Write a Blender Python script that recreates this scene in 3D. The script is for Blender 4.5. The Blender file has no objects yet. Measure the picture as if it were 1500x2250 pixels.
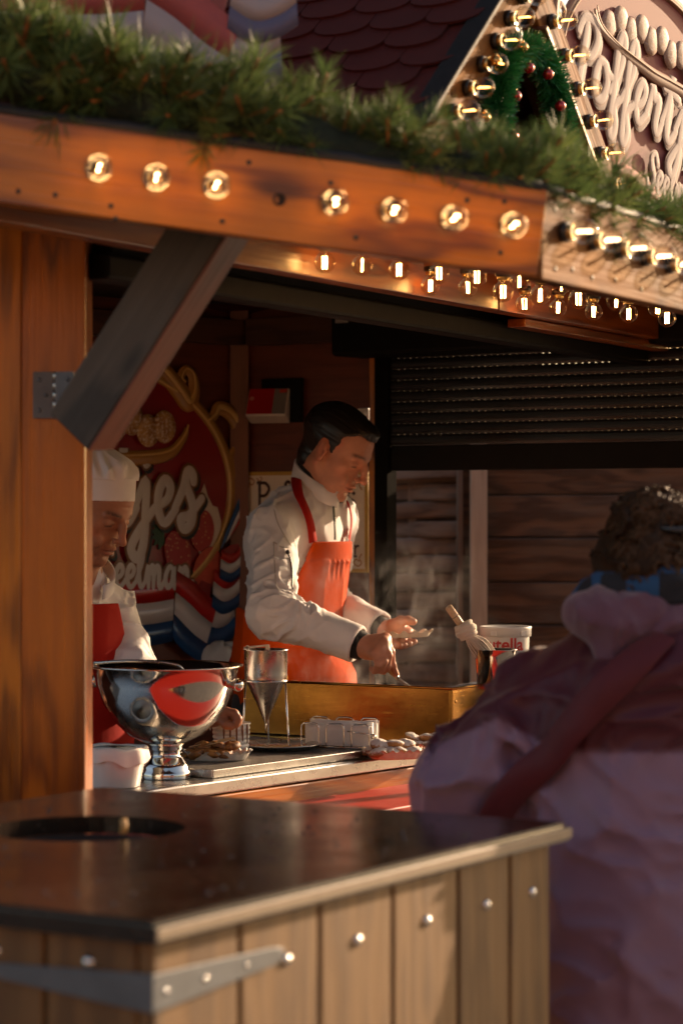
import bpy, bmesh, math, random
import numpy as np
from mathutils import Vector, Matrix, Euler

# ---------------------------------------------------------------- camera, sky, sun, exposure
SC = bpy.context.scene
COL = SC.collection
EYE = 1.68
F = 85.0 / 36.0 * 2250.0


def P(px, py, d):
    """Point seen at photograph pixel (px, py), d metres in front of the camera."""
    return Vector(((px - 750.0) / F * d, d, EYE + (1125.0 - py) / F * d))


cam = bpy.data.cameras.new("camera")
cam.lens = 85.0
cam.sensor_fit = 'VERTICAL'
cam.sensor_height = 36.0
cam.sensor_width = 24.0
cam.clip_start = 0.1
cam.clip_end = 400.0
cam.dof.use_dof = True
cam.dof.focus_distance = 6.0
cam.dof.aperture_fstop = 3.7
cam_ob = bpy.data.objects.new("camera", cam)
cam_ob.location = (0, 0, EYE)
cam_ob.rotation_euler = (math.radians(90), 0, 0)
COL.objects.link(cam_ob)
SC.camera = cam_ob

SUN_AZ = 43.0      # degrees from +X towards +Y (behind the stall, from the right)
SUN_EL = 15.0
sdir = Vector((math.cos(math.radians(SUN_EL)) * math.cos(math.radians(SUN_AZ)),
               math.cos(math.radians(SUN_EL)) * math.sin(math.radians(SUN_AZ)),
               math.sin(math.radians(SUN_EL))))
world = bpy.data.worlds.new("World")
SC.world = world
world.use_nodes = True
wn = world.node_tree
sky = wn.nodes.new("ShaderNodeTexSky")
sky.sky_type = 'NISHITA'
sky.sun_disc = False
sky.sun_elevation = math.radians(SUN_EL)
sky.sun_rotation = math.radians(90.0 - SUN_AZ)
sky.dust_density = 2.5
sky.ozone_density = 0.6
wn.links.new(sky.outputs[0], wn.nodes["Background"].inputs[0])
wn.nodes["Background"].inputs[1].default_value = 0.118

sun = bpy.data.lights.new("sun", 'SUN')
sun.energy = 5.0
sun.angle = math.radians(0.5)
sun.color = (1.0, 0.78, 0.55)
sun_ob = bpy.data.objects.new("sun", sun)
sun_ob.rotation_euler = sdir.to_track_quat('Z', 'Y').to_euler()
sun_ob.location = (6, 3, 6)
COL.objects.link(sun_ob)

SC.view_settings.view_transform = 'Standard'
SC.view_settings.look = 'None'
SC.view_settings.gamma = 1.0
SC.view_settings.use_curve_mapping = False
SC.view_settings.exposure = 0.80
SC.view_settings.use_white_balance = True
SC.view_settings.white_balance_temperature = 7500
SC.view_settings.white_balance_tint = 17
SC.cycles.use_denoising = True
SC.cycles.max_bounces = 10
SC.cycles.transparent_max_bounces = 24
SC.cycles.volume_bounces = 1
SC.cycles.sample_clamp_indirect = 6.0
SC.cycles.caustics_reflective = False
SC.cycles.caustics_refractive = False

R = random.Random(7)
UA = math.radians(62.0)
U = Vector((math.cos(UA), math.sin(UA), 0))          # along the stall's right hand eave
N = Vector((math.sin(UA), -math.cos(UA), 0))         # outwards from it
ZV = Vector((0, 0, 1))


# ---------------------------------------------------------------- objects
def tag(o, label=None, cat=None, group=None, kind=None):
    for k, v in (("label", label), ("category", cat), ("group", group), ("kind", kind)):
        if v:
            o[k] = v
    return o


def empty(name, loc, label=None, cat=None, group=None, rz=0.0):
    o = bpy.data.objects.new(name, None)
    o.empty_display_size = 0.05
    o.location = loc
    o.rotation_euler = (0, 0, rz)
    COL.objects.link(o)
    return tag(o, label, cat, group)


def own(child, parent):
    """Make child (built in world coordinates) a part of parent."""
    child.parent = parent
    m = parent.matrix_basis.copy()
    p = parent.parent
    inv = parent.matrix_parent_inverse.copy()
    while p is not None:
        m = p.matrix_basis @ inv @ m
        inv = p.matrix_parent_inverse.copy()
        p = p.parent
    child.matrix_parent_inverse = m.inverted()
    return child


def link(name, me, mat=None, parent=None, local=False):
    o = bpy.data.objects.new(name, me)
    COL.objects.link(o)
    if mat is not None:
        me.materials.clear()
        for m in (mat if isinstance(mat, (list, tuple)) else [mat]):
            me.materials.append(m)
    if parent is not None:
        if local:
            o.parent = parent
        else:
            own(o, parent)
    return o


def kids(o):
    return [c for c in list(COL.objects) if c.parent == o]


def copy_tree(o, parent=None, cache=None):
    c = o.copy()
    COL.objects.link(c)
    if parent is not None:
        c.parent = parent
    for ch in cache[o.name]:
        copy_tree(ch, c, cache)
    return c


def tree_cache(o):
    out = {}
    def go(x):
        ks = [c for c in x.children]
        out[x.name] = ks
        for k in ks:
            go(k)
    bpy.context.view_layer.update()
    go(o)
    return out


def place(o, matrix):
    """Give a thing a location / rotation / scale from a matrix."""
    o.matrix_basis = matrix
    return o


def frame(origin, x, z):
    """Matrix with local X along x and local Z as near z as it can be."""
    x = Vector(x).normalized()
    y = Vector(z).cross(x).normalized()
    zz = x.cross(y)
    m = Matrix((x, y, zz)).transposed().to_4x4()
    m.translation = origin
    return m


class MB:
    """Collects shapes, then links them as ONE mesh object."""

    def __init__(self):
        self.v, self.f, self.m, self.s = [], [], [], []
        self.mi = 0

    def add(self, vs, fs, smooth=True):
        b = len(self.v)
        self.v.extend([tuple(p) for p in vs])
        for f in fs:
            self.f.append(tuple(b + i for i in f))
            self.m.append(self.mi)
            self.s.append(smooth)

    def box(self, c, size, rot=None):
        hx, hy, hz = size[0] / 2, size[1] / 2, size[2] / 2
        vs = [Vector((x, y, z)) for x in (-hx, hx) for y in (-hy, hy) for z in (-hz, hz)]
        if rot is not None:
            vs = [rot @ p for p in vs]
        c = Vector(c)
        self.add([p + c for p in vs], [(0, 1, 3, 2), (4, 6, 7, 5), (0, 4, 5, 1), (2, 3, 7, 6), (0, 2, 6, 4), (1, 5, 7, 3)], False)

    def tube(self, pts, r, n=8, closed=False, flat=None, caps=True, twist_up=None):
        """Swept tube; r number or list; flat=(normal, factor) squashes along a direction."""
        pts = [Vector(p) for p in pts]
        k = len(pts)
        rs = list(r) if isinstance(r, (list, tuple)) else [r] * k
        t0 = (pts[1] - pts[0]).normalized()
        up = Vector(twist_up) if twist_up is not None else Vector((0.13, 0.21, 0.97))
        if abs(t0.dot(up.normalized())) > 0.95:
            up = Vector((1, 0.1, 0))
        nx = (up - t0 * up.dot(t0)).normalized()
        vs, fs = [], []
        for i in range(k):
            if closed:
                t = (pts[(i + 1) % k] - pts[i - 1])
            else:
                t = pts[min(i + 1, k - 1)] - pts[max(i - 1, 0)]
            if t.length < 1e-9:
                t = t0
            t.normalize()
            nx = nx - t * nx.dot(t)
            if nx.length < 1e-6:
                nx = t.orthogonal()
            nx.normalize()
            ny = t.cross(nx)
            for j in range(n):
                a = 2 * math.pi * j / n
                off = nx * (math.cos(a) * rs[i]) + ny * (math.sin(a) * rs[i])
                if flat is not None:
                    fn, ff = flat
                    off = off - fn * (off.dot(fn) * (1 - ff))
                vs.append(pts[i] + off)
        for i in range(k if closed else k - 1):
            a, b = i * n, ((i + 1) % k) * n
            for j in range(n):
                fs.append((a + j, a + (j + 1) % n, b + (j + 1) % n, b + j))
        if caps and not closed:
            fs.append(tuple(reversed(range(n))))
            fs.append(tuple(range((k - 1) * n, k * n)))
        self.add(vs, fs)

    def lathe(self, prof, mat=None, n=24, cap=False):
        """prof: list of (radius, z); mat: Matrix placing local Z axis."""
        vs, fs = [], []
        for (r, z) in prof:
            for j in range(n):
                a = 2 * math.pi * j / n
                p = Vector((r * math.cos(a), r * math.sin(a), z))
                vs.append(mat @ p if mat is not None else p)
        for i in range(len(prof) - 1):
            for j in range(n):
                fs.append((i * n + j, i * n + (j + 1) % n, (i + 1) * n + (j + 1) % n, (i + 1) * n + j))
        if cap:
            fs.append(tuple(reversed(range(n))))
            fs.append(tuple(range((len(prof) - 1) * n, len(prof) * n)))
        self.add(vs, fs)

    def prism(self, pts, z0, z1, mat=None):
        """Flat outline (x, z) extruded along local Y from z0 to z1 (front = smaller y)."""
        n = len(pts)
        vs = [Vector((p[0], z0, p[1])) for p in pts] + [Vector((p[0], z1, p[1])) for p in pts]
        if mat is not None:
            vs = [mat @ p for p in vs]
        fs = [tuple(range(n)), tuple(reversed(range(n, 2 * n)))]
        fs += [(i, i + n, (i + 1) % n + n, (i + 1) % n) for i in range(n)]
        self.add(vs, fs, False)

    def strip(self, la, lb, thick=0.0):
        """Surface between two polylines."""
        n = len(la)
        vs = list(la) + list(lb)
        fs = [(i, i + 1, n + i + 1, n + i) for i in range(n - 1)]
        self.add(vs, fs)

    def mesh(self, name):
        me = bpy.data.meshes.new(name)
        me.from_pydata(self.v, [], self.f)
        me.polygons.foreach_set("material_index", self.m)
        me.polygons.foreach_set("use_smooth", self.s)
        me.update()
        return me

    def build(self, name, mat, parent=None, local=False, **kw):
        o = link(name, self.mesh(name), mat, parent, local)
        return tag(o, **kw)


def bevel(me, w, seg=2):
    bm = bmesh.new()
    bm.from_mesh(me)
    es = [e for e in bm.edges if len(e.link_faces) == 2 and e.calc_face_angle(0) > 0.6]
    bmesh.ops.bevel(bm, geom=es, offset=w, segments=seg, affect='EDGES', profile=0.5)
    bmesh.ops.recalc_face_normals(bm, faces=bm.faces)
    bm.to_mesh(me)
    bm.free()


def fixn(me):
    bm = bmesh.new()
    bm.from_mesh(me)
    bmesh.ops.recalc_face_normals(bm, faces=bm.faces)
    bm.to_mesh(me)
    bm.free()


def board(name, a, b, h, t, mat, parent=None, up=(0, 0, 1), bev=0.003, warp=0.0, mirror=False, **kw):
    """A plank from a to b: local X runs along it, so the grain does too."""
    a, b = Vector(a), Vector(b)
    L = (b - a).length
    bm = bmesh.new()
    bmesh.ops.create_cube(bm, size=1.0)
    for v in bm.verts:
        v.co = Vector((v.co.x * L, v.co.y * t, v.co.z * h))
    if bev:
        bmesh.ops.bevel(bm, geom=list(bm.edges), offset=min(bev, t * .3, h * .3), segments=2, affect='EDGES', profile=0.5)
    me = bpy.data.meshes.new(name)
    bm.to_mesh(me)
    bm.free()
    o = bpy.data.objects.new(name, me)
    me.materials.append(mat)
    COL.objects.link(o)
    o.matrix_basis = frame((a + b) / 2, b - a, Vector(up))
    if parent is not None:
        own(o, parent)
    return tag(o, **kw)


def catmull(pts, m=6, closed=False):
    pts = [Vector(p) for p in pts]
    k = len(pts)
    out = []
    rng = range(k) if closed else range(k - 1)
    for i in rng:
        if closed:
            p0, p1, p2, p3 = pts[i - 1], pts[i], pts[(i + 1) % k], pts[(i + 2) % k]
        else:
            p0, p1, p2, p3 = pts[max(i - 1, 0)], pts[i], pts[i + 1], pts[min(i + 2, k - 1)]
        for j in range(m):
            t = j / m
            out.append(0.5 * ((2 * p1) + (p2 - p0) * t + (2 * p0 - 5 * p1 + 4 * p2 - p3) * t * t + (3 * p1 - p0 - 3 * p2 + p3) * t ** 3))
    if not closed:
        out.append(pts[-1])
    return out


# ---------------------------------------------------------------- materials
class NT:
    def __init__(self, name):
        self.mat = bpy.data.materials.new(name)
        self.mat.use_nodes = True
        self.t = self.mat.node_tree
        self.b = self.t.nodes["Principled BSDF"]
        self.out = self.t.nodes["Material Output"]

    def n(self, typ, **kw):
        x = self.t.nodes.new("ShaderNode" + typ)
        for k, v in kw.items():
            setattr(x, k, v)
        return x

    def l(self, a, b):
        self.t.links.new(a, b)

    def math(self, op, a, b=None, c=None):
        x = self.n("Math", operation=op)
        for i, v in enumerate((a, b, c)):
            if v is None:
                continue
            if isinstance(v, (int, float)):
                x.inputs[i].default_value = v
            else:
                self.l(v, x.inputs[i])
        return x.outputs[0]

    def coords(self, scale=(1, 1, 1), rand=True, kind="Object"):
        tc = self.n("TexCoord")
        v = tc.outputs[kind]
        if rand:
            oi = self.n("ObjectInfo")
            mul = self.n("VectorMath", operation='MULTIPLY_ADD')
            cmb = self.n("CombineXYZ")
            for i in range(3):
                self.l(oi.outputs["Random"], cmb.inputs[i])
            self.l(cmb.outputs[0], mul.inputs[0])
            mul.inputs[1].default_value = (37.0, 17.0, 11.0)
            self.l(v, mul.inputs[2])
            v = mul.outputs[0]
        mp = self.n("Mapping")
        mp.inputs["Scale"].default_value = scale
        self.l(v, mp.inputs[0])
        return mp.outputs[0]

    def noise(self, vec, scale, detail=4, rough=0.55, dist=0.0):
        x = self.n("TexNoise")
        x.inputs["Scale"].default_value = scale
        x.inputs["Detail"].default_value = detail
        x.inputs["Roughness"].default_value = rough
        x.inputs["Distortion"].default_value = dist
        if vec is not None:
            self.l(vec, x.inputs["Vector"])
        return x.outputs["Fac"]

    def ramp(self, fac, stops):
        x = self.n("ValToRGB")
        e = x.color_ramp.elements
        while len(e) < len(stops):
            e.new(0.5)
        for i, (p, c) in enumerate(stops):
            e[i].position = p
            e[i].color = (c[0], c[1], c[2], 1) if hasattr(c, "__len__") else (c, c, c, 1)
        self.l(fac, x.inputs[0])
        return x.outputs[0]

    def mix(self, fac, a, b, mode='MIX'):
        x = self.n("Mix", data_type='RGBA', blend_type=mode)
        for sock, v in ((x.inputs[0], fac), (x.inputs[6], a), (x.inputs[7], b)):
            if isinstance(v, (int, float)):
                sock.default_value = v
            elif hasattr(v, "__len__"):
                sock.default_value = (v[0], v[1], v[2], 1)
            else:
                self.l(v, sock)
        return x.outputs[2]

    def bump(self, h, strength=0.3, dist=0.01, prev=None):
        x = self.n("Bump")
        x.inputs["Strength"].default_value = strength
        x.inputs["Distance"].default_value = dist
        self.l(h, x.inputs["Height"])
        if prev is not None:
            self.l(prev, x.inputs["Normal"])
        return x.outputs[0]

    def set(self, **kw):
        for k, v in kw.items():
            s = self.b.inputs[k.replace("_", " ")]
            if isinstance(v, (int, float)):
                s.default_value = v
            elif hasattr(v, "__len__"):
                s.default_value = (v[0], v[1], v[2], 1) if len(v) == 3 and s.type == 'RGBA' else v
            else:
                self.l(v, s)
        return self


def plain(name, col, rough=0.5, metal=0.0, var=0.12, scale=14.0, bumpy=0.0, bscale=60.0, **kw):
    """A solid material with slight mottling and wear, never perfectly uniform."""
    t = NT(name)
    vec = t.coords()
    nz = t.noise(vec, scale, 5)
    c = t.mix(nz, [x * (1 - var) for x in col], [min(1, x * (1 + var)) for x in col])
    rg = t.math('MULTIPLY_ADD', t.noise(vec, scale * 2.3, 4), 0.16, rough - 0.08)
    t.set(Base_Color=c, Roughness=rg, Metallic=metal, **kw)
    if bumpy:
        t.set(Normal=t.bump(t.noise(vec, bscale, 5), bumpy, 0.004))
    return t.mat


def wood(name, light, dark, rough=0.45, coat=0.0, knots=0.7, ring=0.6, sc=1.0, bumps=0.35, grey=None, spec=.5):
    """Sawn softwood: growth rings and fibres along local X, knots, grey weathering."""
    t = NT(name)
    v = t.coords((1.0 * sc, 7.0 * sc, 7.0 * sc))
    vk = t.coords((3.2 * sc, 9.0 * sc, 9.0 * sc))
    vor = t.n("TexVoronoi")
    vor.inputs["Scale"].default_value = 0.9
    t.l(vk, vor.inputs["Vector"])
    kd = vor.outputs["Distance"]
    kn = t.ramp(kd, [(0.05, 1.0), (0.16, 0.0)])
    kwarp = t.ramp(kd, [(0.0, 1.0), (0.45, 0.0)])
    low = t.noise(v, 1.1, 3, 0.5, 0.4)
    ph = t.math('MULTIPLY_ADD', low, 34.0, t.math('MULTIPLY', kwarp, 5.0))
    rings = t.math('MULTIPLY_ADD', t.math('SINE', ph), 0.5, 0.5)
    fib = t.noise(t.coords((3.0 * sc, 110.0 * sc, 110.0 * sc)), 1.0, 3, 0.6)
    blot = t.noise(t.coords((1.5, 3.0, 3.0)), 2.2, 4, 0.6)
    f1 = t.math('MULTIPLY', t.math('POWER', rings, 1.7), ring)
    f2 = t.math('MULTIPLY_ADD', fib, 0.55, f1)
    f3 = t.math('MULTIPLY_ADD', blot, 0.5, f2)
    c = t.ramp(t.math('MULTIPLY', f3, 0.72), [(0.2, light), (0.86, dark)])
    c = t.mix(t.math('MULTIPLY', kn, knots), c, [x * 0.28 for x in dark])
    if grey is not None:
        g = t.ramp(t.noise(t.coords((1.0, 5.0, 5.0)), 2.4, 5, 0.65), [(0.42, 0.0), (0.68, 1.0)])
        c = t.mix(t.math('MULTIPLY', g, grey[3]), c, grey[:3])
    t.set(Base_Color=c, Roughness=t.math('MULTIPLY_ADD', fib, 0.25, rough - 0.12), Coat_Weight=coat, Coat_Roughness=0.22, Specular_IOR_Level=spec)
    nb = t.bump(t.math('MULTIPLY_ADD', rings, 0.35, fib), bumps, 0.003)
    t.set(Normal=nb)
    return t.mat


W_ORANGE = wood("varnished_orange_pine", (0.62, 0.19, 0.010), (0.14, 0.028, 0.003), 0.30, 0.35)
W_BEAM = wood("varnished_red_orange_pine", (0.46, 0.12, 0.012), (0.18, 0.036, 0.005), 0.34, 0.35)
W_POST = wood("varnished_brown_pine", (0.54, 0.135, 0.008), (0.17, 0.032, 0.003), 0.3, 0.4)
W_FACE = wood("sunbleached_varnished_pine", (0.26, 0.105, 0.028), (0.075, 0.024, 0.007), 0.70, 0.0, bumps=0.9, grey=(0.22, 0.14, 0.09, 0.5), spec=.10)
W_GREY = wood("weathered_grey_pine", (0.095, 0.075, 0.06), (0.035, 0.028, 0.024), 0.6, 0.0, ring=0.8)
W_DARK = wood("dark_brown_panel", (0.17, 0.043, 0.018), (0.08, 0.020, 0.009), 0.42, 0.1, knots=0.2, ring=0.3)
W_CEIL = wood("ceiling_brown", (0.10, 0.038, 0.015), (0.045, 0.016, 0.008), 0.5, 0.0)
W_BIN = wood("impregnated_pine", (0.20, 0.105, 0.036), (0.080, 0.036, 0.011), 0.55, 0.0, knots=0.6, ring=0.45)
W_FENCE = wood("old_brown_boards", (0.20, 0.10, 0.055), (0.075, 0.035, 0.02), 0.6, 0.0, ring=0.8, bumps=0.8, grey=(0.16, 0.125, 0.1, 0.6))
W_WEAVE = wood("weathered_woven_slats", (0.27, 0.16, 0.10), (0.12, 0.065, 0.04), 0.62, 0.0, ring=0.7, bumps=0.8, grey=(0.27, 0.23, 0.19, 0.7))
W_PALE = wood("pale_planed_wood", (0.60, 0.42, 0.30), (0.38, 0.24, 0.16), 0.5, 0.0, ring=0.4)
W_HANDLE = wood("beech_handle", (0.62, 0.40, 0.20), (0.42, 0.24, 0.11), 0.4, 0.1, knots=0.0, ring=0.3, sc=4)
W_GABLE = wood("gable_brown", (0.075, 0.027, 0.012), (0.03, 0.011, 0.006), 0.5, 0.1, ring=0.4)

STEEL = plain("polished_steel", (0.62, 0.60, 0.57), 0.10, 1.0, 0.05, 9)
STEEL_BR = plain("brushed_steel", (0.52, 0.50, 0.47), 0.28, 1.0, 0.10, 9, 0.05, 90)
ZINC = plain("galvanised_steel", (0.11, 0.125, 0.145), 0.5, 0.35, 0.3, 25, 0.1, 80)
BLACKM = plain("black_painted_metal", (0.009, 0.008, 0.007), 0.62, 0.0, 0.3, 20, Specular_IOR_Level=.10)
BLACKR = plain("black_rubber", (0.012, 0.012, 0.013), 0.6, 0.0, 0.3, 30, 0.3, 120)
WHITE_P = plain("white_plastic", (0.74, 0.72, 0.68), 0.35, 0.0, 0.04, 10)
WHITE_PAPER = plain("white_paper", (0.80, 0.77, 0.72), 0.7, 0.0, 0.04, 20, 0.1, 60)
MATT_K = plain("matt_black_guide", (0.008, 0.007, 0.006), 0.9, 0.0, 0.2, 10, Specular_IOR_Level=.02)
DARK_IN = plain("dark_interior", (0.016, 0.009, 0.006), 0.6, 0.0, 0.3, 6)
# ---------------------------------------------------------------- ground
def cobbles():
    t = NT("cobbled_ground")
    v = t.coords((1, 1, 1), rand=False)
    vo = t.n("TexVoronoi", feature='DISTANCE_TO_EDGE')
    vo.inputs["Scale"].default_value = 9.0
    t.l(v, vo.inputs["Vector"])
    e = t.ramp(vo.outputs["Distance"], [(0.02, 0.0), (0.09, 1.0)])
    c = t.mix(e, (0.05, 0.045, 0.04), t.mix(t.noise(v, 4.0, 5), (0.10, 0.09, 0.08), (0.20, 0.17, 0.145)))
    t.set(Base_Color=c, Roughness=0.75, Normal=t.bump(e, 0.7, 0.02))
    return t.mat


g = MB()
g.add([(-60, -60, 0), (60, -60, 0), (60, 90, 0), (-60, 90, 0)], [(0, 1, 2, 3)], False)
g.build("ground", cobbles(), kind="structure")

# ---------------------------------------------------------------- the stall
stall = empty("market_stall", (-0.55, 4.55, 0), "wooden poffertjes market stall with orange pine beams and dark red shingle dormer", "market stall")

Ca = P(1190, 514, 3.91)
fl_a, fl_b = P(0, 347, 3.82), P(1189, 513, 3.905)
fl_dir = (fl_b - fl_a)
fl_a2 = fl_a - fl_dir * 0.55
FH = 0.142
fl = board("fascia_board", fl_a2 + Vector((0, .018, 0)), fl_b + Vector((0, .018, 0)), FH, 0.036, W_ORANGE, stall)
fr_b = P(1500, 593, 4.52)
Ud = (fr_b - Ca)
Ud.z = 0
Ud.normalize()
Nd = Vector((Ud.y, -Ud.x, 0))
fr = board("fascia_board", Ca - Nd * .018, Ca + Ud * 3.3 - Nd * .018, FH + .004, 0.036, W_FACE, stall, label="sun-bleached right eave board")
# rubber edging strip on top of the fascia
for a, b, nn in ((fl_a2, fl_b, Vector((0, -1, 0))), (Ca, Ca + Ud * 3.3, Nd)):
    mb = MB()
    k = 26
    pts = [a.lerp(b, i / k) + Vector((0, 0, FH / 2 + .006 + R.uniform(-.0015, .0015))) - nn * .008 for i in range(k + 1)]
    mb.tube(pts, 0.011, 8)
    mb.build("edge_strip", BLACKR, stall)
# nail heads and a knot hole
nm_ = MB()
nm_.lathe([(0.0, 0.001), (0.004, 0.0008), (0.0045, 0)], None, 10)
nme = nm_.mesh("nail_head")
nme.materials.append(plain("old_nails", (0.05, 0.045, 0.04), .5, .7))
def nail(m):
    o = bpy.data.objects.new("nail_head", nme)
    COL.objects.link(o)
    o.matrix_basis = m
    own(o, stall)
for px, py in ((415, 302), (240, 452), (40, 420), (120, 428), (250, 480), (540, 357), (720, 402), (1022, 440), (1105, 443), (775, 522), (1097, 555), (482, 486)):
    base = fl_a.lerp(fl_b, px / 1189.0)
    base.z = P(px, py, base.y).z
    nail(frame(base, (1, 0, 0), (0, -1, 0)))
for i, s in enumerate((.055, .13, .22, .33, .46)):
    for dz in (.045, -.052):
        nail(frame(Ca + Ud * s + Vector((0, 0, dz + .006 * (i % 2))) + Nd * .001, Ud, Nd))
mb = MB()
kh = fl_a.lerp(fl_b, 607 / 1189.0)
kh.z = P(607, 438, kh.y).z
mb.lathe([(0.0105, 0.0008), (0.0100, 0.0016), (0.0068, 0.0010), (0.0066, 0.0003), (0.0, 0.0002)], frame(kh, (1, 0, 0), (0, -1, 0)), 20)
mb.build("cable_hole", plain("hole_dark", (0.02, 0.008, 0.004), .8), stall)

# inner ring beam above the counter
IB0 = Vector((-0.45, 4.35, 0))
def ib(t, z):
    p = IB0 + U * t
    return Vector((p.x, p.y, EYE + z))
board("ring_beam", ib(-.48, .548), ib(1.72, .548), .118, .05, W_BEAM, stall)
board("ring_beam", ib(1.726, .548), ib(3.3, .548), .118, .05, W_BEAM, stall)
board("ring_beam", ib(1.95, .476) - N * .03, ib(3.25, .476) - N * .03, .022, .05, W_BEAM, stall)
# black roller shutter rail under the beam
mb = MB()
sh = board("shutter_rail", ib(.16, .462) - N * .1, ib(3.2, .452) - N * .1, .05, .06, BLACKM, stall, bev=.008)
sh2 = board("shutter_box", ib(.22, .56) - N * .17, ib(3.2, .56) - N * .17, .19, .13, BLACKM, stall, bev=.01)
# soffit boards between the eave and the ring beam
so = MB()
SOZ = EYE + .597
q0 = Vector((fl_a2.x, fl_a2.y + .04, SOZ + .06))
for k in range(9):
    pass
sofA = [Vector((fl_a2.x, 3.84, fl_a2.z + .02)), Vector((Ca.x - .02, 3.94, EYE + .48)), Vector((-.48, 4.4, SOZ)), Vector((-1.9, 4.4, SOZ + .03))]
so.add(sofA + [p + Vector((0, 0, .02)) for p in sofA], [(0, 1, 2, 3), (7, 6, 5, 4), (0, 4, 5, 1), (1, 5, 6, 2), (2, 6, 7, 3), (3, 7, 4, 0)], False)
so.build("soffit_panel", W_CEIL, stall)
def sof_z(p):
    """Underside of the sloping soffit on the right hand side."""
    k = max(0.0, min(1.0, -(Vector((p.x, p.y, 0)) - Vector((Ca.x, Ca.y, 0))).dot(Nd) / .84))
    return EYE + .488 + .112 * k
for i in range(6):                                     # lengthways soffit boards on the right hand side
    d0 = -.09 - i * .140
    o_ = Ca + Nd * d0
    zc = sof_z(o_) + .010
    a = Vector((o_.x, o_.y, zc)) + Ud * max(0.03, .0 + i * .07)
    b = Vector((o_.x, o_.y, zc)) + Ud * 3.25
    board("soffit_board", a, b, .139, .018, W_ORANGE, stall, up=Nd - ZV * .134)

# corner post with its side board
post = board("corner_post", P(121, 1720, 4.55).xy.to_3d() + Vector((0, 0, 0.02)), Vector((P(121, 1720, 4.55).x, 4.55, EYE + .60)), .129, .129, W_POST, stall, up=(1, 0, 0), bev=.004)
sb = board("side_board", Vector((P(14, 1125, 4.47).x, 4.50, .02)), Vector((P(18, 1125, 4.47).x, 4.50, EYE + .565)), .05, .04, W_ORANGE, stall, up=(1, 0, 0), bev=.004)
sb2 = board("side_board", Vector((P(-80, 1125, 4.5).x, 4.56, .02)), Vector((P(-78, 1125, 4.5).x, 4.56, EYE + .565)), .115, .03, W_POST, stall, up=(1, 0, 0), bev=.004)

# diagonal brace
nf = Vector((-.50, -.86, -.05)).normalized()
ba, bb = P(196, 918, 4.28), P(462, 500, 4.13)
ax = (bb - ba).normalized()
upb = ax.cross(nf)
brace = board("brace", ba - ax * .03, bb + ax * .06, .104, .075, W_GREY, stall, up=upb, bev=.004, label="grey weathered diagonal brace with reddish edge")
# reddish varnished lower face of the brace (a thin lath screwed on)
low = ba - upb * .052 if (upb.x < 0) else ba + upb * .052
sgn = -1 if upb.x < 0 else 1
W_RED = wood("reddish_edge", (0.22, 0.055, 0.025), (0.10, 0.024, 0.012), .45, .2)
board("brace_edge", ba - ax * .028 + upb * sgn * .0545 , bb + ax * .058 + upb * sgn * .0545, .004, .073, W_RED, stall, up=upb, bev=.001)
# hinge between post and brace
hg = MB()
hp = P(122, 868, 4.40)
H = frame(P(100, 868, 4.455), (1, 0, 0), (0, 0, 1))
def plate(mb, mat, w, h, holes):
    mb.box(mat @ Vector((0, 0, 0)), (w, .003, h), mat.to_3x3())
    for hx, hz in holes:
        mb.lathe([(0.0, .0022), (.0035, .002), (.0042, 0.0)], mat @ frame(Vector((hx, -.0015, hz)), (1, 0, 0), (0, -1, 0)), 10)
Hl = frame(P(97, 868, 4.475), (1, 0, 0), (0, 0, 1))
Hr = frame(P(143, 868, 4.33), Vector((.93, -.30, 0)), (0, 0, 1))
plate(hg, Hl, .040, .086, [(-.008, .028), (.004, 0), (-.008, -.028)])
hgo = hg.build("hinge_leaf", ZINC, stall)
hg = MB()
plate(hg, Hr, .036, .084, [(.006, .028), (-.004, 0), (.006, -.028)])
hg.build("hinge_leaf", ZINC, stall)
hg = MB()
kx = P(124, 868, 4.37)
for i in range(5):
    z0 = -.043 + i * .0172
    hg.lathe([(.0, z0), (.0062, z0), (.0062, z0 + .0164), (.0, z0 + .0164)], Matrix.Translation(kx), 12)
hg.build("hinge_knuckle", STEEL_BR, stall)

# interior walls
K = Vector((-0.327, 7.8, 0))
VL = Vector((-.72, -.694, 0)).normalized()
VR = Vector((.85, -.53, 0)).normalized()
def kz(p, z):
    return Vector((p.x, p.y, EYE + z))
nL = Vector((VL.y, -VL.x, 0))
nL = nL if nL.y < 0 else -nL
nR = Vector((VR.y, -VR.x, 0))
nR = nR if nR.y < 0 else -nR
for i in range(3):
    a0, a1 = i * .9, i * .9 + .897
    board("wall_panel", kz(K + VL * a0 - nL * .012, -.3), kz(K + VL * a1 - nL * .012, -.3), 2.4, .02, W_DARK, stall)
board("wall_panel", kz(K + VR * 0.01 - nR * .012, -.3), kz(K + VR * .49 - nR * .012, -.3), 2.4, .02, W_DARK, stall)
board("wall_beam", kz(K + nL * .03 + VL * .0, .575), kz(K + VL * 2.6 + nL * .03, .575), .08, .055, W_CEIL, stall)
board("wall_beam", kz(K + nR * .03 + VR * .06, .575), kz(K + VR * .62 + nR * .03, .575), .085, .055, W_CEIL, stall)
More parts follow.
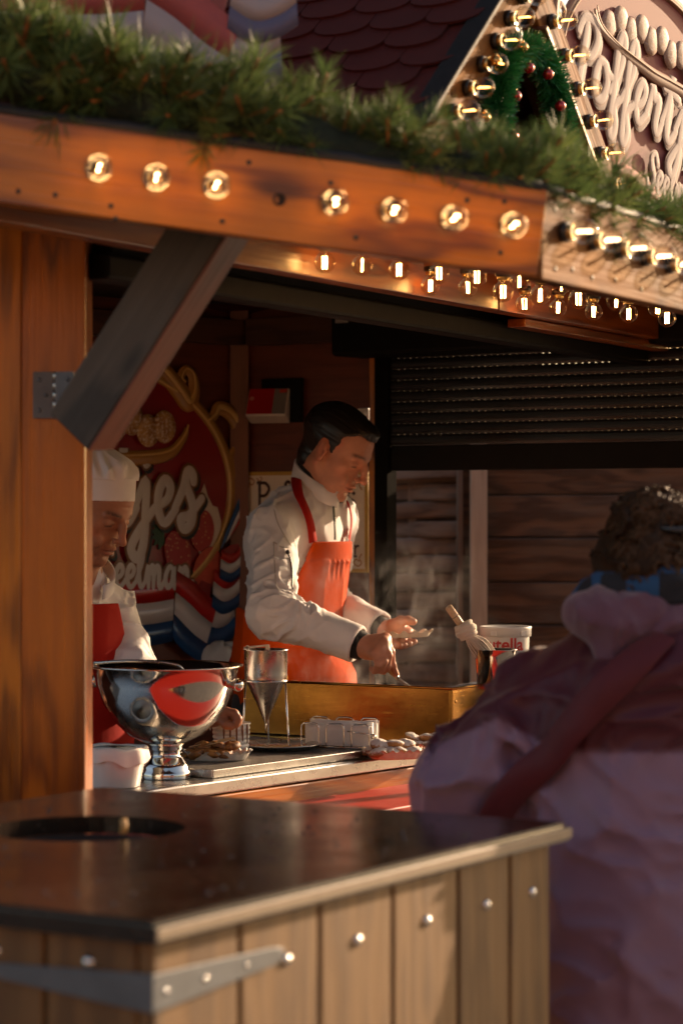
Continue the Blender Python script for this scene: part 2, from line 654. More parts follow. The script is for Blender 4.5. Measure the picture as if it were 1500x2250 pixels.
# ceiling, floor
def slab(name, pts, z, t, mat, parent):
    mb = MB()
    n = len(pts)
    vs = [Vector((p.x, p.y, z)) for p in pts] + [Vector((p.x, p.y, z + t)) for p in pts]
    fs = [tuple(range(n)), tuple(reversed(range(n, 2 * n)))] + [(i, (i + 1) % n, (i + 1) % n + n, i + n) for i in range(n)]
    mb.add(vs, fs, False)
    o = mb.build(name, mat, parent)
    fixn(o.data)
    return o
inner = [Vector((-.85, 4.35, 0)), IB0 - N * .03, IB0 + U * 3.2 - N * .03, K + VR * 2.2, K + Vector((0, .05, 0)), K + VL * 2.6]
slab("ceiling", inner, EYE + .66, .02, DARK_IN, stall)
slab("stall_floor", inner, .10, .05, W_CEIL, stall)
board("corner_batten", K.xy.to_3d() + Vector((0, -.02, .1)), K.xy.to_3d() + Vector((0, -.02, EYE + .66)), .06, .06, W_DARK, stall, up=(1, 0, 0))
board("ceiling_batten", Vector((-.30, 6.2, EYE + .655)), Vector((.12, 7.35, EYE + .655)), .012, .012, W_CEIL, stall)
# rear-right opening: posts, shutter box, slatted roller shutter
def rw(t, z, off=0.0):
    p = K + VR * t + nR * off
    return Vector((p.x, p.y, EYE + z))
board("door_jamb", rw(.519, -1.5, .01), rw(.519, .50, .01), .026, .045, W_ORANGE, stall, up=VR)
board("shutter_guide", rw(.558, -1.5, .02), rw(.558, .52, .02), .046, .06, MATT_K, stall, up=VR)
board("shutter_guide", rw(1.86, -1.5, .02), rw(1.86, .52, .02), .046, .06, MATT_K, stall, up=VR)
board("shutter_box", rw(.46, .545, .10), rw(1.95, .545, .10), .135, .17, BLACKM, stall, bev=.012)
board("shutter_sticker", rw(.48, .583, .187), rw(.525, .583, .187), .012, .002, plain("grey_label", (.32, .30, .27), .5), stall, bev=0)
rolls = []
sl = MB()
SL0, SL1, PITCH = .582, 1.836, .0335
slw = SL1 - SL0
prof = [(-.006, -.0158), (-.0095, -.009), (-.0105, 0), (-.0095, .009), (-.006, .0158), (.004, .0158), (.006, 0), (.004, -.0158)]
vs, fs = [], []
for x in (-slw / 2, slw / 2):
    vs += [Vector((x, a, b)) for a, b in prof]
n = len(prof)
fs = [(i, (i + 1) % n, n + (i + 1) % n, n + i) for i in range(n)] + [tuple(range(n)), tuple(reversed(range(n, 2 * n)))]
sl.add(vs, fs, False)
nslot = int(slw / .0215)
for i in range(nslot):                                   # web with a row of light slots
    x = -slw / 2 + (i + .5) * slw / nslot
    sl.box((x + .0045, -.001, .0168), (slw / nslot - .007, .003, .006))
slat_me = sl.mesh("shutter_slat")
fixn(slat_me)
slat_me.materials.append(plain("shutter_dark_brown", (0.016, 0.012, 0.010), .32, 0.3, .2, 10))
mid = rw((SL0 + SL1) / 2, 0, .02)
zz = .155
for i in range(11):
    z = .222 + i * PITCH
    o = bpy.data.objects.new("shutter_slat", slat_me)
    COL.objects.link(o)
    o.matrix_basis = frame(Vector((mid.x, mid.y, EYE + z)), VR, ZV)
    own(o, stall)
board("shutter_bottom_bar", rw(SL0, .166, .018), rw(SL1, .166, .018), .078, .022, BLACKM, stall, bev=.004)
board("window_sill", rw(.53, -.66, .0), rw(1.9, -.66, .0), .03, .16, W_CEIL, stall)
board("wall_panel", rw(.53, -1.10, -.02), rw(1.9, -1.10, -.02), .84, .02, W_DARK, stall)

# counter
CP = Vector((-.324, 5.38, 0))
CD = Vector((.602, .798, 0)).normalized()
CI = Vector((-CD.y, CD.x, 0))
CZ = 1.075
def cp(t, i, z=CZ):
    p = CP + CD * t + CI * i
    return Vector((p.x, p.y, z))
def W2C(px, py, z=CZ):
    """Where the sight line through a photo pixel meets the height z."""
    d = (z - EYE) * F / (1125.0 - py)
    return P(px, py, d)
ct = slab("counter_top", [cp(-.75, 0), cp(1.55, 0), cp(1.55, .45), cp(1.32, .74), cp(.98, .74), cp(.95, .42), cp(-.75, .42)], CZ - .03, .03, STEEL_BR, stall)
bevel(ct.data, .004)
board("counter_front", cp(-.75, .012, CZ - .062), cp(1.55, .012, CZ - .062), .058, .03, W_ORANGE, stall)
for i in range(9):
    board("front_panel", cp(-.75 + i * .256, .035, .52), cp(-.75 + i * .256 + .252, .035, .52), .92, .02, W_POST, stall)
RED_L = plain("red_laminate", (0.52, 0.03, 0.02), .38, 0, .06, 8, 0.03)
lg = slab("serving_ledge", [cp(-.5, -.26), cp(1.5, -.26), cp(1.5, .02), cp(-.5, .02)], .985, .018, RED_L, stall)
bevel(lg.data, .004)

# ---------------------------------------------------------------- roof
SHGL = NT("red_asphalt_shingle")
v_ = SHGL.coords((1, 1, 1))
gr = SHGL.noise(v_, 420, 2)
bl = SHGL.noise(v_, 9, 4)
SHGL.set(Base_Color=SHGL.mix(bl, (0.036, 0.0075, 0.0065), (0.070, 0.014, 0.011)), Specular_IOR_Level=.15, Roughness=SHGL.math('MULTIPLY_ADD', gr, .2, .78), Normal=SHGL.bump(gr, .55, .002))
SHGL = SHGL.mat
ridge = Vector((-.75, 5.9, EYE + 1.06))
A0 = fl_a2 + Vector((0, .01, FH / 2))
C0 = fl_b + Vector((0, .01, FH / 2))
R1 = Ca + Ud * 3.3 + Vector((0, 0, FH / 2))
B1 = Vector((.9, 8.1, EYE + .62))
B2 = Vector((-2.6, 7.4, EYE + .62))
mb = MB()
mb.add([A0, C0, R1, B1, B2, ridge], [(0, 1, 5), (1, 2, 5), (2, 3, 5), (3, 4, 5), (4, 0, 5)], False)
mb.build("roof", SHGL, stall)

apex = Vector((.388, 5.05, EYE + 1.105))
gl = apex - U * .455 - ZV * .395
apr = apex + U * .050
gr_ = apex + U * .478 - ZV * .385
back = -N
# dormer walls: dark board recess set back from the barge boards
mb = MB()
bk = back * .13
tri = [gl + bk, gr_ + bk, apex + bk]
mb.add(tri, [(0, 1, 2)], False)
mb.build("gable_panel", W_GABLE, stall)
for i in range(4):
    s = -.28 + i * .14
    b_ = apex + U * (s - .0) + bk * .9
    hgt = .36 - abs(s) * .8
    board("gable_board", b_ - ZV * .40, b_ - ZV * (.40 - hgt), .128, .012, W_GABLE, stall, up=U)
# barge boards (bulbs sit on them)
sl_dir = (gl - apex).normalized()
sr_dir = (gr_ - apr).normalized()
nrl0 = sl_dir.cross(N).normalized()
nrl0 = nrl0 if nrl0.z > 0 else -nrl0
board("barge_board", apex - sl_dir * .06 - N * .012 + nrl0 * .014, gl + sl_dir * .05 - N * .012 + nrl0 * .014, .118, .024, W_FACE, stall, up=N.cross(sl_dir), label="sunlit left barge board of the gable")
board("barge_board", apr + sr_dir * .030 - N * .012, gr_ + sr_dir * .06 - N * .012, .100, .024, W_FACE, stall, up=N.cross(sr_dir), label="right barge board of the gable")
W_TRIM = wood("brown_trim", (0.16, 0.06, 0.028), (0.07, 0.024, 0.012), .5, .1)
nrl = sl_dir.cross(N).normalized()
nrl = nrl if nrl.z > 0 else -nrl
board("roof_edge_trim", apex - sl_dir * .05 + nrl * .079 + N * .012, gl + sl_dir * .06 + nrl * .079 + N * .012, .012, .05, BLACKM, stall, up=nrl)
nrr = sr_dir.cross(N).normalized()
nrr = nrr if nrr.z < 0 else -nrr
board("soffit_lath", apr + sr_dir * .06 + nrr * .058 - N * .03, gr_ + sr_dir * .06 + nrr * .058 - N * .03, .014, .10, W_TRIM, stall, up=nrr)
# dormer roof slopes, single shingles on the one in view
dl = 1.25
mb = MB()
eav = gl + sl_dir * .05
mb.add([apex + nrl * .070, eav + nrl * .070, eav + nrl * .070 + back * dl, apex + nrl * .070 + back * dl], [(0, 1, 2, 3)], False)
er = gr_ + sr_dir * .05
up2 = Vector((0, 0, .045))
mb.add([apex + up2, er + up2, er + up2 + back * dl, apex + up2 + back * dl], [(0, 1, 2, 3)], False)
mb.build("dormer_roof", SHGL, stall)
sm = MB()
SW, SH_ = .128, .092
pts = []
for i in range(9):
    a = math.pi * i / 8
    pts.append((math.cos(a) * SW / 2 * .98, -SH_ * .62 - math.sin(a) * SH_ * .40))
out = [(SW / 2 * .98, SH_ * .9)] + pts + [(-SW / 2 * .98, SH_ * .9)]
n = len(out)
vs = [Vector((x, y, 0.006 if y < -.02 else .0035)) for x, y in out] + [Vector((x, y, 0.000)) for x, y in out]
fs = [tuple(range(n)), tuple(reversed(range(n, 2 * n)))] + [(i, i + n, (i + 1) % n + n, (i + 1) % n) for i in range(n)]
sm.add(vs, fs, False)
shm = sm.mesh("shingle")
fixn(shm)
shm.materials.append(SHGL)
L_ = (eav - apex).length
Xs = (-back)
rows = int(L_ / .078) + 1
for r_ in range(rows):
    for c_ in range(9):
        u_ = .05 + (c_ + (.5 if r_ % 2 else 0)) * SW
        w_ = .045 + r_ * .078
        pos = apex + nrl * (.073) + sl_dir * w_ + back * u_
        o = bpy.data.objects.new("shingle", shm)
        COL.objects.link(o)
        y_ = -sl_dir
        m = Matrix((-back, y_, (-back).cross(y_))).transposed().to_4x4()
        if m.to_3x3().col[2].dot(nrl) < 0:
            m = Matrix((back, y_, back.cross(y_))).transposed().to_4x4()
        tilt = Matrix.Rotation(math.radians(-3.2), 4, 'X') @ Matrix.Rotation(R.uniform(-.02, .02), 4, 'Z')
        m.translation = pos + nrl * R.uniform(.002, .004)
        o.matrix_basis = m @ tilt
        own(o, stall)

# ---------------------------------------------------------------- fence behind the stall
fen = empty("woven_fence", P(950, 1125, 8.9).xy.to_3d(), "weathered woven slat fence panel seen under the black shutter", "fence")
fx0, fx1, fd = P(830, 0, 8.9).x, P(1018, 0, 8.8).x, 8.9
wv = MB()
nseg = 14
SLH = .062
def weave_mesh(phase, sd):
    rr = random.Random(sd)
    mb = MB()
    L = fx1 - fx0
    nx = 24
    fr_, bk_ = [], []
    rowsz = [-SLH / 2, -SLH * .3, 0, SLH * .3, SLH / 2]
    vs = []
    for i in range(nx + 1):
        x = -L / 2 + L * i / nx
        y = -.012 * math.cos(math.pi * (x + .10) / .115 * .5 + phase)
        for z in rowsz:
            vs.append(Vector((x, y - .004 * (1 - (2 * z / SLH) ** 2), z + .004 * math.sin(x * 9 + sd) + .0012 * rr.uniform(-1, 1))))
    nr = len(rowsz)
    fs = [(i * nr + j, (i + 1) * nr + j, (i + 1) * nr + j + 1, i * nr + j + 1) for i in range(nx) for j in range(nr - 1)]
    o_ = len(vs)
    vs += [p + Vector((0, .008, 0)) for p in vs]
    fs += [tuple(reversed([q + o_ for q in f])) for f in fs]
    for i in range(nx):
        fs.append((i * nr, i * nr + o_, (i + 1) * nr + o_, (i + 1) * nr))
        fs.append((i * nr + nr - 1, (i + 1) * nr + nr - 1, (i + 1) * nr + nr - 1 + o_, i * nr + nr - 1 + o_))
    mb.add(vs, fs)
    me = mb.mesh("woven_slat")
    me.materials.append(W_WEAVE)
    return me
wm = [weave_mesh(0, 1), weave_mesh(math.pi, 2), weave_mesh(0.2, 3), weave_mesh(math.pi + .2, 4)]
for i in range(29):
    o = bpy.data.objects.new("woven_slat", wm[i % 2 + 2 * ((i // 2) % 2)])
    COL.objects.link(o)
    o.location = ((fx0 + fx1) / 2, fd, .10 + i * .066)
    o.rotation_euler = (R.uniform(-.04, .04), R.uniform(-.012, .012) - .02, -.05)
    own(o, fen)
for px in (905,):
    board("upright_batten", Vector((P(px, 0, 8.9).x, 8.915, .03)), Vector((P(px, 0, 8.9).x, 8.915, 1.85)), .03, .018, W_WEAVE, fen, up=(1, 0, 0))
board("frame_rail", Vector((fx0, 8.88, 1.80 + .02)), Vector((fx1, 8.86, 1.835)), .05, .04, W_WEAVE, fen)
board("frame_post", Vector((fx1 - .012, 8.84, .0)), Vector((fx1 - .012, 8.84, 1.86)), .022, .05, W_WEAVE, fen, up=(1, 0, 0))
bw = empty("board_wall", P(1250, 1125, 8.9).xy.to_3d(), "brown horizontal board wall with a pale post behind the shutter opening", "wooden wall")
board("wall_post", Vector((P(1050, 0, 8.8).x, 8.78, 0)), Vector((P(1050, 0, 8.8).x, 8.78, 2.4)), .060, .06, W_PALE, bw, up=(1, 0, 0), label="pale planed post")
hs = [.16, .155, .15, .16, .135, .15, .17, .14, .15, .16, .15, .15, .15, .15]
z = .02
for i, h in enumerate(hs):
    xa, xb = P(1062, 0, 8.85).x, 1.75
    board("wall_board", Vector((xa, 8.86 + (i % 3) * .004, z + h / 2)), Vector((xb, 8.62 + (i % 3) * .004, z + h / 2 + .004)), h, .022, W_FENCE, bw, up=(0, -.25 if i % 2 else -.1, 1))
    z += h + .004
board("backing_board", Vector((fx0 - .1, 8.97, 1.2)), Vector((fx1 + .3, 8.97, 1.2)), 2.38, .01, W_FENCE, fen)  # sheet added behind the slats to stop light leaking through the gaps
board("backing_board", Vector((P(1062, 0, 8.85).x, 8.89, 1.1)), Vector((1.75, 8.655, 1.1)), 2.2, .01, W_FENCE, bw, label="dark backing behind the board joints")
board("wall_board", Vector((fx0 - .1, 8.945, 1.93)), Vector((P(1030, 0, 8.9).x, 8.945, 1.93)), .12, .02, W_FENCE, bw)
board("wall_board", Vector((fx0 - .1, 8.945, 2.06)), Vector((P(1030, 0, 8.9).x, 8.945, 2.06)), .12, .02, W_FENCE, bw)
board("wall_board", Vector((fx0 - .1, 8.945, 2.2)), Vector((P(1030, 0, 8.9).x, 8.945, 2.2)), .14, .02, W_FENCE, bw)
# ---------------------------------------------------------------- light bulbs
def glass_mat():
    t = NT("bulb_glass")
    t.t.nodes.remove(t.b)
    tr = t.n("BsdfTransparent")
    tr.inputs[0].default_value = (1.0, .95, .86, 1)
    gl_ = t.n("BsdfGlossy")
    gl_.inputs["Roughness"].default_value = 0.03
    lw = t.n("LayerWeight")
    lw.inputs[0].default_value = 0.28
    mx = t.n("MixShader")
    t.l(t.math('MULTIPLY_ADD', lw.outputs["Fresnel"], .36, .02), mx.inputs[0])
    t.l(tr.outputs[0], mx.inputs[1])
    t.l(gl_.outputs[0], mx.inputs[2])
    t.l(mx.outputs[0], t.out.inputs[0])
    return t.mat


def emit_mat(name, col, s):
    t = NT(name)
    t.set(Base_Color=(.8, .5, .2), Emission_Color=col, Emission_Strength=s)
    return t.mat


GLASS = glass_mat()
FIL_HOT = emit_mat("filament_bright", (1.0, .56, .20), 30.0)
FIL_WARM = emit_mat("filament_warm", (1.0, .60, .27), 24.0)
FIL_DIM = emit_mat("filament_dim", (1.0, .48, .14), 5.0)
SOCK = plain("black_socket", (.015, .013, .012), .4)
BRASSY = plain("bulb_cap_brass", (.62, .42, .18), .3, 1.0)


def bulb_proto(fil, length=.062, rad=.0225, fr=.0021, fl_len=.024):
    e = empty("light_bulb", (0, 0, 0), "-", "light bulb")
    mb = MB()
    mb.lathe([(.0, 0), (.0165, 0), (.0172, .003), (.0165, .011), (.0135, .012)], None, 18)
    o = mb.build("socket", SOCK, e, True)
    mb = MB()
    mb.lathe([(.0125, .0115), (.0128, .016), (.0115, .019), (.0098, .0205)], None, 14)
    mb.build("cap", BRASSY, e, True)
    mb = MB()
    pr = [(.0095, .0195), (.0105, .024)]
    c = length - rad
    for i in range(13):
        a = math.radians(-52 + i * (90 + 52) / 12)
        pr.append((max(rad * math.cos(a), .0002), c + rad * math.sin(a)))
    mb.lathe(pr, None, 26)
    mb.build("glass", GLASS, e, True)
    mb = MB()
    for s in (-1, 1):
        mb.tube([(s * .0042, .001 * s, c - fl_len * .5), (s * .0038, 0, c + fl_len * .5)], fr, 5)
    mb.build("filament", fil, e, True)
    mb = MB()
    mb.tube([(0, 0, .018), (0, 0, c - fl_len * .5 + .002)], .0017, 6)
    for s in (-1, 1):
        mb.tube([(0, 0, c - fl_len * .5 + .001), (s * .0042, .001 * s, c - fl_len * .5)], .0005, 4)
        mb.tube([(s * .0038, 0, c + fl_len * .5), (0, 0, c + fl_len * .5 + .002)], .0004, 4)
    mb.build("stem", STEEL_BR, e, True)
    return e


def axis_m(loc, z, roll):
    z = Vector(z).normalized()
    q = z.to_track_quat('Z', 'Y')
    m = (q.to_matrix() @ Matrix.Rotation(roll, 3, 'Z')).to_4x4()
    m.translation = loc
    return m


ORD = ("first", "second", "third", "fourth", "fifth", "sixth", "seventh")


class Bulbs:
    def __init__(self, fil, **kw):
        self.p = bulb_proto(fil, **kw)
        self.c = tree_cache(self.p)
        self.used = False

    def put(self, loc, z, roll, label, group):
        o = self.p if not self.used else copy_tree(self.p, None, self.c)
        self.used = True
        o.matrix_basis = axis_m(loc, z, roll)
        o["label"] = label
        o["group"] = group
        return o


bf = Bulbs(FIL_WARM)
fdir = fl_dir.normalized()
for i, (px, py) in enumerate(((210, 371), (335, 392), (464, 409), (722, 446), (851, 463), (984, 481), (1117, 496))):
    b = fl_a.lerp(fl_b, px / 1189.0)
    b.z = P(px, py, b.y).z
    bf.put(b, (.15 + R.uniform(-.03, .03), -1, -.09 + R.uniform(-.03, .03)), R.uniform(.6, 1.5),
           ("leftmost round glowing bulb of the three left of the beam's cable hole", "middle round glowing bulb of the three left of the beam's cable hole",
            "round glowing bulb on the front beam just left of the cable hole", "round glowing bulb on the front beam just right of the cable hole",
            "second round bulb right of the cable hole on the front beam", "second round bulb from the beam corner on the front beam",
            "round glowing bulb on the front beam nearest its right corner")[i], "bulbs on the front eave beam")
bh = Bulbs(emit_mat("filament_white", (1.0, .74, .46), 4.2), fr=.0030)
for i in range(7):
    b = Ca + Ud * (.085 + i * .128) + Vector((0, 0, .012 - .006 * i * .3))
    bh.put(b, Nd + Vector((0, 0, -.02 + R.uniform(-.02, .02))), .1 + R.uniform(-.15, .15),
           "%s bulb from the corner sticking out of the sunlit right eave board" % ORD[i], "bulbs on the sunlit right eave board")
bu = Bulbs(FIL_HOT, fr=.0017, length=.066, fl_len=.026)
rowA = [(713, 577, 5.0), (797, 583, 5.07), (877, 593, 5.14), (963, 601, 5.22), (1047, 609, 5.3), (1140, 618, 5.38), (1230, 626, 5.47)]
rowB = [(947, 628, 5.45), (1026, 632, 5.5), (1105, 641, 5.15), (1187, 649, 5.18), (1270, 657, 5.3), (1355, 662, 5.4), (1446, 676, 5.5)]
rowC = [(1150, 668, 5.9), (1227, 676, 5.95), (1304, 685, 5.98), (1381, 690, 5.85), (1465, 699, 5.8), (1484, 740, 6.9)]
for rname, rw_ in (("back row", rowA), ("middle row", rowB), ("lowest row", rowC)):
    for i, (px, py, d) in enumerate(rw_):
        c = P(px, py, d)
        top = c.z + .0435
        sz = sof_z(c) - .001
        b = Vector((c.x, c.y, min(top, sz)))
        bu.put(b, (R.uniform(-.05, .05), R.uniform(-.05, .05), -1), R.uniform(-.35, .5),
               "%s filament bulb from the left in the %s under the eave" % (ORD[i], rname), "bulbs hanging under the eave")
        mbs = MB()
        if sz - b.z > .004:
            mbs.lathe([(.017, b.z), (.019, sz + .004)], Matrix.Translation((b.x, b.y, 0)), 12, True)
            mbs.build("bulb_mount", W_ORANGE, stall)
bg = Bulbs(FIL_DIM, fr=.0016)
for i in range(6):
    b = apex + sl_dir * (.055 + i * .088) + N * .001
    bg.put(b, N + Vector((0, 0, R.uniform(-.06, .06))), R.uniform(-.2, .3), "%s bulb from the top on the left barge board of the gable" % ORD[i], "bulbs on the left barge board")
for i in range(6):
    b = apr + sr_dir * (.09 + i * .092) + N * .001
    bg.put(b, N + Vector((0, 0, R.uniform(-.06, .06))), R.uniform(-.2, .3), "%s bulb from the top on the right barge board of the gable" % ORD[i], "bulbs on the right barge board")
# ---------------------------------------------------------------- the wooden bin in front
binz = 1.20
B0 = Vector((-.224, 2.86, 0))
BA = Vector((.53, .847, 0)).normalized()
BB = Vector((-BA.y, BA.x, 0))
LA, LB = 1.035, .87
wbin = empty("waste_bin", B0 + BA * .5 + BB * .4, "big wooden plank bin with black top plate, round hole and zinc strap hinge", "bin")
def bp(a, b, z):
    p = B0 + BA * a + BB * b
    return Vector((p.x, p.y, z))
# top plate with a round hole
def top_mat():
    t = NT("black_phenolic_board")
    v = t.coords((1, 1, 1))
    n1 = t.noise(v, 6, 6, .6)
    n2 = t.noise(v, 60, 4, .6)
    c = t.mix(n1, (0.010, 0.0065, 0.005), (0.026, 0.015, 0.010))
    sm_ = t.ramp(n2, [(.55, 0.0), (.75, 1.0)])
    c = t.mix(t.math('MULTIPLY', sm_, .35), c, (.11, .085, .065))
    t.set(Base_Color=c, Roughness=t.math('MULTIPLY_ADD', n1, .30, .02), Normal=t.bump(n2, .12, .002), Specular_IOR_Level=.75)
    return t.mat
TOPM = top_mat()
hc_w = Vector((-.387, 3.67, 0))
ha, hb = (hc_w - B0).dot(BA), (hc_w - B0).dot(BB)
bm = bmesh.new()
th = .028
ov = .02
outer = [(-ov, -ov), (LA + ov, -ov), (LA + ov, LB + ov), (-ov, LB + ov)]
hole = [(ha + .15 * math.cos(2 * math.pi * i / 40), hb + .15 * math.sin(2 * math.pi * i / 40)) for i in range(40)]
rings = {}
for z in (binz, binz - th):
    vo_ = [bm.verts.new(bp(a, b, z)) for a, b in outer]
    vh_ = [bm.verts.new(bp(a, b, z)) for a, b in hole]
    es = [bm.edges.new((vo_[i], vo_[(i + 1) % 4])) for i in range(4)] + [bm.edges.new((vh_[i], vh_[(i + 1) % 40])) for i in range(40)]
    bmesh.ops.triangle_fill(bm, use_beauty=True, edges=es)
    rings[z] = (vo_, vh_)
for k, n in ((0, 4), (1, 40)):
    t_, b_ = rings[binz][k], rings[binz - th][k]
    for i in range(n):
        bm.faces.new((t_[i], t_[(i + 1) % n], b_[(i + 1) % n], b_[i]))
bmesh.ops.recalc_face_normals(bm, faces=bm.faces)
es = [e for e in bm.edges if e.verts[0] in rings[binz][0] and e.verts[1] in rings[binz][0]]
bmesh.ops.bevel(bm, geom=es, offset=.007, segments=2, affect='EDGES')
me = bpy.data.meshes.new("top_plate")
bm.to_mesh(me)
bm.free()
top = link("top_plate", me, TOPM, wbin)
EDGE_M = plain("worn_board_edge", (.24, .19, .14), .4, 0, .25, 30)
board("top_edge", bp(-ov - .001, -ov - .0025, binz - .016), bp(LA + ov + .001, -ov - .0025, binz - .016), .015, .004, EDGE_M, wbin, bev=.001, label="worn pale edge of the black top plate")
mb = MB()
mb.lathe([(.1485, binz - th), (.152, binz - .2), (.15, binz - .55), (.0, binz - .56)], Matrix.Translation((hc_w.x, hc_w.y, 0)), 28)
mb.build("bin_liner", BLACKR, wbin)
pl = [(0, .185), (.185, .37), (.37, .557), (.557, .742), (.742, .90), (.90, LA - .002)]
for i, (a0, a1) in enumerate(pl):
    board("bin_plank", bp((a0 + a1) / 2, .012, .04), bp((a0 + a1) / 2, .012, binz - th), a1 - a0 - .007, .022, W_BIN, wbin, up=BA, bev=.004)
for i in range(6):
    b0, b1 = .024 + i * .142, .024 + i * .142 + .136
    board("bin_plank", bp(.012, (b0 + b1) / 2, .04), bp(.012, (b0 + b1) / 2, binz - th), b1 - b0, .022, W_BIN, wbin, up=BB, bev=.004)
    if i < 5:
        board("bin_plank", bp(LA - .012, (b0 + b1) / 2, .04), bp(LA - .012, (b0 + b1) / 2, binz - th), b1 - b0, .022, W_BIN, wbin, up=BB, bev=.004)
board("inner_lining", bp(.03, .03, .6), bp(LA - .03, .03, .6), 1.1, .01, DARK_IN, wbin)
board("inner_lining", bp(.03, .03, .6), bp(.03, LB - .03, .6), 1.1, .01, DARK_IN, wbin)
BOLT = plain("zinc_bolt", (.66, .66, .66), .16, 1.0, .06, 40)
bolt = MB()
bolt.lathe([(.0, .0058), (.003, .0055), (.0062, .004), (.0082, .0015), (.0088, 0)], None, 16)
bme = bolt.mesh("bolt_head")
bme.materials.append(BOLT)
for a in (.29, .463, .65, .825, .97):
    o = bpy.data.objects.new("bolt_head", bme)
    COL.objects.link(o)
    o.matrix_basis = frame(bp(a, .0005, binz - .098 + R.uniform(-.004, .004)), BA, -BB)
    own(o, wbin)
for b in (.095, .24):
    o = bpy.data.objects.new("bolt_head", bme)
    COL.objects.link(o)
    o.matrix_basis = frame(bp(.0005, b, binz - .062), BB, -BA)
    own(o, wbin)
def strap(name, pts, nrm, off, lab=None):
    mb = MB()
    n = len(pts)
    vs = [p + nrm * off for p in pts] + [p + nrm * (off + .004) for p in pts]
    fs = [tuple(range(n)), tuple(reversed(range(n, 2 * n)))] + [(i, i + n, (i + 1) % n + n, (i + 1) % n) for i in range(n)]
    mb.add(vs, fs, False)
    o = mb.build(name, ZINC, wbin)
    fixn(o.data)
    bevel(o.data, .001)
    return o
zs = binz - .088
strap("strap_hinge", [bp(-.006, -.002, 1.134), bp(-.006, -.002, 1.088), bp(.02, -.002, 1.089), bp(.255, -.002, 1.104), bp(.275, -.002, 1.110), bp(.275, -.002, 1.122), bp(.255, -.002, 1.127)], -BB, .0)
strap("strap_hinge", [bp(-.002, -.004, 1.134), bp(-.002, -.004, 1.088), bp(-.002, .02, 1.089), bp(-.002, .24, 1.106), bp(-.002, .255, 1.112), bp(-.002, .24, 1.124)], -BA, .0)
for a, z in ((.02, 1.11), (.10, 1.112), (.19, 1.114)):
    o = bpy.data.objects.new("bolt_head", bme)
    COL.objects.link(o)
    o.matrix_basis = frame(bp(a, -.006, z), BA, -BB) @ Matrix.Scale(.42, 4)
    own(o, wbin)
# wooden stick standing at the rim of the hole, crumbs and drops on the plate
mb = MB()
sp = P(270, 1848, .48 * F / 708)
mb.tube([Vector((sp.x, sp.y, binz + .0005)), Vector((sp.x + .002, sp.y, binz + .012)), Vector((sp.x + .001, sp.y, binz + .0225))], .0052, 8)
tag(mb.build("cork", plain("cork", (.55, .30, .10), .6)), "small tan cork standing beside the hole in the black bin top", "cork")
mb = MB()
rr = random.Random(5)
for i in range(230):
    a, b = rr.uniform(.05, LA - .05), rr.uniform(.03, LB - .05)
    if (Vector((a - ha, b - hb))).length < .17:
        continue
    s = rr.choice((.0012, .002, .0028, .004))
    mb.lathe([(s, binz - .0002), (s * .8, binz + s * .35), (0.0, binz + s * .5)], Matrix.Translation(bp(a, b, 0)) @ Matrix.Scale(rr.uniform(.7, 1.2), 4, (1, 0, 0)) if False else Matrix.Translation(bp(a, b, 0)), 8)
DROP = plain("water_drop", (.05, .04, .035), .05, 0, 0, 5, Specular_IOR_Level=.8)
mb.build("water_drops", DROP, None, kind="stuff", label="water drops and crumbs scattered on the black bin top", cat="drops")

# ---------------------------------------------------------------- things on the counter
def T(x, y, z=0):
    return Matrix.Translation((x, y, z))

# footed steel punch bowl
bw_c = Vector((-.40, 5.5, CZ + .001))
bowl = empty("punch_bowl", bw_c, "large polished steel footed punch bowl on the counter beside the post", "bowl")
mb = MB()
mb.lathe([(.0, .075), (.045, .078), (.085, .098), (.118, .130), (.142, .170), (.157, .212), (.166, .250), (.176, .2535), (.1765, .2565), (.172, .2575), (.163, .254), (.153, .213), (.138, .172), (.114, .134), (.082, .103), (.0, .083)], Matrix.Translation(bw_c), 64)
mb.build("basin", STEEL, bowl)
mb = MB()
mb.lathe([(.058, 0), (.0595, .004), (.0585, .015), (.054, .020), (.0545, .026), (.048, .034), (.040, .046), (.034, .052), (.0345, .056), (.036, .062), (.040, .067), (.0395, .074), (.046, .079), (.0, .0795)], Matrix.Translation(bw_c), 48)
mb.build("foot", STEEL, bowl)
for sgn_ in (1, -1):
    ang = math.radians(-20) if sgn_ > 0 else math.radians(160)
    dv = Vector((math.cos(ang), math.sin(ang), 0))
    kc = bw_c + dv * .160 + ZV * .215
    mb = MB()
    mb.lathe([(.0, -.01), (.008, -.008), (.0095, 0), (.0085, .006), (.013, .010), (.0155, .017), (.0135, .025), (.006, .030), (.0, .031)], axis_m(kc, dv, 0), 20)
    mb.build("knob_handle", STEEL, bowl)
ld = empty("ladle", bw_c + Vector((0, 0, .1)), "steel ladle lying in the punch bowl with handle over the rim", "ladle")
mb = MB()
mb.tube(catmull([bw_c + Vector(p) for p in ((-.16, -.03, .262), (-.08, -.055, .268), (.01, -.062, .264), (.045, -.05, .245), (.055, -.03, .19), (.05, -.02, .13))], 6), .0042, 8)
mb.build("handle", STEEL_BR, ld)
mb = MB()
mb.lathe([(.0, .105), (.025, .108), (.04, .12), (.043, .135), (.041, .135), (.038, .121), (.0, .108)], Matrix.Translation(bw_c + Vector((.04, -.01, .005))), 24)
mb.build("scoop", STEEL_BR, ld)
mb = MB()
mb.lathe([(.0, .170), (.132, .170), (.137, .169)], Matrix.Translation(bw_c), 40)
tag(mb.build("batter", plain("pancake_batter", (.72, .58, .36), .3)), "pale yellow batter filling the steel punch bowl", "batter")

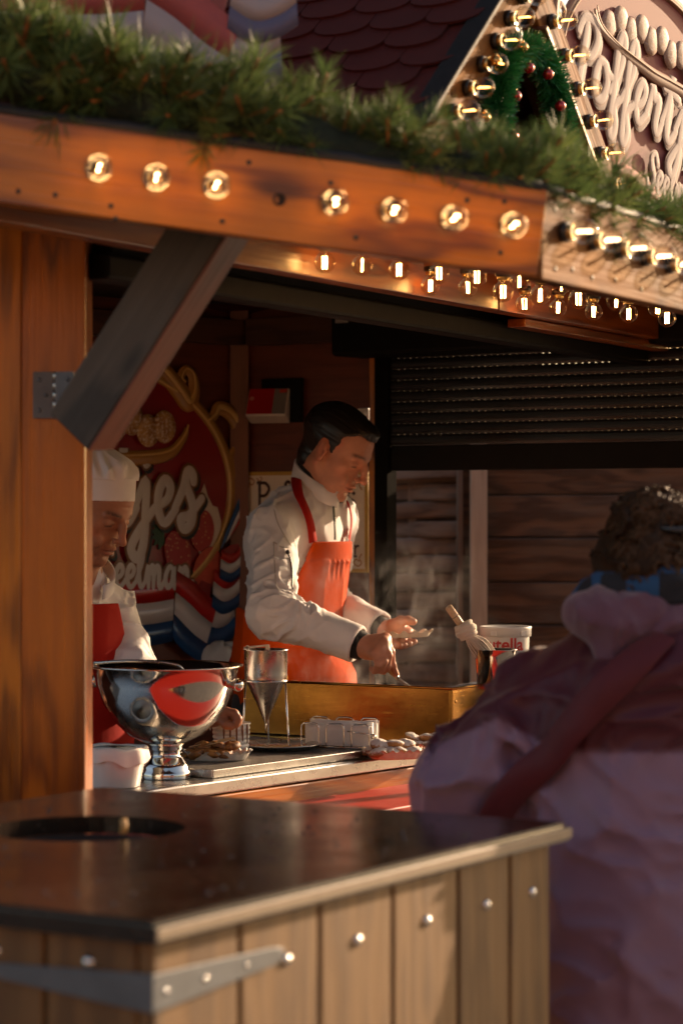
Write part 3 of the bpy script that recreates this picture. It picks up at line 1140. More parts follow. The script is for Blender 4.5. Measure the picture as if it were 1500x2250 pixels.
# white paper lined tub by the post
tc = Vector((-.500, 5.33, CZ + .001))
tub = empty("white_tub", tc, "white textured tub with folded paper cloth over its rim beside the bowl foot", "tub")
mb = MB()
pr = []
for i in range(19):
    z = i / 18 * .062
    pr.append((.055 + .012 * i / 18 + (.0009 if i % 2 else -.0004), z))
nn = 72
vs, fs = [], []
for i, (r, z) in enumerate(pr):
    for j in range(nn):
        a = 2 * math.pi * j / nn
        rr_ = r + (.0009 if (j + i) % 2 else -.0003)
        vs.append(tc + Vector((rr_ * math.cos(a), rr_ * math.sin(a), z)))
for i in range(len(pr) - 1):
    for j in range(nn):
        fs.append((i * nn + j, i * nn + (j + 1) % nn, (i + 1) * nn + (j + 1) % nn, (i + 1) * nn + j))
mb.add(vs, fs)
mb.build("tub_body", plain("white_glazed_tub", (.72, .70, .68), .22), tub)
mb = MB()
nn = 60
vs = []
for k, (rad, z) in enumerate(((.052, .085), (.066, .088), (.0715, .082), (.0725, .066), (.073, .055))):
    for j in range(nn):
        a = 2 * math.pi * j / nn
        dz = (.006 * math.sin(a * 3 + 1) + .004 * math.sin(a * 7)) * (k / 4)
        rw_ = rad + .0025 * math.sin(a * 9 + .7) * (k / 4) + .004 * max(0, math.cos(a - .1)) ** 8 * (k / 4)
        vs.append(tc + Vector((rw_ * math.cos(a), rw_ * math.sin(a), z + dz)))
fs = [(i * nn + j, i * nn + (j + 1) % nn, (i + 1) * nn + (j + 1) % nn, (i + 1) * nn + j) for i in range(4) for j in range(nn)] + [tuple(range(nn))]
mb.add(vs, fs)
mb.build("paper_cloth", WHITE_PAPER, tub)
# pale yellow tub behind the bowl
yc = W2C(205, 1640)
mb = MB()
mb.lathe([(.05, 0), (.058, .05), (.0605, .052), (.0605, .056), (.055, .056), (.05, .01), (0, .008)], Matrix.Translation(Vector((yc.x, yc.y, CZ + .001))), 32)
tag(mb.build("yellow_tub", plain("pale_yellow_plastic", (.62, .45, .16), .35)), "pale yellow plastic tub half hidden behind the punch bowl", "tub")

# perforated metal tray
tm = NT("perforated_mat")
v = tm.coords((1, 1, 1), rand=False)
mp_ = tm.n("Mapping")
mp_.inputs["Rotation"].default_value = (0, 0, math.radians(45))
tm.l(v, mp_.inputs[0])
ck = tm.n("TexVoronoi", feature='F1', distance='CHEBYCHEV')
ck.inputs["Scale"].default_value = 100
ck.inputs["Randomness"].default_value = 0.0
tm.l(mp_.outputs[0], ck.inputs["Vector"])
dd = tm.ramp(ck.outputs["Distance"], [(.34, 1.0), (.42, 0.0)])
tm.set(Base_Color=tm.mix(dd, (.42, .38, .34), (.03, .025, .02)), Roughness=.42, Metallic=.35, Normal=tm.bump(dd, .8, .003))
tr0, tr1, trd = .10, .83, .33
tray = empty("perforated_tray", cp(.45, .2, CZ), "flat metal tray with a perforated grey mat on the counter front", "tray")
slab_t = slab("tray_base", [cp(tr0, .035), cp(tr1, .035), cp(tr1, .035 + trd), cp(tr0, .035 + trd)], CZ + .0015, .008, STEEL_BR, tray)
matt = slab("drip_mat", [cp(tr0 + .012, .047), cp(tr1 - .012, .047), cp(tr1 - .012, .023 + trd), cp(tr0 + .012, .023 + trd)], CZ + .0125, .003, tm.mat, tray)
for (a, b) in (((tr0, .035), (tr1, .035)), ((tr1, .035), (tr1, .035 + trd)), ((tr1, .035 + trd), (tr0, .035 + trd)), ((tr0, .035 + trd), (tr0, .035))):
    board("tray_rim", cp(a[0], a[1], CZ + .011), cp(b[0], b[1], CZ + .011), .018, .005, STEEL_BR, tray, bev=.0015)
TZ = CZ + .0156

# batter funnel on its stand, on a round plate
fc = P(584, 1640, 6.02)
fc.z = CZ
rp = MB()
rp.lathe([(.0, .004), (.085, .004), (.098, .012), (.103, .013), (.103, .016), (.096, .0155), (.084, .008), (.0, .008)], Matrix.Translation(fc + Vector((.035, -.02, .016))), 48)
tag(rp.build("round_plate", STEEL_BR), "round steel plate under the funnel stand", "plate")
fz = CZ + .0245
fun = empty("batter_funnel", Vector((fc.x, fc.y, fz)), "steel batter funnel with a cylinder top standing in a three legged wire stand", "funnel")
def zy(py, d=6.02):
    return P(0, py, d).z
mb = MB()
zt, zm, zb = zy(1428), zy(1492), zy(1588)
mb.lathe([(.0035, zb), (.005, zb + .004), (.022, zb + (zm - zb) * .42), (.0505, zm - .003), (.0525, zm + .002), (.0530, zm + .012), (.0540, zt - .002), (.0565, zt), (.0565, zt + .002), (.0535, zt + .001), (.0515, zm + .006), (.004, zb + .01)], Matrix.Translation((fc.x, fc.y, 0)), 48)
mb.build("hopper", STEEL_BR, fun)
mb = MB()
mb.tube([Vector((fc.x + .0535 * math.cos(2 * math.pi * j / 32), fc.y + .0535 * math.sin(2 * math.pi * j / 32), zm - .004)) for j in range(32)], .0026, 8, closed=True)
mb.build("ring", STEEL, fun)
for a in (-2.72, -.42, 1.5):
    mb = MB()
    c_, s_ = math.cos(a), math.sin(a)
    mb.tube([Vector((fc.x + .0535 * c_, fc.y + .0535 * s_, zm - .005)), Vector((fc.x + .060 * c_, fc.y + .060 * s_, zb)), Vector((fc.x + .064 * c_, fc.y + .064 * s_, fz + .003)), Vector((fc.x + .069 * c_, fc.y + .069 * s_, fz + .002))], .0024, 8)
    mb.build("leg", STEEL, fun)
mb = MB()
mb.tube([Vector((fc.x, fc.y, zb + .004)), Vector((fc.x, fc.y, fz + .03))], .0016, 6)
mb.build("nozzle_pin", STEEL, fun)
mb = MB()
mb.box((fc.x - .024, fc.y, zt + .0085), (.062, .02, .004), Matrix.Rotation(-.10, 3, 'Y'))
mb.box((fc.x - .046, fc.y, zt + .005), (.006, .02, .012))
mb.box((fc.x + .004, fc.y, zt + .006), (.010, .022, .013))
mb.build("lever_handle", STEEL_BR, fun)

# wire napkin holder with napkins
n0, n1 = P(652, 1640, 6.05), P(832, 1640, 5.98)
n0.z = n1.z = TZ
ndir = (n1 - n0).normalized()
nper = Vector((-ndir.y, ndir.x, 0))
nh = empty("napkin_holder", (n0 + n1) / 2, "wire napkin holder with loops standing on the perforated tray", "napkin holder")
for off in (0.0, .075):
    for k in range(3):
        s0 = .012 + k * .066
        a, b = n0 + ndir * s0 + nper * off, n0 + ndir * (s0 + .046) + nper * off
        mb = MB()
        h = .062 if off == 0 else .072
        mb.tube(catmull([a + ZV * .004, a + ZV * (h - .012), a + ndir * .004 + ZV * (h - .003), a + ndir * .010 + ZV * h, b - ndir * .010 + ZV * h, b - ndir * .004 + ZV * (h - .003), b + ZV * (h - .012), b + ZV * .004], 4), .0019, 7)
        mb.build("wire_loop", STEEL, nh)
mb = MB()
q = [n0, n1, n1 + nper * .075, n0 + nper * .075]
mb.tube([p + ZV * .0035 for p in q], .002, 7, closed=True)
for k in range(4):
    mb.tube([n0 + ndir * (.03 + k * .05) + ZV * .0035, n0 + ndir * (.03 + k * .05) + nper * .075 + ZV * .0035], .0016, 6)
mb.build("base_wire", STEEL, nh)
mb = MB()
mb.tube([n0 + ndir * .135 + ZV * .045 - nper * .006, n1 - ndir * .012 + ZV * .038 - nper * .006], .0017, 6)
mb.lathe([(0, .007), (.005, .005), (.007, 0), (.005, -.005), (0, -.007)], axis_m(n1 - ndir * .012 + ZV * .034 - nper * .008, nper, 0), 16)
mb.build("weight_arm", STEEL, nh)
for i in range(5):
    mb = MB()
    c = (n0 + n1) / 2 + nper * (.018 + i * .012) - ndir * (.004 + .004 * (i % 3))
    L_, H_ = .088, .052 + .003 * ((i * 2) % 3)
    vs, fs = [], []
    for y_ in (0, .0095):
        for ix in range(9):
            for iz in range(4):
                x = -L_ + 2 * L_ * ix / 8
                z = .006 + (H_ - .004 * math.sin(ix * .9 + i) * (iz / 3) + (.010 * (1 - abs(ix - 6) / 3) if ix > 3 and iz == 3 and i == 2 else 0)) * iz / 3
                vs.append(c + ndir * x + nper * (y_ + .002 * math.sin(ix * .8 + i)) + ZV * z)
    for ix in range(8):
        for iz in range(3):
            a = ix * 4 + iz
            fs += [(a, a + 4, a + 5, a + 1), (a + 36, a + 37, a + 41, a + 40)]
    for ix in range(8):
        fs.append((ix * 4 + 3, ix * 4 + 7, ix * 4 + 43, ix * 4 + 39))
    for iz in range(3):
        fs.append((iz, iz + 1, iz + 37, iz + 36))
        fs.append((32 + iz, 68 + iz, 69 + iz, 33 + iz))
    mb.add(vs, fs)
    tag(mb.build("paper_napkin", WHITE_PAPER), "folded white paper napkin, %s in the wire holder" % ("frontmost", "second from the front", "middle one", "second from the back", "rearmost")[i], "napkin", "napkins in the wire holder")

# paper dishes and poffertjes
def dish_mesh(L=.075, Wd=.05, h=.022, waves=22, amp=.0035):
    mb = MB()
    nn = 132
    rings = [(.0, .001), (.80, .001), (.86, .005), (.94, h * .7), (1.0, h), (1.03, h * 1.01), (.985, h), (.925, h * .72), (.85, .007), (.79, .0035), (0.0, .0035)]
    vs, fs = [], []
    for k, (s, z) in enumerate(rings):
        for j in range(nn):
            a = 2 * math.pi * j / nn
            ca, sa = math.cos(a), math.sin(a)
            e = (abs(ca) ** 3 + abs(sa) ** 3) ** (-1 / 3.)
            w = math.sin(a * waves)
            up = min(1.0, max(0.0, z / h))
            r = e * (s + .035 * w * up)
            vs.append(Vector((r * L * ca, r * Wd * sa, z + amp * w * up * up)))
    m = len(rings)
    for k in range(m - 1):
        for j in range(nn):
            fs.append((k * nn + j, k * nn + (j + 1) % nn, (k + 1) * nn + (j + 1) % nn, (k + 1) * nn + j))
    mb.add(vs, fs)
    return mb.mesh("paper_dish")
DISH = plain("cream_paper_dish", (.74, .60, .44), .6, 0, .05, 30)
DISHW = plain("white_paper_dish", (.74, .69, .62), .6, 0, .05, 30)
def poff_mat(name, c1, c2, sugar):
    t = NT(name)
    v = t.coords((1, 1, 1))
    n1 = t.noise(v, 55, 5, .6)
    c = t.mix(t.ramp(n1, [(.35, 0.0), (.65, 1.0)]), c1, c2)
    ge = t.n("NewGeometry")
    sp_ = t.n("SeparateXYZ")
    t.l(ge.outputs["Normal"], sp_.inputs[0])
    n2 = t.noise(v, 210, 4, .7)
    up = t.math('MULTIPLY_ADD', sp_.outputs[2], .35, t.math('MULTIPLY_ADD', n2, .9, -.62 + sugar))
    su = t.ramp(up, [(.30, 0.0), (.42, 1.0)])
    t.set(Base_Color=t.mix(su, c, (.78, .72, .66)), Roughness=.6, Normal=t.bump(n1, .5, .004))
    return t.mat
POF_B = poff_mat("browned_pancake", (.10, .028, .008), (.44, .19, .045), -.3)
POF_S = poff_mat("sugared_pancake", (.30, .12, .04), (.46, .22, .07), .38)
def poff_mesh(sd):
    rr = random.Random(sd)
    bm = bmesh.new()
    bmesh.ops.create_uvsphere(bm, u_segments=18, v_segments=12, radius=1)
    ph = [rr.uniform(0, 6) for _ in range(4)]
    for v in bm.verts:
        x, y, z = v.co
        a = math.atan2(y, x)
        k = 1 + .06 * math.sin(2 * a + ph[0]) + .05 * math.sin(5 * a + ph[1]) * abs(z) + .04 * math.sin(7 * z + ph[2])
        v.co = Vector((x * .0235 * k, y * .0235 * k, z * .0115 * (1 + .1 * math.sin(3 * a + ph[3]))))
    for f in bm.faces:
        f.smooth = True
    me = bpy.data.meshes.new("pancake")
    bm.to_mesh(me)
    bm.free()
    return me
def serving(loc, rz, dmat, pmat, lab, plab, grp, n, L=.075, Wd=.05, sd=0, tilt=0.0):
    me = dish_mesh(L, Wd)
    me.materials.append(dmat)
    o = link("paper_dish", me)
    o.matrix_basis = Matrix.Translation(loc) @ Matrix.Rotation(rz, 4, 'Z') @ Matrix.Rotation(tilt, 4, 'Y')
    tag(o, lab, "paper dish")
    rr = random.Random(sd)
    pms = []
    for k in range(3):
        m_ = poff_mesh(sd * 7 + k)
        m_.materials.append(pmat)
        pms.append(m_)
    spots = []
    for ix in range(-2, 3):
        for iy in range(-1, 2):
            spots.append((ix * .031 + (.012 if iy % 2 else 0), iy * .028, .018))
    for ix in (-1.1, 0, 1):
        spots.append((ix * .032, rr.uniform(-.01, .01), .034))
    spots = [s for s in spots if abs(s[0]) < L * .8][:n - 3] + spots[-3:]
    for (x, y, z) in spots:
        p = link("pancake", pms[rr.randrange(3)])
        p.matrix_basis = Matrix.Translation(loc) @ Matrix.Rotation(rz, 4, 'Z') @ Matrix.Translation((x + rr.uniform(-.004, .004), y + rr.uniform(-.004, .004), z)) @ Euler((rr.uniform(-.45, .45), rr.uniform(-.45, .45), rr.uniform(0, 6))).to_matrix().to_4x4()
        tag(p, plab, "pancake", grp)
    return o
d1 = P(478, 1652, 5.74)
serving(Vector((d1.x, d1.y, TZ)), math.radians(8), DISHW, POF_B, "white paper dish of brown glazed pancakes on the tray beside the bowl", "small dark brown glazed pancake in the dish beside the bowl", "brown pancakes in the left dish", 12, .078, .052, 3)
d2 = W2C(868, 1655, CZ + .001)
d2 = Vector((.128, 5.93, CZ + .001))
serving(d2, math.radians(20), DISH, POF_S, "cream paper dish of sugared pancakes next to the napkin holder", "sugar dusted pancake in the dish next to the napkin holder", "sugared pancakes in the first dish", 12, .072, .062, 4)
d3 = Vector((.215, 6.09, CZ + .001))
serving(d3, math.radians(-12), DISH, POF_S, "cream paper dish of sugared pancakes nearest the customer", "sugar dusted pancake in the dish nearest the customer", "sugared pancakes in the second dish", 12, .070, .058, 5)
dk = MB()
fkp = d1 + Vector((.0, -.01, TZ - d1.z + .045))
dk.box(fkp, (.085, .024, .0015), Euler((.1, -.22, .2)).to_matrix())
for k in range(3):
    dk.box(fkp + Vector((-.052, -.007 + k * .007 - .01, -.008)), (.03, .003, .0014), Euler((.1, -.22, .2)).to_matrix())
tag(dk.build("wooden_fork", W_HANDLE), "small flat wooden fork resting on the brown pancakes", "fork")

# white ribbed tub with batter drips behind the dish
rc = P(508, 1650, 5.93)
rc.z = CZ + .001
rt = empty("ribbed_tub", rc, "white ribbed tub with batter drips behind the brown pancakes", "tub")
mb = MB()
pr = [(.0, 0), (.040, 0)]
for k in range(7):
    z = .004 + k * .011
    pr += [(.0405 + k * .0006, z), (.0428 + k * .0006, z + .003), (.0428 + k * .0006, z + .008), (.0405 + k * .0006, z + .0105)]
pr += [(.0480, .084), (.0480, .088), (.044, .088), (.041, .02), (0, .015)]
mb.lathe(pr, Matrix.Translation(rc), 40)
mb.build("tub_body", WHITE_P, rt)
mb = MB()
for k in range(5):
    a = -1.9 + k * .33
    zz_ = [.086, .07, .045 - .006 * (k % 3)]
    mb.tube([rc + Vector(((.0475 + .001) * math.cos(a), (.0475 + .001) * math.sin(a), z)) for z in zz_], [.002, .0026, .0012], 6)
mb.build("batter_drips", plain("brown_batter", (.20, .07, .025), .3), rt)

# brass griddle
gA = P(535, 1494, 6.60)
gB = P(993, 1511, 6.27)
gd = (gB - gA)
gd.z = 0
gL = gd.length
gd.normalize()
gn = Vector((gd.y, -gd.x, 0))
gn = gn if gn.y < 0 else -gn
bt = NT("heat_stained_brass")
v = bt.coords((1, 1, 1), rand=False)
n1, n2 = bt.noise(v, 5, 5, .6), bt.noise(bt.coords((4, 40, 40), rand=False), 3, 4, .6)
bc = bt.mix(bt.ramp(n1, [(.35, 0.0), (.7, 1.0)]), (.52, .27, .065), (.26, .11, .028))
bt.set(Base_Color=bc, Metallic=1.0, Roughness=bt.math('MULTIPLY_ADD', n2, .22, .13), Normal=bt.bump(n1, .15, .01))
BRASS = bt.mat
grid = empty("poffertjes_griddle", (gA + gB) / 2 - ZV * .3, "brass sided poffertjes griddle steaming on the counter end", "griddle")
gz = gA.z
def gp(s, i, z):
    p = gA + gd * s - gn * i
    return Vector((p.x, p.y, z))
GD = .225
board("front_panel", gp(0, .002, (gz + CZ) / 2 + .002), gp(gL, .002, (gz + CZ) / 2 + .002), gz - CZ - .004, .003, BRASS, grid, bev=.001)
board("side_panel", gp(gL - .0015, .004, (gz + CZ) / 2 + .002), gp(gL - .0015, GD, (gz + CZ) / 2 + .002), gz - CZ - .006, .003, BRASS, grid, bev=.001)
board("side_panel", gp(.0015, .004, (gz + CZ) / 2 + .002), gp(.0015, GD, (gz + CZ) / 2 + .002), gz - CZ - .006, .003, BRASS, grid, bev=.001)
board("back_panel", gp(0, GD, (gz + CZ) / 2 - .01), gp(gL, GD, (gz + CZ) / 2 - .01), gz - CZ - .03, .003, BRASS, grid, bev=.001)
mb = MB()
mb.tube([gp(-.002, 0, gz), gp(gL + .002, 0, gz), gp(gL + .001, GD, gz)], .0038, 8)
mb.build("rolled_rim", BRASS, grid)
board("corner_strip", gp(gL - .004, -.002, CZ + .004), gp(gL - .004, -.002, gz - .004), .012, .002, BRASS, grid, up=gd, bev=.0008)
for z in (gz - .035, CZ + .04):
    mb = MB()
    mb.lathe([(0, .002), (.003, .0015), (.004, 0)], frame(gp(gL + .0002, .02, z), (0, 1, 0), (1, 0, 0)), 10)
    mb.build("rivet", BRASS, grid)
slab("griddle_plate", [gp(.006, .007, 0), gp(gL - .006, .007, 0), gp(gL - .006, GD - .004, 0), gp(.006, GD - .004, 0)], gz - .050, .02, plain("cast_iron", (.02, .018, .017), .4, .6, .3, 30, .3), grid)
slab("burner_box", [gp(.01, .01, 0), gp(gL - .01, .01, 0), gp(gL - .01, GD - .01, 0), gp(.01, GD - .01, 0)], CZ + .002, gz - .054 - CZ, BLACKM, grid)
rr = random.Random(12)
pmz = []
for k in range(3):
    m_ = poff_mesh(90 + k)
    m_.materials.append(POF_B)
    pmz.append(m_)
for ix in range(11):
    for iy in range(4):
        o = link("pancake", pmz[rr.randrange(3)])
        p = gp(.05 + ix * .045, .04 + iy * .047, gz - .022)
        o.matrix_basis = Matrix.Translation(p) @ Matrix.Rotation(rr.uniform(0, 6), 4, 'Z')
        tag(o, "small round pancake baking in the hot brass sided griddle", "pancake", "pancakes on the griddle")

# box with blue cloth, tub, steel pot with the grease mop
bx = P(1085, 1500, 6.60)
cab = empty("steel_box", Vector((bx.x, bx.y, CZ)), "low steel box on the counter end behind the customer", "box")
def lp(x, y, z):
    p = Vector((bx.x, bx.y, 0)) + gd * x - gn * y
    return Vector((p.x, p.y, z))
sb_ = slab("box_body", [lp(-.115, -.10, 0), lp(.16, -.10, 0), lp(.16, .11, 0), lp(-.115, .11, 0)], CZ + .0005, .124, STEEL_BR, cab)
bevel(sb_.data, .004)
cl = MB()
nx, ny = 26, 22
vs = []
for i in range(nx + 1):
    for j in range(ny + 1):
        x, y = -.14 + .33 * i / nx, -.135 + .25 * j / ny
        dx = max(-.119 - x, x - .164, 0)
        dy = max(-.104 - y, 0)
        drop = max(dx, dy)
        z = CZ + .1268 + .0015 * math.sin(x * 60 + y * 25) + .001 * math.sin(y * 80) + .0025
        xx, yy = x, y
        if drop > 0:
            z -= drop * 1.6
            xx = max(-.121, min(.166, x)) + .003 * math.sin(y * 90)
            yy = max(-.106, y) + .003 * math.sin(x * 90) - .002
        vs.append(lp(xx, yy, z))
fs = [(i * (ny + 1) + j, (i + 1) * (ny + 1) + j, (i + 1) * (ny + 1) + j + 1, i * (ny + 1) + j + 1) for i in range(nx) for j in range(ny)]
cl.add(vs, fs)
denim = plain("blue_woven_cloth", (.05, .065, .10), .8, 0, .5, 90, .4, 400)
tag(cl.build("blue_cloth", denim), "dark blue cloth laid over the steel box beside the griddle", "cloth")
BZ = CZ + .1325
tb = P(1110, 1385, 6.68)
tbl = Vector((tb.x, tb.y, BZ))
ntub = empty("spread_tub", tbl, "white plastic hazelnut spread tub with red lettering behind the grease mop", "tub")
ztop = P(0, 1377, 6.68).z
mb = MB()
mb.lathe([(.0, 0), (.060, 0), (.062, .003), (.0655, ztop - BZ - .024), (.0662, ztop - BZ - .022), (0, ztop - BZ - .022)], Matrix.Translation(tbl), 48)
mb.build("tub_body", WHITE_P, ntub)
mb = MB()
hL = ztop - BZ
mb.lathe([(.0668, hL - .026), (.0705, hL - .0255), (.0708, hL - .006), (.0715, hL - .005), (.0718, hL), (.070, hL + .0016), (.064, hL + .001), (.062, hL - .002), (.0, hL - .002)], Matrix.Translation(tbl), 56)
for k in range(4):
    a = -2.1 + k * 1.2
    mb.box(tbl + Vector((.0705 * math.cos(a), .0705 * math.sin(a), hL - .016)), (.005, .017, .012), Matrix.Rotation(a, 3, 'Z'))
mb.build("lid", WHITE_P, ntub)
def text_obj(name, s, size, mat, parent, mtx, bend=None, ext=.0004, bold=0.0):
    cu = bpy.data.curves.new(name, 'FONT')
    cu.body = s
    cu.size = size
    cu.extrude = ext
    cu.offset = bold
    cu.align_x = 'CENTER'
    tmp = bpy.data.objects.new(name + "_t", cu)
    COL.objects.link(tmp)
    dg = bpy.context.evaluated_depsgraph_get()
    me = bpy.data.meshes.new_from_object(tmp.evaluated_get(dg))
    bpy.data.objects.remove(tmp)
    if bend:
        bm_ = bmesh.new()
        bm_.from_mesh(me)
        bmesh.ops.triangulate(bm_, faces=bm_.faces)
        for v in bm_.verts:
            a = v.co.x / bend
            rr_ = bend + v.co.z
            v.co = Vector((rr_ * math.sin(a), -rr_ * math.cos(a), v.co.y))
        bm_.to_mesh(me)
        bm_.free()
    me.name = name
    me.materials.clear()
    o = link(name, me, mat)
    o.matrix_basis = mtx
    if parent is not None:
        own(o, parent)
    return o
LRED = plain("lettering_red", (.55, .015, .012), .4)
LBLK = plain("lettering_black", (.02, .018, .016), .4)
fac = math.atan2(-tbl.x, tbl.y) * -1
text_obj("lettering", "utella", .048, LRED, ntub, Matrix.Translation(tbl + Vector((0, 0, hL - .062))) @ Matrix.Rotation(-.06, 4, 'Z'), bend=.0652, bold=.0012)
text_obj("lettering", "n", .048, LBLK, ntub, Matrix.Translation(tbl + Vector((0, 0, hL - .062))) @ Matrix.Rotation(-1.28, 4, 'Z'), bend=.0652, bold=.0012)
pc = P(1088, 1440, 6.47)
pl_ = Vector((pc.x, pc.y, BZ))
zr = P(0, 1427, 6.47).z
pot = empty("steel_pot", pl_, "shiny steel pot reflecting red holding the grease mop", "pot")
mb = MB()
hh = zr - BZ
mb.lathe([(.0, 0), (.046, 0), (.050, .003), (.054, hh - .022), (.0555, hh - .018), (.0565, hh - .003), (.0600, hh), (.0600, hh + .0015), (.0555, hh), (.053, hh - .02), (.049, .006), (0, .004)], Matrix.Translation(pl_), 48)
mb.build("pot_body", STEEL, pot)
# string mop used to grease the griddle
ma, mtip = P(985, 1334, 6.44), P(1012, 1372, 6.45)
mop = empty("grease_mop", P(1060, 1432, 6.47), "white string mop with wooden handle leaning in the steel pot", "mop")
mb = MB()
adir = (mtip - ma).normalized()
mb.tube([ma - adir * .002, ma, mtip + adir * .10], [.0085, .0102, .0102], 14)
mb.build("handle", W_HANDLE, mop)
mb = MB()
mb.tube([ma + adir * .030, ma + adir * .0315], .0106, 14)
mb.build("handle_ring", BLACKM, mop)
COTT = plain("cotton_string", (.66, .58, .48), .85, 0, .1, 60, .3, 300)
mb = MB()
kn0 = P(1016, 1372, 6.45)
kn1 = P(1028, 1395, 6.45)
kd = (kn1 - kn0).normalized()
ku = kd.orthogonal().normalized()
kv = kd.cross(ku)
rr = random.Random(3)
for k in range(9):                                  # knotted windings
    cc = kn0 + kd * (k * .0042 + .001)
    tl = Vector((rr.uniform(-.3, .3), rr.uniform(-.3, .3), rr.uniform(-.3, .3)))
    rad = .0185 + .006 * math.sin(k / 8 * math.pi) + rr.uniform(-.002, .002)
    mb.tube([cc + (ku * math.cos(2 * math.pi * j / 18) + kv * math.sin(2 * math.pi * j / 18)) * rad + tl * .012 * math.sin(2 * math.pi * j / 18 + k) for j in range(18)], .0052, 7, closed=True)
mb.build("knotted_string", COTT, mop)
mb = MB()
s0 = kn1 + kd * .004
s1 = P(1075, 1436, 6.47) - ZV * .02
for k in range(64):
    a = k * 2.399
    q = math.sqrt((k + .5) / 64)
    off = ku * math.cos(a) + kv * math.sin(a)
    pts = []
    for t in (0, .15, .4, .7, 1.0):
        wdt = (.010 + .018 * math.sin(min(1, t * 1.3) * math.pi * .62)) * q
        pts.append(s0.lerp(s1, t) + off * wdt + Vector((0, 0, .008 * math.sin(t * 3))))
    mb.tube(catmull(pts, 3), .0022, 5)
mb.build("strings", COTT, mop)
# white bag in the dark corner behind the chef
bagc = P(492, 1470, 7.35)
mb = MB()
vs, fs = [], []
nn, mm = 28, 14
for i in range(mm + 1):
    th_ = math.pi / 2 * i / mm
    for j in range(nn):
        a = 2 * math.pi * j / nn
        k = 1 + .06 * math.sin(5 * a + 3 * th_) + .04 * math.sin(9 * a - 5 * th_)
        vs.append(bagc + Vector((.075 * k * math.cos(a) * math.cos(th_) ** .5, .06 * k * math.sin(a) * math.cos(th_) ** .5, -.05 + .125 * k * math.sin(th_) ** .8)))
fs = [(i * nn + j, i * nn + (j + 1) % nn, (i + 1) * nn + (j + 1) % nn, (i + 1) * nn + j) for i in range(mm) for j in range(nn)]
mb.add(vs, fs)
tag(mb.build("flour_bag", plain("white_bag", (.52, .48, .44), .7)), "crumpled white bag in the dark corner behind the tall chef", "bag")
board("shelf", Vector((bagc.x - .25, bagc.y + .03, bagc.z - .062)), Vector((bagc.x + .12, bagc.y + .03, bagc.z - .062)), .02, .2, W_DARK, stall)
# electrical box, switch and plug on the back wall
ec = K + VR * .155 + nR * .03
ez = P(0, 884, ec.y).z
eb = empty("control_box", Vector((ec.x, ec.y, ez)), "white box with red and grey label on the back wall above the poster", "control box")
EM = frame(Vector((ec.x, ec.y, ez)) + nR * .045, (VR * .97 - nR * .25).normalized(), Vector((0, 0, 1)) + nR * -.45)
mb = MB()
mb.box((0, .030, 0), (.135, .058, .098))
o = mb.build("box_body", plain("cream_plastic", (.58, .50, .44), .4))
bevel(o.data, .005)
o.matrix_basis = EM
own(o, eb)
for nm, cx, w, cm in (("red_label", -.022, .084, plain("label_red", (.40, .012, .012), .35)), ("grey_label", .042, .043, plain("label_grey", (.20, .18, .17), .35))):
    mb = MB()
    mb.box((cx, .0004, .002), (w, .002, .088))
    o = mb.build(nm, cm)
    o.matrix_basis = EM
    own(o, eb)
mb = MB()
mb.box((.050, -.001, .037), (.024, .0015, .012))
o = mb.build("small_mark", plain("mark_orange", (.50, .06, .04), .4))
o.matrix_basis = EM
own(o, eb)
mb = MB()
mb.tube([Vector((-.052 + .006 * math.cos(2 * math.pi * j / 20), -.001, .012 + .006 * math.sin(2 * math.pi * j / 20))) for j in range(20)], .0011, 5, closed=True)
mb.box((-.052, -.001, .012), (.007, .001, .0016))
mb.box((-.052, -.0012, .012), (.0016, .001, .007))
o = mb.build("round_mark", plain("mark_pink", (.62, .35, .30), .4))
o.matrix_basis = EM
own(o, eb)
board("mounting_plate", Vector((ec.x, ec.y, ez + .005)) - VR * .05 + nR * -.005, Vector((ec.x, ec.y, ez + .005)) + VR * .10 + nR * -.005, .14, .02, BLACKM, eb)
sw = empty("wall_switch", Vector((K + VR * .475).xy.to_3d()) + nR * .012 + ZV * P(0, 912, 7.55).z, "small white switch on the wall beside the chef's hair", "switch")
board("switch_plate", sw.location - VR * .02, sw.location + VR * .02, .042, .018, WHITE_P, sw, bev=.005)
board("rocker", sw.location - VR * .009 + nR * .010, sw.location + VR * .009 + nR * .010, .022, .006, WHITE_P, sw, bev=.002)
hk = K + VR * .305 + nR * .02
hkz = P(0, 985, 7.64).z
mb = MB()
mb.tube(catmull([Vector((hk.x, hk.y, hkz)) + Vector(p) for p in ((-.02, -.01, -.012), (-.006, -.014, .004), (.006, -.012, -.004), (.018, -.008, .006), (.024, -.004, -.01))], 5), .0055, 7)
mb.tube(catmull([Vector((hk.x, hk.y, hkz)) + Vector(p) for p in ((-.012, -.016, .012), (-.002, -.018, -.008), (.01, -.014, .01))], 5), .005, 7)
tag(mb.build("cable_knot", plain("grey_cable", (.36, .32, .28), .5)), "small tangle of grey cable on the wall behind the chef's neck", "cable")
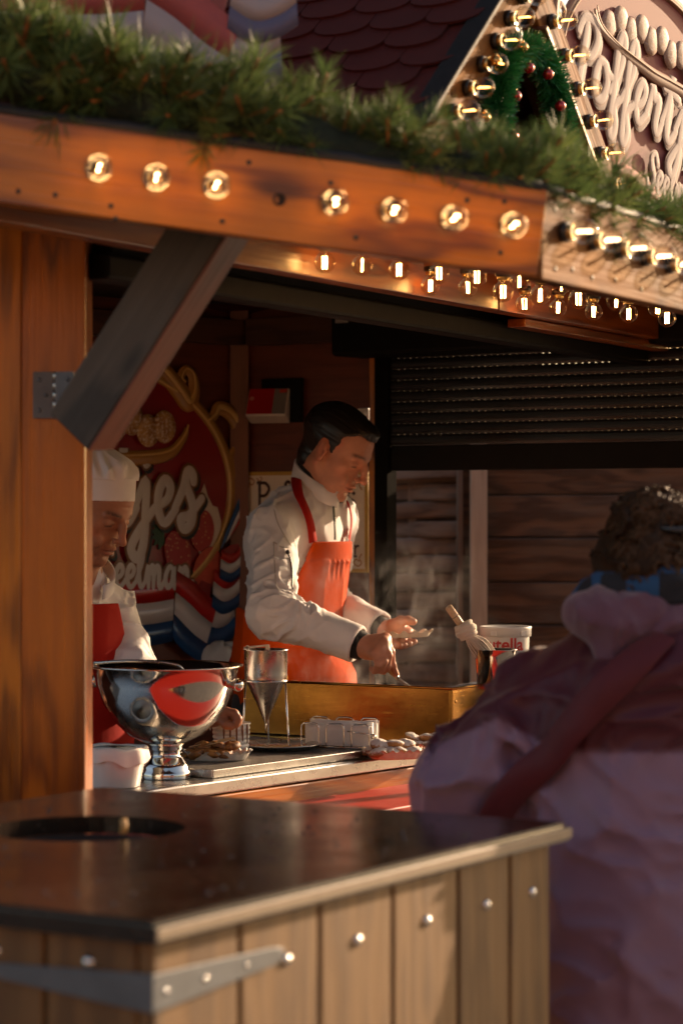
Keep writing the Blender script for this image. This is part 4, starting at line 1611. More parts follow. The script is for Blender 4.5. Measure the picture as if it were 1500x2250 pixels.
# ---------------------------------------------------------------- pine garlands
def needle_mat(name, c1, c2, c3):
    t = NT(name)
    v = t.coords((1, 1, 1))
    n1 = t.noise(v, 30, 3)
    oi = t.n("ObjectInfo")
    c = t.mix(t.ramp(n1, [(.3, 0.0), (.7, 1.0)]), c1, c2)
    c = t.mix(t.math('MULTIPLY', oi.outputs["Random"], .75), c, c3)
    t.set(Base_Color=c, Roughness=.5, Specular_IOR_Level=.3)
    tl = t.n("BsdfTranslucent")
    t.l(c, tl.inputs[0])
    mx = t.n("MixShader")
    mx.inputs[0].default_value = .28
    t.l(t.b.outputs[0], mx.inputs[1])
    t.l(tl.outputs[0], mx.inputs[2])
    t.l(mx.outputs[0], t.out.inputs[0])
    return t.mat
NEED = needle_mat("pine_needles", (.026, .066, .024), (.095, .165, .05), (.18, .23, .07))
TWIG = plain("pine_twig", (.30, .11, .03), .7, 0, .3, 80)


def sprig_mesh(sd, L=.075, nn=70, nl=.058):
    rr = random.Random(sd)
    mb = MB()
    bend = Vector((rr.uniform(-.2, .2), rr.uniform(-.2, .2), 0))
    def sp(t):
        return Vector((bend.x * t * t * L, bend.y * t * t * L, t * L))
    mb.mi = 0
    for k in range(nn):
        t = rr.uniform(.12, 1.0)
        a = rr.uniform(0, 2 * math.pi)
        th = math.radians(rr.uniform(34, 74) * (1.08 - .55 * t))
        d = Vector((math.cos(a) * math.sin(th), math.sin(a) * math.sin(th), math.cos(th)))
        base = sp(t)
        ln = nl * rr.uniform(.7, 1.1)
        w = d.cross(Vector((rr.uniform(-1, 1), rr.uniform(-1, 1), rr.uniform(-1, 1)))).normalized() * .00105
        droop = Vector((math.cos(a), math.sin(a), 0)) * ln * rr.uniform(.02, .14)
        m = base + d * ln * .55
        tip = base + d * ln + droop
        mb.add([base - w * .7, base + w * .7, m + w, m - w, tip], [(0, 1, 2, 3), (3, 2, 4)], True)
    mb.mi = 1
    mb.tube([sp(0), sp(.5), sp(1.0), sp(1.0) + Vector((0, 0, .008))], [.0026, .0024, .0036, .0016], 6)
    return mb.mesh("sprig")


spm = []
for k in range(9):
    m_ = sprig_mesh(40 + k, L=.06 + .004 * k, nn=66 + 3 * k)
    m_.materials.append(NEED)
    m_.materials.append(TWIG)
    spm.append(m_)
CORE = plain("garland_core_green", (.012, .022, .010), .8, 0, .5, 40, .8, 120)


def garland(label, path, rad, count, out_dir, seed, sc_=1.0):
    g_ = empty("pine_garland", path[0], label, "garland")
    rr = random.Random(seed)
    mb = MB()
    pts = catmull(path, 6)
    mb.tube([p + Vector((rr.uniform(-.01, .01), rr.uniform(-.01, .01), rr.uniform(-.008, .008))) for p in pts], [rad * rr.uniform(.42, .6) for _ in pts], 9)
    mb.build("core", CORE, g_)
    for k in range(count):
        t = rr.random() * (len(pts) - 1.001)
        i = int(t)
        p = pts[i].lerp(pts[i + 1], t - i)
        ax_ = (pts[i + 1] - pts[i]).normalized()
        side = out_dir - ax_ * out_dir.dot(ax_)
        side.normalize()
        upv = ax_.cross(side)
        upv = upv if upv.z > 0 else -upv
        ang = rr.gauss(.75, .75)
        d = side * math.cos(ang) + upv * math.sin(ang) + ax_ * rr.uniform(-.75, .75)
        d.normalize()
        o = bpy.data.objects.new("sprig", spm[rr.randrange(len(spm))])
        COL.objects.link(o)
        s = rr.uniform(.75, 1.25) * (sc_ if sc_ < 1 else 1.28 - .70 * t / len(pts))
        o.matrix_basis = axis_m(p + d * rad * rr.uniform(.05, .45), d, rr.uniform(0, 6)) @ Matrix.Scale(s, 4)
        own(o, g_)
    return g_


base_l = [fl_a2.lerp(fl_b, s) for s in (.13, .25, .36, .48, .6, .72, .84, .95, 1.0)]
lift_l = [.088, .090, .086, .072, .052, .036, .022, .004, -.004]
path_l = [p + Vector((0, .07, FH / 2 + l * .78)) for p, l in zip(base_l, lift_l)]
garland("thick pine garland lying along the front eave beam above the bulbs", path_l, .085, 205, Vector((0, -1, .15)), 11)
path_r = [Ca + Ud * s + Vector((0, 0, FH / 2 + l)) - Nd * .075 for s, l in ((.0, .03), (.15, .012), (.3, .0), (.5, -.005), (.7, -.005), (.95, .0), (1.2, .0), (1.5, .0), (1.9, .0))]
garland("pine garland running along the sunlit right eave board", path_r, .06, 240, Nd + Vector((0, -.2, .2)), 12, .82)

# ---------------------------------------------------------------- tinsel wreath in the gable
tg_mat = NT("green_tinsel")
v = tg_mat.coords((1, 1, 1), rand=False)
tg_mat.set(Base_Color=tg_mat.mix(tg_mat.noise(v, 40, 2), (.006, .10, .035), (.03, .28, .09)), Roughness=.25, Specular_IOR_Level=.8)
tg_c = apex - ZV * .235 - N * -.0 + U * .015
tp = []
for (u_, z_) in ((-.10, -.20), (-.105, -.12), (-.10, -.03), (-.075, .045), (-.02, .085), (.04, .075), (.085, .025), (.105, -.05), (.115, -.12), (.115, -.22)):
    tp.append(tg_c + U * (u_ * 1.55 - .03) + ZV * (z_ + .005) + N * .012)
tpp = catmull(tp, 10)
tw = empty("tinsel_wreath", tg_c, "bright green tinsel arch hanging in the dark gable", "wreath")
mb = MB()
rr = random.Random(77)
mb.tube(tpp, .004, 6)
mb.build("wire", BLACKM, tw)
mb = MB()
for i in range(len(tpp) - 1):
    ax_ = (tpp[i + 1] - tpp[i])
    for k in range(120):
        p = tpp[i] + ax_ * rr.random()
        d = Vector((rr.gauss(0, 1), rr.gauss(0, 1), rr.gauss(0, 1)))
        d = d - ax_.normalized() * d.dot(ax_.normalized()) * .6
        d.normalize()
        ln = rr.uniform(.030, .046)
        w = d.cross(Vector((rr.gauss(0, 1), rr.gauss(0, 1), rr.gauss(0, 1)))).normalized() * .0011
        mb.add([p + d * .004 - w, p + d * .004 + w, p + d * ln + w * .6, p + d * ln - w * .6], [(0, 1, 2, 3)], False)
mb.build("tinsel", tg_mat.mat, tw, kind="stuff")
bred = plain("red_bauble", (.45, .008, .012), .12, .55, .05, 10, Coat_Weight=1.0, Coat_Roughness=.04)
bgold = plain("gold_bauble", (.55, .30, .06), .15, .9, .05, 10, Coat_Weight=1.0)
bm_m = MB()
bm_m.lathe([(0.0, -.012), (.005, -.011), (.009, -.008), (.0115, -.003), (.012, .001), (.0105, .006), (.007, .010), (.003, .0118), (0.0, .012)], None, 20)
bme_ = bm_m.mesh("bauble")
cap_ = MB()
cap_.lathe([(.0035, .0112), (.0035, .0145), (0, .0146)], None, 10)
cme = cap_.mesh("cap")
cme.materials.append(BRASSY)
mr, mg = bme_, bme_.copy()
mr.materials.append(bred)
mg.materials.append(bgold)
for (px, py, col, lb) in ((1161, 149, 'r', "red bauble at the top of the tinsel arch, above the inner gap"), (1203, 163, 'r', "red bauble on the upper right shoulder of the tinsel arch"),
                          (1132, 211, 'r', "red bauble on the inner edge of the left tinsel arm"), (1230, 233, 'r', "red bauble on the outer edge of the right tinsel arm"),
                          (1126, 299, 'r', "red bauble low on the left tinsel arm touching the garland"), (1229, 320, 'r', "red bauble low on the right tinsel arm touching the garland"),
                          (1064, 258, 'g', "gold bauble at the foot of the left barge board"), (1088, 134, 'g', "gold bauble beside the bulbs of the left barge board"),
                          (1147, 104, 'g', "small gold bauble at the crown of the tinsel arch")):
    # on the gable plane, just proud of the tinsel
    q0 = tg_c + N * .036
    dr = P(px, py, 1.0) - Vector((0, 0, EYE))
    tt = (q0 - Vector((0, 0, EYE))).dot(N) / dr.dot(N)
    pos = Vector((0, 0, EYE)) + dr * tt
    e = empty("bauble", pos, lb, "bauble", "baubles on the tinsel arch")
    o = link("ball", mr if col == 'r' else mg, None, e, True)
    o2 = link("cap", cme, None, e, True)
# ---------------------------------------------------------------- painted signs
S_RED = plain("sign_crimson", (.27, .008, .010), .32, 0, .18, 3, Coat_Weight=.5, Coat_Roughness=.12)
S_GOLD = plain("sign_gold", (.42, .21, .045), .36, 0, .22, 8, Coat_Weight=.4)
S_GOLD2 = plain("sign_pale_gold", (.66, .42, .14), .36, 0, .15, 8, Coat_Weight=.4)
S_WHITE = plain("sign_white", (.62, .58, .55), .36, 0, .04, 5, Coat_Weight=.3)
S_BROWN = plain("sign_brown_outline", (.20, .075, .015), .4)
S_BLACK = plain("sign_black", (.012, .010, .010), .4)
S_BLUE = plain("sign_blue", (.012, .065, .18), .32, 0, .2, 6, Coat_Weight=.4)
S_FRED = plain("sign_flag_red", (.46, .018, .014), .32, 0, .2, 6, Coat_Weight=.4)
S_FWHITE = plain("sign_flag_white", (.62, .60, .60), .32, 0, .12, 6, Coat_Weight=.4)
S_CAKE = NT("sign_pancake")
v = S_CAKE.coords((1, 1, 1), rand=False)
n1, n2 = S_CAKE.noise(v, 28, 4), S_CAKE.noise(v, 120, 4, .7)
c = S_CAKE.mix(S_CAKE.ramp(n1, [(.35, 0), (.65, 1)]), (.30, .12, .025), (.55, .32, .11))
S_CAKE.set(Base_Color=S_CAKE.mix(S_CAKE.ramp(n2, [(.50, 0), (.62, 1)]), c, (.74, .68, .60)), Roughness=.5)
S_CAKE = S_CAKE.mat
S_BERRY = NT("sign_strawberry")
v = S_BERRY.coords((1, 1, 1), rand=False)
vo = S_BERRY.n("TexVoronoi")
vo.inputs["Scale"].default_value = 75
S_BERRY.l(v, vo.inputs["Vector"])
S_BERRY.set(Base_Color=S_BERRY.mix(S_BERRY.ramp(vo.outputs["Distance"], [(.16, 1), (.28, 0)]), (.40, .016, .014), (.60, .28, .10)), Roughness=.35, Coat_Weight=.4)
S_BERRY = S_BERRY.mat
S_LEAF = plain("sign_leaf_green", (.025, .075, .02), .45, 0, .3, 30)
S_CREAM = plain("sign_cream", (.68, .56, .46), .5, 0, .16, 26)
S_JUICE = plain("sign_cut_strawberry", (.52, .07, .035), .4, 0, .4, 30)

GLY = {
    'P': ([[(.35, 1.75), (.30, .9), (.18, 0), (.05, .05)], [(-.05, 1.45), (.2, 1.85), (.75, 1.85), (.98, 1.45), (.75, 1.0), (.3, .92)]], 1.0),
    'o': ([[(.55, .95), (.22, .95), (.05, .5), (.22, .04), (.58, .1), (.72, .55), (.52, .95), (.72, .75), (1.0, .72)]], .9),
    'f': ([[(0, .35), (.38, .95), (.56, 1.62), (.42, 1.95), (.25, 1.6), (.22, .6), (.2, -.5), (.35, -.75), (.48, -.42), (.32, .05), (.72, .35)]], .68),
    'e': ([[(0, .35), (.45, .55), (.58, .85), (.38, 1.02), (.16, .72), (.15, .28), (.38, 0), (.78, .34)]], .74),
    'r': ([[(0, .35), (.2, .9), (.26, 1.08), (.36, .86), (.62, .86), (.6, .5), (.58, .15), (.72, 0), (.95, .34)]], .9),
    't': ([[(0, .35), (.3, 1.0), (.42, 1.72), (.33, .7), (.38, .1), (.58, .0), (.88, .34)], [(.0, 1.30), (.4, 1.32), (.85, 1.20)]], .82),
    'j': ([[(0, .35), (.38, 1.0), (.38, .3), (.30, -.5), (.08, -.85), (-.14, -.62), (.1, -.25), (.45, .1), (.72, .35)], [(.41, 1.36), (.43, 1.40)]], .70),
    's': ([[(0, .35), (.32, .85), (.48, 1.25), (.66, 1.18), (.70, 1.0)], [(.48, 1.25), (.42, .95), (.66, .45), (.60, .02), (.34, -.12), (.22, .12), (.55, .22), (1.0, .62)]], 1.0),
    'S': ([[(.85, 1.55), (.62, 1.9), (.25, 1.65), (.42, 1.12), (.75, .62), (.52, .05), (.12, .08), (.02, .35)]], .95),
    'l': ([[(0, .35), (.35, 1.1), (.46, 1.75), (.32, 1.98), (.19, 1.5), (.18, .4), (.34, 0), (.62, .35)]], .6),
    'm': ([[(0, .35), (.2, 1.0), (.22, .5), (.2, 0)], [(.21, .4), (.42, 1.0), (.55, .8), (.53, 0)], [(.54, .4), (.76, 1.0), (.92, .8), (.9, .15), (1.04, 0), (1.28, .35)]], 1.24),
    'a': ([[(.66, .85), (.38, 1.0), (.1, .5), (.25, .02), (.55, .3), (.68, .98), (.66, .2), (.8, 0), (1.0, .35)]], .94),
    'n': ([[(0, .35), (.2, 1.0), (.22, .5), (.2, 0)], [(.21, .4), (.45, 1.0), (.62, .8), (.6, .15), (.75, 0), (1.0, .35)]], .95),
}
FY = Vector((0, 1, 0))


def script_word(word, x0, z0, ux, uz, arc, rads):
    """Sampled strokes of a word, one mesh builder per (radius, y, dx, dz) layer."""
    strokes = []
    x = x0
    for ch in word:
        st, adv = GLY[ch]
        for s in st:
            pts = []
            for (a, b) in s:
                X = x + a * ux
                pts.append(Vector((X, 0, z0 + b * uz + arc * X * X)))
            strokes.append(catmull(pts, 5))
        x += adv * ux
    out = []
    for (r, y, dx, dz) in rads:
        mb = MB()
        for s in strokes:
            k = len(s)
            mb.tube([p + Vector((dx, y, dz)) for p in s], [r * (.82 + .22 * math.sin(3.1 * i / max(1, k - 1))) for i in range(k)], 9, flat=(FY, .06), twist_up=(0, -1, 0))
            for p in (s[0], s[-1]):
                mb.lathe([(r * .82, 0), (r * .6, r * .04), (0, r * .05)], frame(p + Vector((dx, y, dz)), (1, 0, 0), (0, -1, 0)), 9)
        mb.s = [False] * len(mb.s)
        out.append(mb)
    return out


def ell_pts(cx, cz, a, b, n=40, a0=0.0, a1=2 * math.pi):
    return [(cx + a * math.cos(a0 + (a1 - a0) * i / n), cz + b * math.sin(a0 + (a1 - a0) * i / n)) for i in range(n)]


def big_sign(label, word_name="sign_board"):
    e = empty(word_name, (0, 0, 0), label, "sign")
    def L_(mb, name, mat):
        return mb.build(name, mat, e, True)
    def flat(name, pts, y, mat, t=.0015):
        mb = MB()
        mb.prism(pts, y, y + t)
        o = L_(mb, name, mat)
        fixn(o.data)
        return o
    flat("board", ell_pts(0, 0, .565, .395, 72), -.002, S_RED, .014)
    # frame: three nested mouldings
    for nm, a, b, r, m, y in (("frame_moulding", .565, .395, .017, S_GOLD, -.004), ("frame_highlight", .556, .386, .0055, S_GOLD2, -.012), ("frame_edge", .583, .412, .005, S_BROWN, -.002)):
        mb = MB()
        mb.tube([Vector((a * math.cos(2 * math.pi * i / 90), y, b * math.sin(2 * math.pi * i / 90))) for i in range(90)], r, 9, closed=True, flat=(FY, .5))
        L_(mb, nm, m)
    # scrolls
    for sx in (1, -1):
        mb, mb2 = MB(), MB()
        c = catmull([Vector((sx * x, -.004, z)) for x, z in ((.20, .395), (.28, .372), (.345, .315), (.385, .275), (.408, .31), (.402, .36), (.372, .378), (.352, .350), (.368, .335))], 6)
        n_ = len(c)
        mb.tube(c, [.012 + .026 * math.sin(min(1, i / n_ * 1.5) * math.pi) * (1 - i / n_) + .004 for i in range(n_)], 9, flat=(FY, .35))
        mb2.tube([p + Vector((0, -.010, .004)) for p in c], [.003 + .012 * math.sin(min(1, i / n_ * 1.5) * math.pi) * (1 - i / n_) for i in range(n_)], 7, flat=(FY, .4))
        c = catmull([Vector((sx * x, -.004, z)) for x, z in ((.455, .215), (.490, .235), (.512, .262), (.565, .245), (.603, .195), (.622, .130), (.615, .060), (.598, -.02), (.590, -.10), (.600, -.18))], 6)
        n_ = len(c)
        mb.tube(c, [.010 + .020 * math.sin(i / n_ * math.pi) for i in range(n_)], 9, flat=(FY, .35))
        mb2.tube([p + Vector((0, -.010, .003)) for p in c], [.003 + .009 * math.sin(i / n_ * math.pi) for i in range(n_)], 7, flat=(FY, .4))
        c = catmull([Vector((sx * x, -.006, z)) for x, z in ((.590, .03), (.566, .07), (.562, .115), (.588, .130), (.598, .105), (.584, .092))], 6)
        n_ = len(c)
        mb.tube(c, [.016 - .007 * i / n_ for i in range(n_)], 9, flat=(FY, .35))
        L_(mb, "scroll", S_GOLD)
        L_(mb2, "scroll_highlight", S_GOLD2)
    # boat of pancakes
    mb = MB()
    c = catmull([Vector((x, -.012, z)) for x, z in ((-.40, .185), (-.36, .135), (-.25, .105), (-.08, .092), (0, .088), (.08, .092), (.23, .100), (.31, .118), (.36, .165), (.372, .195))], 6)
    n_ = len(c)
    mb.tube(c, [.007 + .020 * math.sin(i / (n_ - 1) * math.pi) for i in range(n_)], 9, flat=(FY, .3))
    L_(mb, "boat", S_GOLD)
    mb = MB()
    mb.tube([p + Vector((0, -.008, .010)) for p in c], .004, 7, flat=(FY, .4))
    L_(mb, "boat_highlight", S_GOLD2)
    rr = random.Random(4)
    for i in range(10):
        x = -.30 + i * .064
        z = .150 + .025 * (i % 2) + .05 * (1 - (x / .36) ** 2)
        a_, b_ = .046, .052
        mb = MB()
        mb.lathe([(a_, 0), (a_ * .96, .004), (a_ * .6, .007), (0, .008)], frame(Vector((x, -.006 - .0012 * i, z)), (1, 0, 0), (0, -1, 0)) @ Matrix.Scale(1.12, 4, (0, 1, 0)), 22)
        L_(mb, "painted_pancake", S_CAKE)
    # lettering
    for (w, x0, z0, ux, uz, arc, r) in (("Poffertjes", -.475, -.100, .111, .132, -.05, .0165), ("Seelman", .02, -.300, .060, .066, -.08, .0088)):
        sh_, ol, tx = script_word(w, x0, z0, ux, uz, arc, ((r + .0085, -.0130, .009, -.010), (r + .0085, -.0145, 0, 0), (r, -.0160, 0, 0)))
        L_(sh_, "lettering_shadow", S_BLACK)
        L_(ol, "lettering_outline", S_BROWN)
        L_(tx, "lettering", S_WHITE)
    # cream, strawberries, leaves
    flat("cream", [(.415, -.16), (.40, -.08), (.425, -.03), (.45, .02), (.465, -.02), (.485, -.05), (.505, -.055), (.52, -.10), (.515, -.17), (.49, -.24), (.44, -.23)], -.0060, S_CREAM)
    def berry(name, cx, cz, s, rot, y, mat):
        pts = []
        for i in range(28):
            a = 2 * math.pi * i / 28
            r_ = s * (1 + .18 * math.sin(a)) * (1 if math.sin(a) > 0 else 1)
            x, z = .82 * r_ * math.cos(a), 1.15 * s * math.sin(a) - .10 * s * math.cos(2 * a)
            pts.append((cx + x * math.cos(rot) - z * math.sin(rot), cz + x * math.sin(rot) + z * math.cos(rot)))
        flat(name, pts, y, mat)
    for k in range(6):
        a = 2.2 + k * .42
        flat("leaf", [(.285, -.135), (.285 + .035 * math.cos(a - .35), -.135 + .035 * math.sin(a - .35)), (.285 + .06 * math.cos(a), -.135 + .06 * math.sin(a)), (.285 + .035 * math.cos(a + .35), -.135 + .035 * math.sin(a + .35))], -.0065 - .0003 * k, S_LEAF)
    berry("strawberry", .34, -.205, .062, .35, -.0105, S_BERRY)
    berry("strawberry", .44, -.135, .058, -.1, -.0086, S_BERRY)
    berry("cut_strawberry", .455, -.255, .064, -.5, -.0118, S_JUICE)
    # striped ribbon
    def ribbon(cl, w, y, flip=False):
        """cl: list of (x, z, wx, wz): centre line with the direction across the band"""
        cs = [S_FRED, S_FWHITE, S_BLUE]
        nm = ["ribbon_red_stripe", "ribbon_white_stripe", "ribbon_blue_stripe"]
        P_ = catmull([Vector((a, 0, b)) for a, b, _, _ in cl], 6)
        W_ = catmull([Vector((c_, 0, d_)) for _, _, c_, d_ in cl], 6)
        for k in range(3):
            mb = MB()
            la, lb = [], []
            for p, q in zip(P_, W_):
                la.append(p + q * w * (.5 - k / 3) + Vector((0, y, 0)))
                lb.append(p + q * w * (.5 - (k + 1) / 3) + Vector((0, y, 0)))
            nn_ = len(la)
            vs_ = la + lb + [p + Vector((0, .0016, 0)) for p in la] + [p + Vector((0, .0016, 0)) for p in lb]
            fs_ = []
            for i in range(nn_ - 1):
                fs_ += [(i, i + 1, nn_ + i + 1, nn_ + i), (2 * nn_ + i, 3 * nn_ + i, 3 * nn_ + i + 1, 2 * nn_ + i + 1), (i, 2 * nn_ + i, 2 * nn_ + i + 1, i + 1), (nn_ + i, nn_ + i + 1, 3 * nn_ + i + 1, 3 * nn_ + i)]
            mb.add(vs_, fs_)
            o = L_(mb, nm[k], cs[k])
    ribbon([(-.56, -.20, .3, .95), (-.45, -.33, .35, .93), (-.30, -.385, .1, 1), (-.12, -.365, -.08, 1), (.08, -.385, .0, 1), (.22, -.385, .05, 1), (.315, -.375, .05, 1)], .20, -.0155)
    ribbon([(.318, -.355, .1, 1), (.36, -.385, .4, .92), (.41, -.425, .5, .86), (.46, -.455, .35, .93)], .20, -.0195)
    ribbon([(.46, -.40, .25, .97), (.50, -.41, .15, 1), (.535, -.40, .0, 1), (.565, -.375, -.1, 1)], .175, -.0175)
    ribbon([(.475, -.31, .1, 1), (.52, -.335, .15, 1), (.56, -.325, .0, 1), (.592, -.30, -.1, 1)], .12, -.0205)
    ribbon([(.505, -.235, .1, 1), (.545, -.25, .1, 1), (.580, -.235, 0, 1), (.605, -.205, -.15, 1)], .09, -.0225)
    ribbon([(.535, -.16, .7, .7), (.565, -.11, .85, .5), (.60, -.055, .9, .4), (.622, -.01, .9, .4)], .085, -.0205)
    for (pts, y) in (([(.40, -.33), (.46, -.36), (.47, -.30), (.43, -.285)], -.0160), ([(.475, -.275), (.53, -.29), (.59, -.265), (.54, -.245)], -.0188), ([(.505, -.20), (.55, -.215), (.60, -.17), (.55, -.175)], -.0190)):
        flat("ribbon_fold", pts, y, S_RED)
    return e


s_in = big_sign("oval red sign with gold frame on the inside wall, half hidden by the post")
c_in = K + VL * .62 + nL * .016
s_in.matrix_basis = frame(Vector((c_in.x, c_in.y, 1.75)), -VL, ZV)
cache = tree_cache(s_in)
s_l = copy_tree(s_in, None, cache)
s_l["label"] = "oval sign standing on the roof whose striped ribbon hangs above the front garland"
s_l.matrix_basis = frame(P(-50, -395, 4.42), Vector((1, 0, -.03)), ZV)
s_r = copy_tree(s_in, None, cache)
s_r["label"] = "sunlit oval pancake sign standing beyond the gable at the upper right"
rx = Vector((math.cos(math.radians(51)), math.sin(math.radians(51)), -.20)).normalized()
s_r.matrix_basis = frame(P(1424, 222, 5.75), rx, ZV) @ Matrix.Scale(.69, 4)
for s_, a in ((s_l, .3), (s_r, .25)):
    c_ = s_.matrix_basis.translation
    for dx in (-a, a):
        q = c_ + s_.matrix_basis.to_3x3().col[0].normalized() * dx + Vector((0, .03, 0))
        board("sign_strut", q + ZV * (-.62 if s_ is s_l else -.45), q + ZV * .1, .04, .02, W_DARK, stall, up=(1, 0, 0))

# the two roof signs: sun glare and haze mixed into the paint colours
glare_mats = {}
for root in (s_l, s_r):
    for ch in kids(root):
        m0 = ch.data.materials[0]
        if m0.name not in glare_mats:
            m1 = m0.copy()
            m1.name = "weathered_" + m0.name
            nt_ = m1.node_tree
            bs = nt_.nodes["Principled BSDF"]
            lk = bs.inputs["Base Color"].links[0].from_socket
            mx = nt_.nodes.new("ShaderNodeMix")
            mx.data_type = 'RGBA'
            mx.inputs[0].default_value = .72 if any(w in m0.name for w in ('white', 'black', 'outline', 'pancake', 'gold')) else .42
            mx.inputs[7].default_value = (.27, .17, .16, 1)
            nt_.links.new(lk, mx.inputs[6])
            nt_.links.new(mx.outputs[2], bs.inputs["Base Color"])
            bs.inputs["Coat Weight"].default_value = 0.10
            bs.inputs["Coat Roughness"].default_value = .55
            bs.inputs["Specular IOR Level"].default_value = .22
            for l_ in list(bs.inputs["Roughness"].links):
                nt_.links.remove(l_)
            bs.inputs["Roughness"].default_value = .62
            glare_mats[m0.name] = m1
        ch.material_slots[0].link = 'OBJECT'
        ch.material_slots[0].material = glare_mats[m0.name]

# cream poster on the back wall
po = empty("poster", (0, 0, 0), "cream poster with yellow edge and brown serif lettering behind the tall chef", "poster")
mb = MB()
PW, PH = .475, .318
mb.prism([(-PW / 2, -PH / 2), (PW / 2, -PH / 2), (PW / 2, PH / 2), (-PW / 2, PH / 2)], 0, .006)
o = mb.build("poster_edge", plain("poster_yellow", (.60, .33, .05), .45, 0, .15, 6), po, True)
fixn(o.data)
mb = MB()
mb.prism(ell_pts(0, 0, 1, 1, 4) if False else [(-PW / 2 + .012, -PH / 2 + .012), (PW / 2 - .012, -PH / 2 + .012), (PW / 2 - .012, PH / 2 - .012), (-PW / 2 + .012, PH / 2 - .012)], -.0018, .0)
o = mb.build("poster_sheet", plain("poster_cream", (.80, .66, .50), .5, 0, .06, 7), po, True)
fixn(o.data)
SER = {
    'P': ([[(.2, 0), (.2, 1.5)], [(.2, 1.47), (.6, 1.47), (.85, 1.15), (.6, .78), (.2, .75)], [(.02, 0), (.4, 0)], [(.02, 1.5), (.3, 1.5)]], .95),
    'o': ([[(.4, 1.0), (.1, .75), (.1, .25), (.4, 0), (.7, .25), (.7, .75), (.4, 1.0), (.3, .96)]], .8),
    'f': ([[(.2, 0), (.2, 1.25), (.35, 1.55), (.55, 1.45)], [(.02, 1), (.45, 1)], [(.05, 0), (.38, 0)]], .5),
    'e': ([[(.12, .55), (.68, .6), (.6, .9), (.4, 1.0), (.14, .75), (.12, .35), (.4, .0), (.7, .2)]], .78),
    'r': ([[(.2, 0), (.2, 1.0)], [(.2, .7), (.42, .98), (.6, .9)], [(.02, 0), (.4, 0)], [(.03, .98), (.2, 1.0)]], .64),
    't': ([[(.25, 1.35), (.25, .2), (.4, 0), (.55, .1)], [(.02, 1.0), (.5, 1.0)]], .55),
    'j': ([[(.25, 1.0), (.25, -.25), (.05, -.42), (-.08, -.3)], [(.05, 1.0), (.25, 1.0)], [(.22, 1.35), (.26, 1.38)]], .45),
    's': ([[(.62, .8), (.4, 1.0), (.14, .8), (.3, .56), (.55, .42), (.62, .2), (.36, .0), (.1, .2)]], .72),
}
def serif(word, x1, z0, u, r, mat, name):
    w = sum(SER[c_][1] for c_ in word) * u
    x = x1 - w
    mb = MB()
    for ch in word:
        st, adv = SER[ch]
        for s in st:
            p = catmull([Vector((x + a * u, -.0028, z0 + b * u)) for a, b in s], 4)
            mb.tube(p, r, 7, flat=(FY, .25), twist_up=(0, -1, 0))
        x += adv * u
    mb.build(name, mat, po, True)
POB = plain("poster_brown", (.075, .022, .008), .5)
serif("Poffertjes", PW / 2 - .042, .040, .0560, .0052, POB, "poster_lettering")
serif("er", PW / 2 - .030, -.109, .0350, .0034, POB, "poster_lettering")
POO = plain("poster_orange", (.50, .23, .07), .5)
for sx in (1, -1):
    for sz in (1, -1):
        mb = MB()
        mb.tube(catmull([Vector((sx * (PW / 2 - x), -.0026, sz * (PH / 2 - z))) for x, z in ((.02, .06), (.03, .045), (.022, .03), (.035, .02), (.05, .03), (.042, .042), (.03, .035))], 4), .0025, 6, flat=(FY, .3))
        mb.tube(catmull([Vector((sx * (PW / 2 - x), -.0026, sz * (PH / 2 - z))) for x, z in ((.06, .02), (.07, .03), (.08, .022), (.072, .016))], 4), .002, 6, flat=(FY, .3))
        mb.build("corner_ornament", POO, po, True)
pcx = K + VR * .250 + nR * .008
po.matrix_basis = frame(Vector((pcx.x, pcx.y, P(0, 1146, pcx.y).z)), VR, ZV)
# ---------------------------------------------------------------- smooth bodies: distance fields -> one continuous mesh
A = lambda *v: np.array(v, dtype=np.float64)


def vnoise(p):
    i = np.floor(p).astype(np.int64)
    f = p - i
    f = f * f * (3 - 2 * f)
    def h(ix, iy, iz):
        n = (ix * 374761393 + iy * 668265263 + iz * 1274126177) & 0x7fffffff
        n = ((n ^ (n >> 13)) * 1274126177) & 0x7fffffff
        return ((n ^ (n >> 16)) & 0xffff) / 32767.5 - 1.0
    x, y, z = i[:, 0], i[:, 1], i[:, 2]
    fx, fy, fz = f[:, 0], f[:, 1], f[:, 2]
    l = lambda a, b, t: a + (b - a) * t
    return l(l(l(h(x, y, z), h(x + 1, y, z), fx), l(h(x, y + 1, z), h(x + 1, y + 1, z), fx), fy),
             l(l(h(x, y, z + 1), h(x + 1, y, z + 1), fx), l(h(x, y + 1, z + 1), h(x + 1, y + 1, z + 1), fx), fy), fz)


def sharp(p):
    return np.clip(1 - np.abs(vnoise(p)) * 1.15, 0, 1) ** 5 - .16


def ridge(p):
    return (1 - np.abs(vnoise(p))) ** 3 - .35


